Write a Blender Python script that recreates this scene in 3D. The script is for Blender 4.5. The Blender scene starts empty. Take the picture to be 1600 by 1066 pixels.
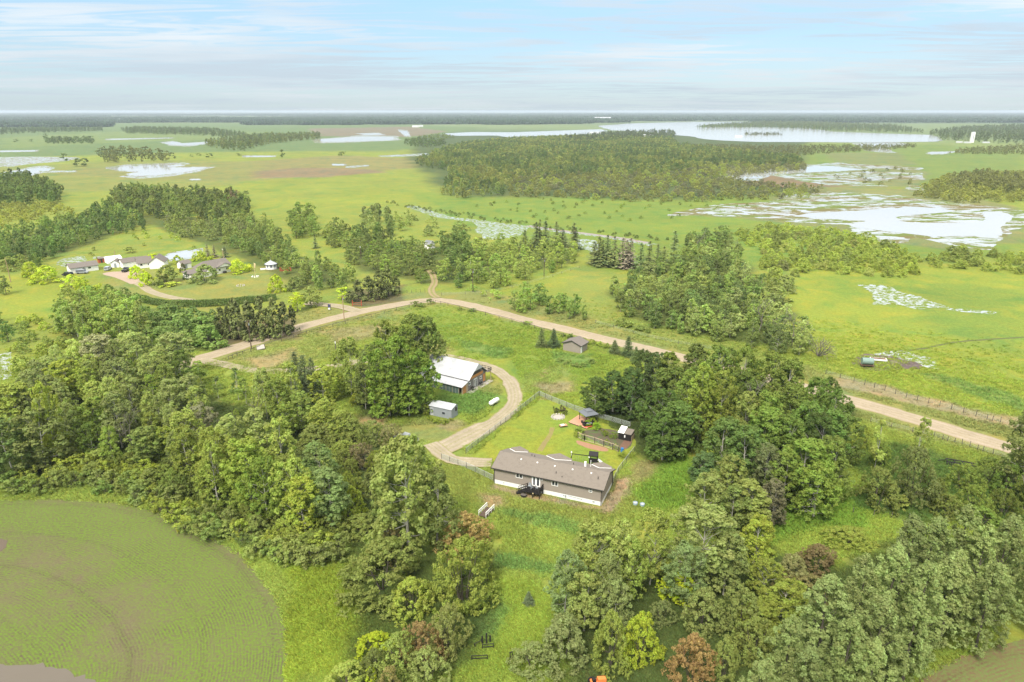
import bpy, math, random
import numpy as np
from mathutils import Vector, Matrix
from mathutils.geometry import tessellate_polygon
R_ = math.radians
SC = bpy.context.scene
COL = SC.collection
rs = np.random.RandomState(7)
random.seed(7)

# ------------------------------------------------------------------ camera
CAM_H, FPX = 70.0, 1067.0
PITCH = math.atan(360.0 / FPX)
cam = bpy.data.cameras.new('camera'); camo = bpy.data.objects.new('camera', cam); COL.objects.link(camo)
cam.sensor_width = 36; cam.lens = 36 * FPX / 1600; cam.clip_start = 1; cam.clip_end = 90000
camo.location = (0, 0, CAM_H); camo.rotation_euler = (math.pi / 2 - PITCH, 0, 0)
SC.camera = camo

# ------------------------------------------------------------------ world, sun, exposure
SUN_EL, SUN_AZ = 52.0, 205.0          # azimuth clockwise from +Y: behind the camera, a little to its west
SKY_S, CLOUD_L, EXPO = 0.075, 0.46, 0.87
w = bpy.data.worlds.new('World'); SC.world = w; w.use_nodes = True
nt = w.node_tree; nt.nodes.clear(); L = nt.links
def nd(t, typ, **kw):
    n = t.nodes.new(typ)
    for k, v in kw.items():
        if k.startswith('i_'):
            key = k[2:]; key = int(key) if key.isdigit() else key.replace('_', ' ')
            n.inputs[key].default_value = v
        else: setattr(n, k, v)
    return n
def mth(t, op, a, b=None, c=None, clamp=False):
    n = t.nodes.new('ShaderNodeMath'); n.operation = op; n.use_clamp = clamp
    for i, x in enumerate((a, b, c)):
        if x is None: continue
        if isinstance(x, (int, float)): n.inputs[i].default_value = x
        else: t.links.new(x, n.inputs[i])
    return n.outputs[0]
def mixc(t, fac, a, b, mode='MIX'):
    n = t.nodes.new('ShaderNodeMix'); n.data_type = 'RGBA'; n.blend_type = mode
    for i, x in ((0, fac), (6, a), (7, b)):
        if isinstance(x, (int, float)): n.inputs[i].default_value = x
        elif isinstance(x, tuple): n.inputs[i].default_value = x if len(x) == 4 else x + (1,)
        else: t.links.new(x, n.inputs[i])
    return n.outputs[2]
def ramp(t, fac, pts):
    n = t.nodes.new('ShaderNodeValToRGB'); el = n.color_ramp.elements
    while len(el) < len(pts): el.new(0.5)
    for e, (p, c) in zip(el, pts):
        e.position = p; e.color = (c, c, c, 1) if isinstance(c, (int, float)) else c + (1,)
    t.links.new(fac, n.inputs[0]); return n.outputs[0]
tc = nd(nt, 'ShaderNodeTexCoord'); sp = nd(nt, 'ShaderNodeSeparateXYZ'); L.new(tc.outputs['Generated'], sp.inputs[0])
sky = nd(nt, 'ShaderNodeTexSky', sky_type='NISHITA', sun_disc=False, sun_elevation=R_(SUN_EL), sun_rotation=R_(SUN_AZ))
sky.air_density = 1.0; sky.dust_density = 0.6; sky.ozone_density = 2.0; sky.altitude = 700
z0 = mth(nt, 'MAXIMUM', sp.outputs[2], 0.0)
zz = mth(nt, 'ADD', z0, 0.035)
cx_ = mth(nt, 'DIVIDE', sp.outputs[0], zz); cy_ = mth(nt, 'DIVIDE', sp.outputs[1], zz)
cb = nd(nt, 'ShaderNodeCombineXYZ'); L.new(cx_, cb.inputs[0]); L.new(cy_, cb.inputs[1])
def wnoise(sx, sy, ox, scale, det, rough, dist):
    mp = nd(nt, 'ShaderNodeMapping'); mp.inputs['Scale'].default_value = (sx, sy, 1); mp.inputs['Location'].default_value = (ox, ox * .7, ox); mp.inputs['Rotation'].default_value = (0, 0, 0.12)
    L.new(cb.outputs[0], mp.inputs[0])
    n = nd(nt, 'ShaderNodeTexNoise', i_Scale=scale, i_Detail=det, i_Roughness=rough, i_Distortion=dist); L.new(mp.outputs[0], n.inputs[0]); return n.outputs[0]
na = wnoise(.55, .5, 3.1, .45, 7, .6, .5)
nb_ = wnoise(.30, .95, 11.7, 2.0, 9, .62, 1.2)
nc_ = wnoise(.3, .35, 23.0, .5, 5, .55, .3)
fa = mth(nt, 'ADD', mth(nt, 'MULTIPLY', na, .45), mth(nt, 'MULTIPLY', nb_, .55))
cover = ramp(nt, fa, [(.42, .0), (.48, .2), (.52, .7), (.58, 1.0)])
grey = ramp(nt, nc_, [(.40, 0.0), (.56, 1.0)])
up_ = ramp(nt, z0, [(.17, 0.0), (.55, 1.0)])
cover = mth(nt, 'MAXIMUM', cover, up_)
ccol = mixc(nt, grey, (CLOUD_L * .86, CLOUD_L * .95, CLOUD_L * 1.02), (CLOUD_L * .64, CLOUD_L * .77, CLOUD_L * .89))
skm = nd(nt, 'ShaderNodeVectorMath', operation='SCALE'); L.new(sky.outputs[0], skm.inputs[0]); skm.inputs[3].default_value = SKY_S
ccol = mixc(nt, up_, ccol, (CLOUD_L * .92, CLOUD_L * .91, CLOUD_L * .88))
blue = mixc(nt, .55, skm.outputs[0], (CLOUD_L * .44, CLOUD_L * .73, CLOUD_L * .97))
skc = mixc(nt, cover, blue, ccol)
hz = ramp(nt, z0, [(0.0, 1.0), (.035, .6), (.10, 0.0)])
skc = mixc(nt, mth(nt, 'MULTIPLY', hz, .4), skc, (CLOUD_L * .84, CLOUD_L * .93, CLOUD_L * .96))
grad = mth(nt, 'ADD', mth(nt, 'MULTIPLY', z0, 2.0), 0.98)     # overcast sky: overhead three times as bright as the horizon
gm = nd(nt, 'ShaderNodeVectorMath', operation='SCALE'); L.new(skc, gm.inputs[0]); L.new(grad, gm.inputs[3])
bg = nd(nt, 'ShaderNodeBackground'); L.new(gm.outputs[0], bg.inputs[0]); bg.inputs[1].default_value = 1.0
wo = nd(nt, 'ShaderNodeOutputWorld'); L.new(bg.outputs[0], wo.inputs[0])
w.cycles.sampling_method = 'MANUAL'; w.cycles.sample_map_resolution = 512

sl = bpy.data.lights.new('sun', 'SUN'); so = bpy.data.objects.new('sun', sl); COL.objects.link(so)
sl.energy = 2.7; sl.angle = R_(18); sl.color = (1, .94, .84)
sd = Vector((math.sin(R_(SUN_AZ)) * math.cos(R_(SUN_EL)), math.cos(R_(SUN_AZ)) * math.cos(R_(SUN_EL)), math.sin(R_(SUN_EL))))
so.rotation_euler = sd.to_track_quat('Z', 'Y').to_euler(); so.location = (0, 0, 200)
SC.view_settings.view_transform = 'Standard'; SC.view_settings.look = 'None'
SC.view_settings.exposure = EXPO; SC.view_settings.gamma = 1
SC.cycles.max_bounces = 8; SC.cycles.diffuse_bounces = 6; SC.cycles.glossy_bounces = 2; SC.cycles.transmission_bounces = 3
SC.cycles.volume_bounces = 0; SC.cycles.transparent_max_bounces = 6

# ------------------------------------------------------------------ helpers
CP, SP = math.cos(PITCH), math.sin(PITCH)
def G(u, v, z=0.0):
    """point of the level z that the photograph shows at (u, v)"""
    a = (u - 800) / FPX; b = (533 - v) / FPX
    d = (a, CP + b * SP, -SP + b * CP); t = (z - CAM_H) / d[2]
    return (d[0] * t, d[1] * t)
def PJ(x, y, z):
    dz = z - CAM_H; f = y * CP - dz * SP; up = y * SP + dz * CP
    return 800 + FPX * x / f, 533 - FPX * up / f
def GA(pts, z=0.0): return [G(u, v, z) for u, v in pts]
def hsh(ix, iy, s):
    n = (ix * 374761393 + iy * 668265263 + s * 974711).astype(np.int64) & 0xffffffff
    n = ((n ^ (n >> 13)) * 1274126177) & 0xffffffff
    return ((n ^ (n >> 16)) & 0xffff) / 65535.0
def vnoise(x, y, s=0):
    x = np.asarray(x, float); y = np.asarray(y, float)
    ix = np.floor(x).astype(np.int64); iy = np.floor(y).astype(np.int64); fx = x - ix; fy = y - iy
    fx = fx * fx * (3 - 2 * fx); fy = fy * fy * (3 - 2 * fy)
    a = hsh(ix, iy, s); b = hsh(ix + 1, iy, s); c = hsh(ix, iy + 1, s); d = hsh(ix + 1, iy + 1, s)
    return (a + (b - a) * fx) * (1 - fy) + (c + (d - c) * fx) * fy
def fbm(x, y, s=0, o=4):
    t = 0; a = .5; n = 0
    for k in range(o):
        t = t + a * vnoise(np.asarray(x) * 2 ** k, np.asarray(y) * 2 ** k, s + k * 17); n += a; a *= .5
    return t / n
def sdist(px, py, poly):
    """signed distance to polygon, positive inside"""
    P = np.asarray(poly, float); Q = np.roll(P, -1, 0)
    d = np.full(px.shape, 1e18); ins = np.zeros(px.shape, bool)
    for (x1, y1), (x2, y2) in zip(P, Q):
        ex, ey = x2 - x1, y2 - y1; l2 = ex * ex + ey * ey + 1e-12
        t = np.clip(((px - x1) * ex + (py - y1) * ey) / l2, 0, 1)
        d = np.minimum(d, (px - x1 - t * ex) ** 2 + (py - y1 - t * ey) ** 2)
        c = ((y1 > py) != (y2 > py))
        if abs(ey) > 1e-9: ins ^= c & (px < (x2 - x1) * (py - y1) / ey + x1)
    return np.sqrt(d) * np.where(ins, 1, -1)
def inside(px, py, poly):
    P = np.asarray(poly, float); Q = np.roll(P, -1, 0); ins = np.zeros(np.shape(px), bool)
    for (x1, y1), (x2, y2) in zip(P, Q):
        if abs(y2 - y1) > 1e-9: ins ^= ((y1 > py) != (y2 > py)) & (px < (x2 - x1) * (py - y1) / (y2 - y1) + x1)
    return ins
def meta(o, label=None, cat=None, group=None, kind=None):
    if label: o['label'] = label
    if cat: o['category'] = cat
    if group: o['group'] = group
    if kind: o['kind'] = kind
    return o
def link(name, data, parent=None, mat=None):
    o = bpy.data.objects.new(name, data); COL.objects.link(o)
    if parent is not None: o.parent = parent
    if mat is not None and hasattr(data, 'materials') and len(data.materials) == 0: data.materials.append(mat)
    return o
def npmesh(name, V, Fq, mats=(), mi=None, attrs=None):
    """V (n,3), Fq (m,k) all faces with k corners"""
    V = np.asarray(V, np.float32); Fq = np.asarray(Fq, np.int32)
    me = bpy.data.meshes.new(name); me.vertices.add(len(V)); me.vertices.foreach_set('co', V.ravel())
    k = Fq.shape[1]; me.loops.add(Fq.size); me.loops.foreach_set('vertex_index', Fq.ravel())
    me.polygons.add(len(Fq)); me.polygons.foreach_set('loop_start', np.arange(len(Fq), dtype=np.int32) * k)
    me.polygons.foreach_set('loop_total', np.full(len(Fq), k, np.int32))
    for m in mats: me.materials.append(m)
    if mi is not None: me.polygons.foreach_set('material_index', np.asarray(mi, np.int32))
    for nm, (ty, dom, arr) in (attrs or {}).items():
        a = me.attributes.new(nm, ty, dom)
        a.data.foreach_set('color' if 'COLOR' in ty else 'vector' if ty == 'FLOAT_VECTOR' else 'value', np.asarray(arr, np.float32 if ty != 'INT' else np.int32).ravel())
    me.update(calc_edges=True); return me
class MB:
    """collects boxes, bars and polygons into one mesh"""
    def __init__(s): s.v = []; s.f = []
    def poly(s, pts, faces):
        o = len(s.v); s.v += [tuple(p) for p in pts]; s.f += [tuple(i + o for i in f) for f in faces]; return s
    def hexa(s, b):  # 8 points: bottom 4, top 4
        return s.poly(b, [(3, 2, 1, 0), (4, 5, 6, 7), (0, 1, 5, 4), (1, 2, 6, 5), (2, 3, 7, 6), (3, 0, 4, 7)])
    def box(s, x0, x1, y0, y1, z0, z1):
        return s.hexa([(x0, y0, z0), (x1, y0, z0), (x1, y1, z0), (x0, y1, z0), (x0, y0, z1), (x1, y0, z1), (x1, y1, z1), (x0, y1, z1)])
    def bar(s, a, b, wd, th=None, n=4, w2=None):
        a = Vector(a); b = Vector(b); d = (b - a).normalized(); up = Vector((0, 0, 1)) if abs(d.z) < .95 else Vector((1, 0, 0))
        x = d.cross(up).normalized(); y = x.cross(d).normalized(); th = th or wd; w2 = w2 or wd
        r0 = []; r1 = []
        for i in range(n):
            an = math.tau * (i + .5) / n; k = .5 / math.cos(math.pi / n) if n == 4 else .5
            o = x * math.cos(an) * k + y * math.sin(an) * k * th / wd
            r0.append(a + o * wd); r1.append(b + o * w2)
        return s.poly(r0 + r1, [tuple(range(n))[::-1], tuple(range(n, 2 * n))] + [(i, (i + 1) % n, n + (i + 1) % n, n + i) for i in range(n)])
    def cyl(s, x, y, z0, z1, r0, r1=None, n=12):
        r1 = r0 if r1 is None else r1
        p = [(x + r0 * math.cos(math.tau * i / n), y + r0 * math.sin(math.tau * i / n), z0) for i in range(n)]
        q = [(x + r1 * math.cos(math.tau * i / n), y + r1 * math.sin(math.tau * i / n), z1) for i in range(n)]
        return s.poly(p + q, [tuple(range(n))[::-1], tuple(range(n, 2 * n))] + [(i, (i + 1) % n, n + (i + 1) % n, n + i) for i in range(n)])
    def slab(s, pts, th):  # planar polygon given by its top, thickened downwards
        n = len(pts); q = [(p[0], p[1], p[2] - th) for p in pts]
        return s.poly(list(pts) + q, [tuple(range(n)), tuple(range(n, 2 * n))[::-1]] + [(i, n + i, n + (i + 1) % n, (i + 1) % n) for i in range(n)])
    def prism(s, prof, a0, a1, axis='x'):  # profile in the other two axes
        n = len(prof); mk = (lambda a, p: (a, p[0], p[1])) if axis == 'x' else (lambda a, p: (p[0], a, p[1])) if axis == 'y' else (lambda a, p: (p[0], p[1], a))
        return s.poly([mk(a0, p) for p in prof] + [mk(a1, p) for p in prof], [tuple(range(n))[::-1], tuple(range(n, 2 * n))] + [(i, (i + 1) % n, n + (i + 1) % n, n + i) for i in range(n)])
    def build(s, name, mat, parent=None, smooth=False):
        me = bpy.data.meshes.new(name); me.from_pydata([tuple(p) for p in s.v], [], s.f); me.update()
        import bmesh
        bm = bmesh.new(); bm.from_mesh(me); bmesh.ops.recalc_face_normals(bm, faces=bm.faces); bm.to_mesh(me); bm.free()
        if smooth: me.polygons.foreach_set('use_smooth', [True] * len(me.polygons))
        return link(name, me, parent, mat)
def empty(name, x, y, rz=0, z=0, label=None, cat=None, group=None):
    o = link(name, None); o.location = (x, y, z); o.rotation_euler = (0, 0, R_(rz)); o.empty_display_size = .3
    return meta(o, label, cat, group)

# ------------------------------------------------------------------ materials
def mat(name, col, rough=.8, var=.12, scale=1.5, bump=0, bscale=20, metal=0, spec=.3, col2=None, c2scale=.4, c2thr=(.5, .65)):
    m = bpy.data.materials.new(name); m.use_nodes = True; t = m.node_tree; b = t.nodes['Principled BSDF']
    b.inputs['Roughness'].default_value = rough; b.inputs['Metallic'].default_value = metal; b.inputs['Specular IOR Level'].default_value = spec
    g = nd(t, 'ShaderNodeTexCoord'); n = nd(t, 'ShaderNodeTexNoise', i_Scale=scale, i_Detail=6, i_Roughness=.65); t.links.new(g.outputs['Object'], n.inputs[0])
    c = col
    if col2:
        n2 = nd(t, 'ShaderNodeTexNoise', i_Scale=c2scale, i_Detail=5); t.links.new(g.outputs['Object'], n2.inputs[0])
        c = mixc(t, ramp(t, n2.outputs[0], [(c2thr[0], 0.0), (c2thr[1], 1.0)]), col, col2)
    k = mth(t, 'ADD', mth(t, 'MULTIPLY', n.outputs[0], 2 * var), 1 - var)
    vm = nd(t, 'ShaderNodeVectorMath', operation='SCALE')
    if isinstance(c, tuple): vm.inputs[0].default_value = c[:3]
    else: t.links.new(c, vm.inputs[0])
    t.links.new(k, vm.inputs[3]); t.links.new(vm.outputs[0], b.inputs['Base Color'])
    if bump:
        n3 = nd(t, 'ShaderNodeTexNoise', i_Scale=bscale, i_Detail=4); t.links.new(g.outputs['Object'], n3.inputs[0])
        bp = nd(t, 'ShaderNodeBump', i_Distance=bump, i_Strength=1.0); t.links.new(n3.outputs[0], bp.inputs['Height']); t.links.new(bp.outputs[0], b.inputs['Normal'])
    return m
def leafmat(name, trans=.45, spec=.08, rough=.55, up=0.0, gain=1.45):
    """foliage: each plant brings its own leaf colour (property tint), leaves and boughs differ a little"""
    m = bpy.data.materials.new(name); m.use_nodes = True; t = m.node_tree; t.nodes.clear()
    a = nd(t, 'ShaderNodeAttribute', attribute_type='INSTANCER', attribute_name='tint')
    oi = nd(t, 'ShaderNodeObjectInfo'); ge = nd(t, 'ShaderNodeNewGeometry'); bo = nd(t, 'ShaderNodeAttribute', attribute_type='GEOMETRY', attribute_name='bough')
    k = mth(t, 'ADD', mth(t, 'MULTIPLY', ge.outputs['Random Per Island'], .34 * gain), .66 * gain)
    k = mth(t, 'MULTIPLY', k, mth(t, 'ADD', mth(t, 'MULTIPLY', bo.outputs['Fac'], .42), .82))
    k = mth(t, 'MULTIPLY', k, mth(t, 'ADD', mth(t, 'MULTIPLY', oi.outputs['Random'], .34), .86))
    vm = nd(t, 'ShaderNodeVectorMath', operation='SCALE'); t.links.new(a.outputs['Color'], vm.inputs[0]); t.links.new(k, vm.inputs[3])
    hs = nd(t, 'ShaderNodeHueSaturation'); t.links.new(vm.outputs[0], hs.inputs['Color'])
    t.links.new(mth(t, 'ADD', mth(t, 'MULTIPLY', bo.outputs['Fac'], .035), .485), hs.inputs['Hue'])
    b = nd(t, 'ShaderNodeBsdfPrincipled', i_Roughness=rough); b.inputs['Specular IOR Level'].default_value = spec
    t.links.new(hs.outputs[0], b.inputs['Base Color'])
    if up:
        ad = nd(t, 'ShaderNodeVectorMath', operation='SCALE'); t.links.new(ge.outputs['Normal'], ad.inputs[0]); ad.inputs[3].default_value = 1 - up
        a2 = nd(t, 'ShaderNodeVectorMath', operation='ADD'); t.links.new(ad.outputs[0], a2.inputs[0]); a2.inputs[1].default_value = (0, 0, up)
        a3 = nd(t, 'ShaderNodeVectorMath', operation='NORMALIZE'); t.links.new(a2.outputs[0], a3.inputs[0]); t.links.new(a3.outputs[0], b.inputs['Normal'])
    tr = nd(t, 'ShaderNodeBsdfTranslucent')
    tcn = mixc(t, 1.0, hs.outputs[0], (1.25, 1.3, .7, 1), 'MULTIPLY'); t.links.new(tcn, tr.inputs[0])
    mx = nd(t, 'ShaderNodeMixShader', i_0=trans); t.links.new(b.outputs[0], mx.inputs[1]); t.links.new(tr.outputs[0], mx.inputs[2])
    o = nd(t, 'ShaderNodeOutputMaterial'); t.links.new(mx.outputs[0], o.inputs[0]); return m
LEAF = leafmat('foliage'); NEEDLE = leafmat('needles', .10, .12, .6, 0, 1.3); BLADE = leafmat('grass_blades', .22, .03, .8, .92, 1.75)
M = dict(
    bark=mat('bark', (.10, .085, .065), .9, .3, 3), birch=mat('pale_bark', (.42, .40, .34), .8, .25, 2.5, col2=(.06, .05, .045), c2scale=1.6, c2thr=(.58, .64)),
    deadwood=mat('dead_wood', (.17, .15, .125), .9, .25, 3),
    siding=mat('taupe_siding', (.285, .245, .205), .7, .06, .6), white=mat('white_paint', (.84, .83, .80), .55, .05, 1.2), trimdark=mat('dark_trim', (.05, .045, .04), .6),
    shingle=mat('brown_shingles', (.185, .158, .130), .9, .16, 6, bump=.02, bscale=14, col2=(.165, .14, .115), c2scale=1.6), glass=mat('window_glass', (.03, .035, .045), .08, .1, 1, spec=.8),
    blackwood=mat('black_stained_wood', (.018, .016, .016), .7), skirt=mat('white_skirting', (.76, .76, .75), .6, .06, .8),
    metalroof=mat('pale_steel_roofing', (.42, .43, .445), .5, .10, 1.2, col2=(.36, .37, .38), c2scale=.5), darksteel=mat('dark_steel_roofing', (.13, .14, .155), .5, .08, 1), steel=mat('grey_steel_siding', (.27, .29, .305), .5, .06, .6), stone=mat('grey_stone_veneer', (.21, .19, .175), .9, .3, 2.5),
    ply=mat('orange_plywood', (.48, .22, .075), .7, .12, 1.2), plastic=mat('green_glazing', (.10, .14, .125), .25, .15, .5, spec=.6), tan=mat('pale_wood', (.42, .33, .22), .8, .12, 2), cedar=mat('reddish_deck_boards', (.50, .27, .17), .8, .12, 1.5),
    concrete=mat('concrete', (.36, .33, .29), .9, .1, 1), fence=mat('weathered_post', (.11, .095, .08), .85, .2, 3), wire=mat('galvanised_wire', (.40, .43, .40), .5, .05), pole=mat('brown_pole', (.10, .07, .05), .9, .15, 2), polelight=mat('tan_pole', (.34, .23, .14), .9, .15, 2),
    red=mat('rusty_red_paint', (.36, .085, .04), .7, .15, 1), blue=mat('blue_plastic', (.03, .17, .42), .45), rubber=mat('tyre_rubber', (.02, .02, .02), .9), carpaint=mat('silver_car_paint', (.42, .44, .46), .3, .03, metal=.3), carblack=mat('black_car_paint', (.018, .018, .022), .25, spec=.6),
    greyroof=mat('grey_brown_shingles', (.165, .142, .124), .9, .12, 2), whitemetal=mat('white_siding', (.84, .82, .78), .6, .07, .5), teal=mat('green_water_tank', (.19, .27, .235), .6, .15, 1), orange=mat('orange_paint', (.75, .22, .06), .6), yellow=mat('yellow_plastic', (.55, .40, .05), .6),
    rust=mat('rusty_metal', (.13, .08, .05), .8, .2, 3), navy=mat('dark_blue_trim', (.06, .06, .14), .5), soil=mat('garden_soil', (.15, .085, .055), .95, .25, 2, bump=.05, bscale=6), ballast=mat('field_stone', (.38, .35, .31), .9, .2, 2), cream=mat('cream_flag', (.62, .50, .28), .8))

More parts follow.
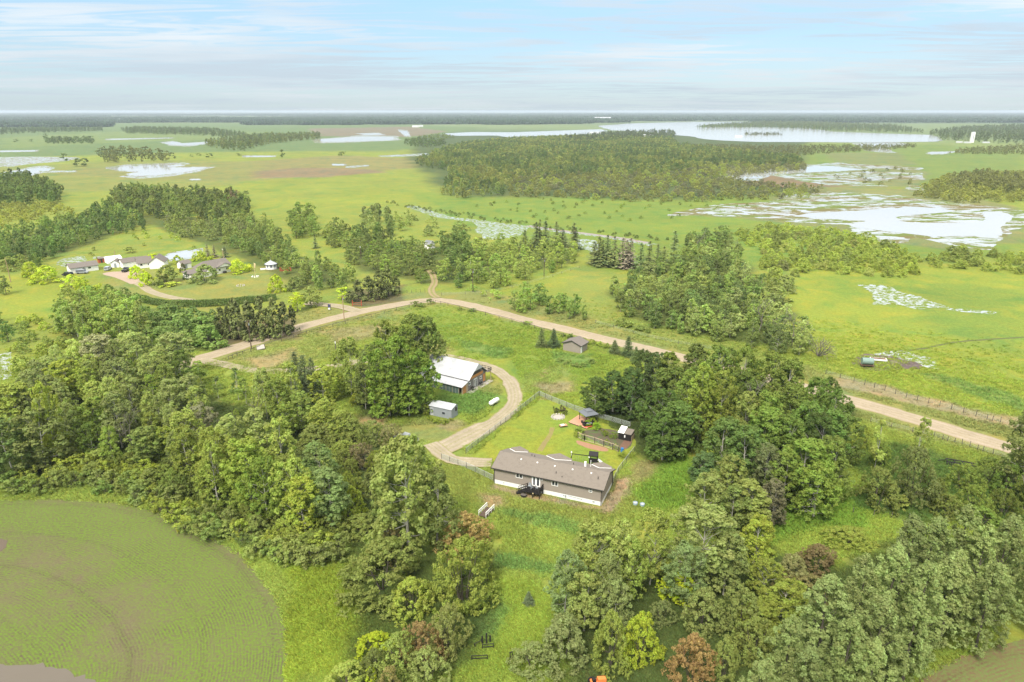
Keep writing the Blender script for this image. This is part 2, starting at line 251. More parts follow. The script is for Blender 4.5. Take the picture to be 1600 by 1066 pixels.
# ------------------------------------------------------------------ ground colours (soil and plant cover, traced on the ground)
LIME = (.182, .208, .028); MEAD = (.160, .182, .036); PALE = (.120, .155, .042); DRY = (.195, .175, .055); LAWN = (.168, .192, .024)
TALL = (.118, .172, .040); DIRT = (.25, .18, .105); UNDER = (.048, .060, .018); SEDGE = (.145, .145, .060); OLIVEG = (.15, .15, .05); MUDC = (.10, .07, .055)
FARG = (.105, .145, .048)
ZONES = [
 ([(0, 204), (150, 201), (210, 214), (0, 222)], (.13, .17, .05), 12, 8, .8), ([(230, 200), (420, 199), (520, 205), (330, 216)], (.155, .185, .06), 12, 8, .7), ([(540, 200), (690, 198), (700, 203), (560, 208)], (.12, .165, .045), 10, 8, .8),
 ([(0, 196), (180, 193), (420, 194), (200, 198), (0, 201)], (.16, .175, .07), 10, 8, .8), ([(420, 190), (700, 190), (760, 193), (480, 194)], (.12, .15, .06), 12, 10, .8), ([(1160, 184), (1300, 183), (1340, 186), (1180, 187)], (.14, .17, .07), 10, 10, .9), ([(0, 183), (200, 182), (300, 185), (40, 187)], (.15, .17, .08), 12, 10, .9), ([(500, 183.5), (820, 183), (900, 186), (560, 187)], (.13, .15, .075), 12, 10, .9), ([(960, 180.5), (1400, 180), (1500, 182), (1000, 183)], (.12, .14, .08), 12, 10, .8),
  # polygon on the photograph's ground, colour, feather m, edge noise m, strength
 ([(-600, 193), (560, 192), (760, 200), (700, 206), (640, 236), (300, 238), (-600, 262)], FARG, 20, 40, 1),
 ([(0, 215), (200, 205), (420, 206), (330, 218), (120, 226), (0, 232)], (.14, .175, .05), 20, 30, .7),
 ([(480, 201), (640, 198), (700, 206), (640, 214), (500, 213)], (.16, .125, .08), 10, 30, .9),
 ([(118, 262), (300, 256), (540, 243), (690, 248), (650, 262), (540, 274), (330, 284), (120, 276)], (.175, .150, .058), 14, 30, .8),
 ([(380, 268), (480, 262), (560, 264), (600, 270), (520, 277), (400, 279)], (.17, .12, .07), 6, 20, .75),
 ([(0, 262), (180, 252), (330, 250), (420, 256), (380, 290), (100, 300), (0, 276)], (.16, .165, .045), 14, 20, .7),
 ([(640, 300), (760, 310), (1300, 300), (1600, 330), (1600, 400), (1000, 420), (700, 350)], (.125, .175, .028), 10, 10, .8),
 ([(655, 212), (900, 206), (1260, 215), (1270, 250), (1300, 300), (1060, 312), (700, 305), (640, 250)], (.055, .075, .025), 15, 15, .9),
 ([(1256, 225), (1460, 226), (1600, 235), (1600, 300), (1440, 300), (1260, 262)], (.125, .165, .035), 15, 15, 1),
 ([(1140, 272), (1440, 262), (1450, 290), (1300, 300), (1150, 290)], SEDGE, 5, 12, .75),
 ([(1161, 277), (1205, 274), (1280, 286), (1320, 292), (1220, 293), (1163, 287)], (.155, .11, .06), 3, 4, .9),
 ([(1290, 240), (1400, 238), (1440, 258), (1320, 262)], SEDGE, 8, 18, .6),
 ([(1222, 300), (1420, 295), (1540, 310), (1600, 330), (1600, 375), (1500, 395), (1300, 360), (1160, 340), (1060, 335), (1200, 315)], SEDGE, 5, 10, .75),
 ([(1240, 415), (1600, 415), (1700, 600), (1560, 640), (1330, 590), (1250, 540), (1230, 470)], LIME, 3, 4, 1),
 ([(1440, 440), (1600, 450), (1600, 560), (1500, 540), (1430, 500)], (.115, .165, .028), 5, 8, .7),
 ([(1420, 580), (1500, 590), (1600, 625), (1600, 640), (1500, 612)], TALL, 1.5, 3, .8),
 ([(0, 430), (70, 428), (110, 455), (100, 500), (0, 500)], LIME, 2, 3, 1),
 ([(150, 425), (230, 420), (300, 440), (440, 405), (450, 440), (420, 470), (250, 472), (190, 462)], (.175, .180, .042), 1.5, 2, 1),
 ([(160, 440), (230, 465), (330, 482), (430, 490), (540, 480), (560, 470), (640, 462), (660, 470), (560, 500), (400, 535), (330, 545), (330, 520), (420, 500), (300, 480)], (.185, .175, .050), 2, 3, .9),
 ([(330, 540), (500, 495), (640, 458), (760, 455), (860, 480), (1010, 510), (1200, 560), (1330, 590), (1600, 670), (1640, 740), (1560, 715), (1340, 655), (1160, 600), (1000, 560), (900, 540), (780, 500), (680, 485), (560, 505), (440, 535), (340, 575)], (.175, .172, .050), 2, 3, .9),
 ([(900, 415), (980, 430), (985, 460), (1060, 510), (1200, 550), (1250, 575), (1100, 560), (930, 505), (880, 455)], (.165, .185, .038), 3, 4, .8),
 ([(345, 575), (400, 545), (520, 512), (620, 492), (640, 505), (560, 535), (480, 575), (400, 580)], (.175, .185, .045), 2, 4, .8),
 ([(370, 560), (460, 545), (470, 562), (400, 577)], (.22, .17, .085), 2, 4, .75),
 ([(500, 520), (600, 505), (610, 520), (530, 535)], (.22, .17, .085), 2, 5, .6),
 ([(640, 540), (700, 525), (720, 545), (660, 555)], (.22, .17, .085), 2, 4, .5),
 ([(640, 480), (700, 478), (800, 500), (900, 530), (960, 545), (930, 600), (860, 620), (800, 590), (740, 560), (640, 520)], (.145, .180, .026), 3, 5, .9),
 ([(718, 532), (800, 545), (790, 562), (730, 550)], TALL, 1.5, 2, .8),
 ([(860, 548), (925, 555), (920, 575), (870, 570)], TALL, 1, 1.5, .8),
 ([(815, 590), (880, 560), (900, 575), (870, 620), (820, 612)], (.17, .185, .045), 2, 4, .7),
 ([(840, 600), (900, 595), (905, 612), (850, 625)], (.235, .17, .095), 1, 3, .7),
 ([(1295, 588), (1400, 608), (1500, 635), (1600, 655), (1600, 672), (1480, 645), (1370, 618), (1290, 600)], (.24, .185, .105), 1, 2.5, .8),
 ([(1320, 650), (1440, 690), (1560, 730), (1520, 740), (1400, 700), (1330, 668)], (.165, .18, .03), 1.5, 3, .8),
 ([(560, 640), (640, 640), (700, 660), (760, 625), (800, 600), (760, 590), (700, 625), (640, 615)], (.13, .18, .028), 1, 2, .7),
 ([(600, 665), (660, 658), (720, 670), (700, 690), (640, 690), (600, 682)], (.175, .175, .050), 1.5, 2, .85),
 ([(670, 660), (715, 656), (740, 666), (700, 672)], (.20, .155, .08), 1, 1.5, .7),
 ([(560, 650), (610, 652), (600, 668), (560, 665)], (.25, .17, .095), 1, 1.5, .7),
 ([(715, 590), (760, 600), (780, 622), (740, 650), (700, 640), (680, 620)], (.112, .168, .038), 1.5, 2, .8),
 ([(735, 600), (770, 592), (790, 605), (780, 615), (750, 612)], (.20, .18, .055), .8, 1.5, .6),
 ([(700, 725), (770, 738), (840, 772), (940, 795), (985, 765), (1010, 700), (1060, 715), (1010, 800), (940, 830), (760, 800), (690, 760)], (.165, .172, .035), 1.5, 2.5, .9),
 ([(965, 750), (985, 745), (985, 770), (960, 800), (940, 802), (940, 790)], DIRT, .5, .8, .95),
 ([(770, 757), (830, 772), (940, 794), (936, 799), (830, 781), (765, 764)], DIRT, .4, .5, .85),
 ([(750, 775), (785, 772), (790, 790), (755, 800)], (.25, .175, .10), .8, 1.5, .7),
 ([(1000, 720), (1040, 722), (1035, 740), (990, 760), (985, 745)], (.215, .165, .075), .8, 1.5, .7),
 ([(985, 770), (1060, 700), (1090, 720), (1085, 790), (1010, 800)], (.120, .180, .022), 1.5, 3, .8),
 ([(770, 798), (860, 805), (930, 828), (920, 840), (830, 818)], TALL, .8, 1.5, .75),
 ([(770, 865), (840, 872), (890, 890), (850, 900), (770, 888)], (.100, .160, .042), .8, 1.5, .7),
 ([(760, 900), (820, 900), (870, 930), (860, 1066), (700, 1066), (740, 960)], (.155, .185, .024), 1.5, 3, .8),
 ([(730, 950), (780, 935), (790, 960), (760, 1000), (730, 990)], TALL, 1, 2, .7),
 ([(450, 880), (540, 880), (560, 960), (640, 980), (560, 1066), (440, 1066)], (.165, .190, .022), 1.5, 2, 1),
 ([(1180, 780), (1330, 760), (1400, 800), (1300, 830), (1180, 850)], (.115, .175, .022), 1.5, 2.5, .8),
 # woodland floors: leaf litter and undergrowth, painted dark for the shaded gaps between trees
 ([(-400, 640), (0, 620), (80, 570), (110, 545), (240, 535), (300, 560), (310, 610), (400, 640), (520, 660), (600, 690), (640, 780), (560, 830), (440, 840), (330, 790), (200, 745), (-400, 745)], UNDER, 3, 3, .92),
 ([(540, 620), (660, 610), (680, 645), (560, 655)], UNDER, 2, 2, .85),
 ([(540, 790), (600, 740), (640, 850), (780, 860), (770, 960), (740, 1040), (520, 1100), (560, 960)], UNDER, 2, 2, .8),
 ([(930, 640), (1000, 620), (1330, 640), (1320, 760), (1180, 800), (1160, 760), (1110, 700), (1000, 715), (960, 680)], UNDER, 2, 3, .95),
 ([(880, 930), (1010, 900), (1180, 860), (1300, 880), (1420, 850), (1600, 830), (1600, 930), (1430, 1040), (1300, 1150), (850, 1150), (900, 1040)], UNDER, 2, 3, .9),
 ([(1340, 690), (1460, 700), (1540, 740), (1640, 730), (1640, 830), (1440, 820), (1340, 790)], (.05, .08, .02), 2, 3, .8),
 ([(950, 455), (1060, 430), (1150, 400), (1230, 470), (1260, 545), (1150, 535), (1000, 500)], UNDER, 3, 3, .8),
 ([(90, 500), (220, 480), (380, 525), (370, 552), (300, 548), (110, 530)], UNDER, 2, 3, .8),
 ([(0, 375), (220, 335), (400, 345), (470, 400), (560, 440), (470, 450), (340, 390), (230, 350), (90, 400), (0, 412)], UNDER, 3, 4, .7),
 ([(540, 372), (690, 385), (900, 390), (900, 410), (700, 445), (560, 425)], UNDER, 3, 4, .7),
 ([(335, 500), (465, 500), (470, 530), (340, 540)], (.10, .075, .04), 1.5, 2, .8),
 ([(540, 455), (630, 445), (630, 470), (550, 482)], (.10, .075, .04), 1.5, 2, .8),
]
ZW = []
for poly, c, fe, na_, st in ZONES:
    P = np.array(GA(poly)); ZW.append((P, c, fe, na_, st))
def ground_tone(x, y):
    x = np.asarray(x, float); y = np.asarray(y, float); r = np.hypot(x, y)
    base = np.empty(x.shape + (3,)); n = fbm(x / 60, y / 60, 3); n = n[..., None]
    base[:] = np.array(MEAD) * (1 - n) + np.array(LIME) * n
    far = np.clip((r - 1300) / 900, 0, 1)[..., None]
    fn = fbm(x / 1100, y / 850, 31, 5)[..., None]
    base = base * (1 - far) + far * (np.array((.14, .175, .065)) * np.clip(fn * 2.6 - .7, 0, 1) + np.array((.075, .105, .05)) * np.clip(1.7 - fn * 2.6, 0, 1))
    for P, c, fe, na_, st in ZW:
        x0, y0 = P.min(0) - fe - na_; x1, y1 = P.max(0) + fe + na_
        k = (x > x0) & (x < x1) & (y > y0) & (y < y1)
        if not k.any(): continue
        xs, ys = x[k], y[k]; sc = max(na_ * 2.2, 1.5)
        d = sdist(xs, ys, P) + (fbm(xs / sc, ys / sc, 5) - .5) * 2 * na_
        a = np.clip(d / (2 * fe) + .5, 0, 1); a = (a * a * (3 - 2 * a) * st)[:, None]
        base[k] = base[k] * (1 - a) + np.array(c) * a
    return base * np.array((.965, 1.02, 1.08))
# polar sheet, finer near by
rr = [8.0]
while rr[-1] < 45: rr.append(rr[-1] * 1.12)
while rr[-1] < 34000: rr.append(rr[-1] * (1.0085 if rr[-1] < 1500 else 1.02))
rr = np.array(rr)
an = np.concatenate([np.linspace(-47, 47, 420), np.linspace(47, 313, 72)[1:-1]]) * math.pi / 180
RRg, AN = np.meshgrid(rr, an, indexing='ij'); gx = (RRg * np.sin(AN)).ravel(); gy = (RRg * np.cos(AN)).ravel()
tone = ground_tone(gx, gy)
V = np.stack([gx, gy, np.zeros_like(gx)], 1); na__ = len(an); nr = len(rr)
i, j = np.meshgrid(np.arange(nr - 1), np.arange(na__), indexing='ij'); j2 = (j + 1) % na__
Q = np.stack([i * na__ + j, i * na__ + j2, (i + 1) * na__ + j2, (i + 1) * na__ + j], -1).reshape(-1, 4)[:, ::-1]
gme = npmesh('ground', V, Q, attrs={'tone': ('FLOAT_COLOR', 'POINT', np.c_[tone, np.ones(len(tone))])})
# centre cap
cap = npmesh('ground_cap', [(8 * math.sin(t), 8 * math.cos(t), 0) for t in np.linspace(0, math.tau, 24, endpoint=False)] + [(0, 0, 0)], [((k + 1) % 24, k, 24) for k in range(24)])
def groundmat(name, attr=True, col=(.1, .1, .1), bump=.10):
    m = bpy.data.materials.new(name); m.use_nodes = True; t = m.node_tree; b = t.nodes['Principled BSDF']
    b.inputs['Roughness'].default_value = .9; b.inputs['Specular IOR Level'].default_value = .12
    g = nd(t, 'ShaderNodeTexCoord'); a = nd(t, 'ShaderNodeAttribute', attribute_name='tone')
    def nz(scale, det=5, rough=.6, dist=0, vec=None):
        n = nd(t, 'ShaderNodeTexNoise', i_Scale=scale, i_Detail=det, i_Roughness=rough, i_Distortion=dist); t.links.new(vec or g.outputs['Object'], n.inputs[0]); return n.outputs[0]
    n1 = nz(.9, 6, .7); n2 = nz(.12, 5, .6, .6); n3 = nz(.02, 5, .6); n4 = nz(3.2, 3, .6); n5 = nz(.045, 5, .6, 1.2)
    c = a.outputs['Color'] if attr else col
    yel = mixc(t, 1.0, c, (1.32, 1.06, .95, 1), 'MULTIPLY'); grn = mixc(t, 1.0, c, (.60, .86, 1.0, 1), 'MULTIPLY')
    c = mixc(t, ramp(t, n2, [(.46, 0.0), (.66, .85)]), c, yel)
    c = mixc(t, ramp(t, n5, [(.50, 0.0), (.68, .8)]), c, grn)
    # clumps and blades: tone mottled at random, from broad patches to fine
    k = mth(t, 'ADD', mth(t, 'MULTIPLY', n1, 1.15), .42)
    k = mth(t, 'MULTIPLY', k, mth(t, 'ADD', mth(t, 'MULTIPLY', n4, .8), .6))
    k = mth(t, 'MULTIPLY', k, mth(t, 'ADD', mth(t, 'MULTIPLY', n3, .5), .75))
    vm = nd(t, 'ShaderNodeVectorMath', operation='SCALE'); t.links.new(c, vm.inputs[0]); t.links.new(k, vm.inputs[3]); t.links.new(vm.outputs[0], b.inputs['Base Color'])
    bp = nd(t, 'ShaderNodeBump', i_Distance=bump, i_Strength=.9); t.links.new(mth(t, 'ADD', n1, mth(t, 'MULTIPLY', n4, .4)), bp.inputs['Height']); t.links.new(bp.outputs[0], b.inputs['Normal'])
    return m
GM = groundmat('meadow_ground'); gme.materials.append(GM)
cm = bpy.data.materials.new('meadow_cap'); cap.materials.append(mat('meadow_cap', MEAD))
meta(link('ground', gme), kind='structure', label='flat green prairie meadow running out to the horizon')
meta(link('ground_patch', cap), kind='structure')

def sheet(name, px, z, m, kind='structure', namp=0, nsc=4, step=3, label=None, world=None, seed=1):
    P = world if world is not None else GA(px); out = []
    for (x1, y1), (x2, y2) in zip(P, P[1:] + P[:1]):
        n = max(1, min(60, int(math.hypot(x2 - x1, y2 - y1) / step)))
        for q in range(n):
            t = q / n; out.append((x1 + (x2 - x1) * t, y1 + (y2 - y1) * t))
    A = np.array(out)
    for _ in range(2): A = (np.roll(A, 1, 0) + 2 * A + np.roll(A, -1, 0)) / 4
    if namp:
        dx = (fbm(A[:, 0] / nsc, A[:, 1] / nsc, seed) - .5) * 2 * namp; dy = (fbm(A[:, 0] / nsc, A[:, 1] / nsc, seed + 9) - .5) * 2 * namp
        A = A + np.stack([dx, dy], 1)
    T = tessellate_polygon([[Vector((p[0], p[1], 0)) for p in A]])
    F_ = []
    for a, b, c in T:
        cr = (A[b][0] - A[a][0]) * (A[c][1] - A[a][1]) - (A[b][1] - A[a][1]) * (A[c][0] - A[a][0])
        F_.append((a, b, c) if cr > 0 else (a, c, b))
    me = npmesh(name, np.c_[A, np.full(len(A), z)], F_, [m])
    return meta(link(name, me), kind=kind, label=label)
def smooth(P, step=1.5):
    P = [Vector((p[0], p[1], 0)) for p in P]; P = [P[0] * 2 - P[1]] + P + [P[-1] * 2 - P[-2]]; out = []
    for k in range(1, len(P) - 2):
        a, b, c, d = P[k - 1:k + 3]; n = max(2, int((c - b).length / step))
        for q in range(n):
            t = q / n; out.append(.5 * ((2 * b) + (c - a) * t + (2 * a - 5 * b + 4 * c - d) * t * t + (3 * b - a - 3 * c + d) * t ** 3))
    out.append(P[-2]); return out
def ribbon(name, px, width, m, z=.004, crown=.08, jit=.35, label=None, wpts=None, step=1.5, seed=2):
    C = smooth(wpts or GA(px), step); n = len(C); V = []; F_ = []; U = []
    K = 7
    for k, p in enumerate(C):
        d = (C[min(k + 1, n - 1)] - C[max(k - 1, 0)]).normalized(); nn = Vector((-d.y, d.x, 0))
        wd = width if not callable(width) else width(k / (n - 1))
        for q in range(K):
            s = q / (K - 1) * 2 - 1; e = 0
            if abs(s) == 1: e = (float(fbm(np.array([p.x / 3 + s * 40]), np.array([p.y / 3]), seed)[0]) - .5) * 2 * jit
            pt = p + nn * s * (wd / 2 + e)
            V.append((pt.x, pt.y, z + crown * (1 - s * s))); U.append(s)
        if k:
            for q in range(K - 1):
                a = (k - 1) * K + q; F_.append((a + 1, a, a + K, a + K + 1))
    me = npmesh(name, V, F_, [m], attrs={'across': ('FLOAT', 'POINT', U)})
    return meta(link(name, me), kind='structure', label=label)
def roadmat(name, c1, c2, edge, grass=.0, mid=None):
    m = bpy.data.materials.new(name); m.use_nodes = True; t = m.node_tree; b = t.nodes['Principled BSDF']; b.inputs['Roughness'].default_value = .95; b.inputs['Specular IOR Level'].default_value = .1
    g = nd(t, 'ShaderNodeTexCoord'); a = nd(t, 'ShaderNodeAttribute', attribute_name='across')
    n = nd(t, 'ShaderNodeTexNoise', i_Scale=.35, i_Detail=6, i_Roughness=.65); t.links.new(g.outputs['Object'], n.inputs[0])
    n2 = nd(t, 'ShaderNodeTexNoise', i_Scale=2.5, i_Detail=5, i_Roughness=.7); t.links.new(g.outputs['Object'], n2.inputs[0])
    c = mixc(t, ramp(t, n.outputs[0], [(.35, 0.0), (.65, 1.0)]), c1, c2)
    ab = mth(t, 'ABSOLUTE', a.outputs['Fac'])
    tr = ramp(t, mth(t, 'ADD', ab, mth(t, 'MULTIPLY', mth(t, 'SUBTRACT', n2.outputs[0], .5), .7)), [(.0, .55), (.18, 0.0), (.45, .45), (.62, 0.0), (.78, .0), (1.0, 1.0)] if not grass else [(.0, grass), (.2, grass * .6), (.38, 0.0), (.66, 0.0), (.82, .3), (1.0, 1.0)])
    c = mixc(t, tr, c, edge)
    k = mth(t, 'ADD', mth(t, 'MULTIPLY', n2.outputs[0], .5), .75)
    vm = nd(t, 'ShaderNodeVectorMath', operation='SCALE'); t.links.new(c, vm.inputs[0]); t.links.new(k, vm.inputs[3]); t.links.new(vm.outputs[0], b.inputs['Base Color'])
    bp = nd(t, 'ShaderNodeBump', i_Distance=.04, i_Strength=.6); t.links.new(n2.outputs[0], bp.inputs['Height']); t.links.new(bp.outputs[0], b.inputs['Normal'])
    return m
RM = roadmat('gravel', (.355, .290, .215), (.295, .24, .175), (.24, .20, .10))
DM = roadmat('worn_gravel', (.34, .285, .215), (.27, .225, .165), (.20, .19, .06))
TM = roadmat('wheel_track', (.28, .21, .12), (.25, .20, .11), (.16, .18, .04), .8)
HM = roadmat('earth_path', (.24, .21, .07), (.22, .15, .08), (.15, .19, .03))
ROAD = [(1900, 800), (1750, 752), (1640, 718), (1568, 697), (1500, 677), (1430, 655), (1350, 632), (1280, 612), (1180, 586), (1080, 562), (1000, 543), (940, 529), (880, 514), (820, 500), (770, 486), (725, 475), (680, 469), (640, 473), (600, 480), (560, 488), (500, 503), (450, 517), (400, 533), (350, 549), (312, 561), (270, 577)]
ribbon('gravel_road', ROAD, 6.5, RM, .004, .12, .9, 'pale gravel road bending past the yards')
ribbon('gravel_driveway', [(318, 563), (350, 570), (400, 580), (450, 580), (500, 575), (530, 571), (580, 563), (640, 557), (700, 558), (745, 568), (775, 579), (795, 595), (804, 615), (801, 635), (780, 655), (750, 672), (722, 686), (698, 698), (682, 706)], lambda t: 4.2 + (2.2 if t > .9 else 0), DM, .128, .03, .9, 'looping gravel driveway past the wooden barn')
ribbon('driveway_spur', [(672, 694), (690, 708), (706, 719), (735, 723), (768, 724)], 4.0, DM, .161, .02, .5)
ribbon('farm_driveway', [(560, 487), (530, 479), (500, 476), (478, 474)], 5, DM, .128, .02, .3)
ribbon('farm_lane', [(300, 470), (260, 463), (235, 455), (222, 446), (208, 438), (200, 430)], 4, DM, .008, .02, .4)
sheet('farm_yard', [(152, 428), (176, 424), (205, 424), (222, 428), (218, 438), (205, 446), (196, 440), (180, 434)], .034, mat('yard_gravel', (.33, .25, .19), .95, .15, .6), namp=1, nsc=4)
ribbon('field_track', [(684, 466), (676, 460), (674, 452), (679, 442), (676, 430), (668, 420)], 3.2, TM, .128, .02, .3)
ribbon('footpath', [(843, 705), (848, 696), (858, 682), (864, 668)], 1.2, HM, .010, .01, .3)
ribbon('cattle_track', [(1600, 527), (1500, 534), (1440, 545), (1380, 552), (1340, 566)], 1.2, mat('track_soil', (.09, .10, .03), .95), .006, .01, .3)
sheet('lawn', [(718, 728), (735, 712), (842, 622), (862, 622), (905, 642), (950, 652), (1002, 690), (958, 752), (940, 742), (780, 722)], .006, groundmat('mown_lawn', False, (.168, .205, .028), .04), namp=.3, nsc=3, label='mown bright green lawn behind the taupe house')

# ------------------------------------------------------------------ seedling fields (rows follow the field's edge)
def cropmat(name, soil, green, spacing=.42, dens=(.40, .575)):
    m = bpy.data.materials.new(name); m.use_nodes = True; t = m.node_tree; b = t.nodes['Principled BSDF']; b.inputs['Roughness'].default_value = .95; b.inputs['Specular IOR Level'].default_value = .1
    g = nd(t, 'ShaderNodeTexCoord'); a = nd(t, 'ShaderNodeAttribute', attribute_name='edge_dist'); al = nd(t, 'ShaderNodeAttribute', attribute_name='along')
    def nz(scale, det=5, vec=None, rough=.6):
        n = nd(t, 'ShaderNodeTexNoise', i_Scale=scale, i_Detail=det, i_Roughness=rough); t.links.new(vec or g.outputs['Object'], n.inputs[0]); return n.outputs[0]
    cb_ = nd(t, 'ShaderNodeCombineXYZ'); t.links.new(mth(t, 'MULTIPLY', a.outputs['Fac'], .12), cb_.inputs[0]); t.links.new(mth(t, 'MULTIPLY', al.outputs['Fac'], .018), cb_.inputs[1])
    bands = nz(1.0, 5, cb_.outputs[0]); n1 = nz(2.4, 6, None, .8); n2 = nz(.10, 5)
    d = mth(t, 'ADD', a.outputs['Fac'], mth(t, 'MULTIPLY', nz(.12, 2), .6))
    row = mth(t, 'SINE', mth(t, 'MULTIPLY', d, math.tau / spacing)); row = mth(t, 'ADD', mth(t, 'MULTIPLY', row, .5), .5)
    cov = mth(t, 'ADD', mth(t, 'MULTIPLY', bands, .4), mth(t, 'ADD', mth(t, 'MULTIPLY', n2, .25), mth(t, 'MULTIPLY', nz(.45, 6, None, .7), .35)))
    ring = ramp(t, mth(t, 'MULTIPLY', a.outputs['Fac'], .05), [(.0, 0.04), (.08, .03), (.18, .15), (.36, .12), (.62, .02)])
    cov = mth(t, 'ADD', cov, ring)
    cov = ramp(t, cov, [(dens[0], .15), (dens[1], 1.0)])
    row = mth(t, 'MULTIPLY', mth(t, 'SUBTRACT', row, .5), ramp(t, nz(.2, 4), [(.40, .1), (.64, .9)])); row = mth(t, 'ADD', row, .5)
    f = mth(t, 'MULTIPLY', cov, ramp(t, mth(t, 'ADD', mth(t, 'MULTIPLY', row, .14), mth(t, 'MULTIPLY', n1, .95)), [(.45, .0), (.58, 1.0)]))
    s = mixc(t, ramp(t, n2, [(.4, 0.0), (.7, 1.0)]), soil, tuple(x * .78 for x in soil))
    rut = ramp(t, mth(t, 'SINE', mth(t, 'MULTIPLY', d, math.tau / 9.0)), [(.0, 0.0), (.90, 0.0), (1.0, .35)])
    s = mixc(t, rut, s, tuple(x * .55 for x in soil))
    c = mixc(t, f, s, green)
    k = mth(t, 'ADD', mth(t, 'MULTIPLY', n1, .9), .55); k = mth(t, 'MULTIPLY', k, mth(t, 'ADD', mth(t, 'MULTIPLY', row, .14), .93))
    vm = nd(t, 'ShaderNodeVectorMath', operation='SCALE'); t.links.new(c, vm.inputs[0]); t.links.new(k, vm.inputs[3]); t.links.new(vm.outputs[0], b.inputs['Base Color'])
    bp = nd(t, 'ShaderNodeBump', i_Distance=.08, i_Strength=.8); t.links.new(mth(t, 'ADD', mth(t, 'MULTIPLY', row, .06), n1), bp.inputs['Height']); t.links.new(bp.outputs[0], b.inputs['Normal'])
    return m
def field(name, px, cell, m, label):
    P = np.array(smooth2 := [(p.x, p.y) for p in smooth(GA(px) + [GA(px)[0]], 3)][:-1]); x0, y0 = P.min(0); x1, y1 = P.max(0)
    xs = np.arange(x0 - cell, x1 + cell, cell); ys = np.arange(y0 - cell, y1 + cell, cell); X, Y = np.meshgrid(xs, ys, indexing='ij')
    d = sdist(X.ravel(), Y.ravel(), P)
    CH = GA(px[1:-2] if px[0][0] < 0 else px[:6]); e0, e1 = CH[-2], CH[-1]; CH = CH + [(e1[0] + (e1[0] - e0[0]) * 30, e1[1] + (e1[1] - e0[1]) * 30)]; CH = [(p.x, p.y) for p in smooth(CH, 4)]
    dc = np.full(X.size, 1e18)
    for (x1, y1), (x2, y2) in zip(CH, CH[1:]):
        t = np.clip(((X.ravel() - x1) * (x2 - x1) + (Y.ravel() - y1) * (y2 - y1)) / ((x2 - x1) ** 2 + (y2 - y1) ** 2 + 1e-9), 0, 1); dc = np.minimum(dc, (X.ravel() - x1 - t * (x2 - x1)) ** 2 + (Y.ravel() - y1 - t * (y2 - y1)) ** 2)
    dc = np.sqrt(dc); dn = d + (fbm(X.ravel() / 2, Y.ravel() / 2, 3) - .5) * 1.0
    cxx, cyy = P.mean(0); al = np.arctan2(Y.ravel() - cyy, X.ravel() - cxx) * 40
    i, j = np.meshgrid(np.arange(len(xs) - 1), np.arange(len(ys) - 1), indexing='ij'); ny = len(ys)
    q = np.stack([i * ny + j, (i + 1) * ny + j, (i + 1) * ny + j + 1, i * ny + j + 1], -1).reshape(-1, 4)
    q = q[(dn[q] > 0).any(1)]
    # pull outside vertices onto the edge
    gxx = np.gradient(d.reshape(X.shape), cell, axis=0).ravel(); gyy = np.gradient(d.reshape(X.shape), cell, axis=1).ravel()
    Xn = X.ravel() - np.where(dn < 0, gxx * dn, 0); Yn = Y.ravel() - np.where(dn < 0, gyy * dn, 0)
    me = npmesh(name, np.stack([Xn, Yn, np.full(Xn.shape, .008)], 1), q, [m], attrs={'edge_dist': ('FLOAT', 'POINT', dc), 'along': ('FLOAT', 'POINT', al)})
    return meta(link(name, me), kind='structure', label=label)
CFM = cropmat('seedling_rows', (.128, .098, .064), (.105, .158, .024))
FIELD1 = [(-500, 800), (-200, 785), (0, 781), (80, 780), (160, 783), (224, 794), (280, 812), (340, 844), (380, 868), (408, 900), (436, 936), (449, 980), (452, 1030), (440, 1110), (400, 1200), (-500, 1200)]
field('crop_field', FIELD1, .8, CFM, 'bare field with curved rows of young seedlings')
FIELD2 = [(1400, 1085), (1428, 1066), (1457, 1046), (1495, 1027), (1535, 1013), (1600, 1001), (1800, 985), (1900, 1200), (1400, 1200)]
field('crop_field', FIELD2, .8, cropmat('seedling_rows_edge', (.18, .115, .065), (.12, .15, .045), .6, (.46, .58)), 'corner of a ploughed seedling field')

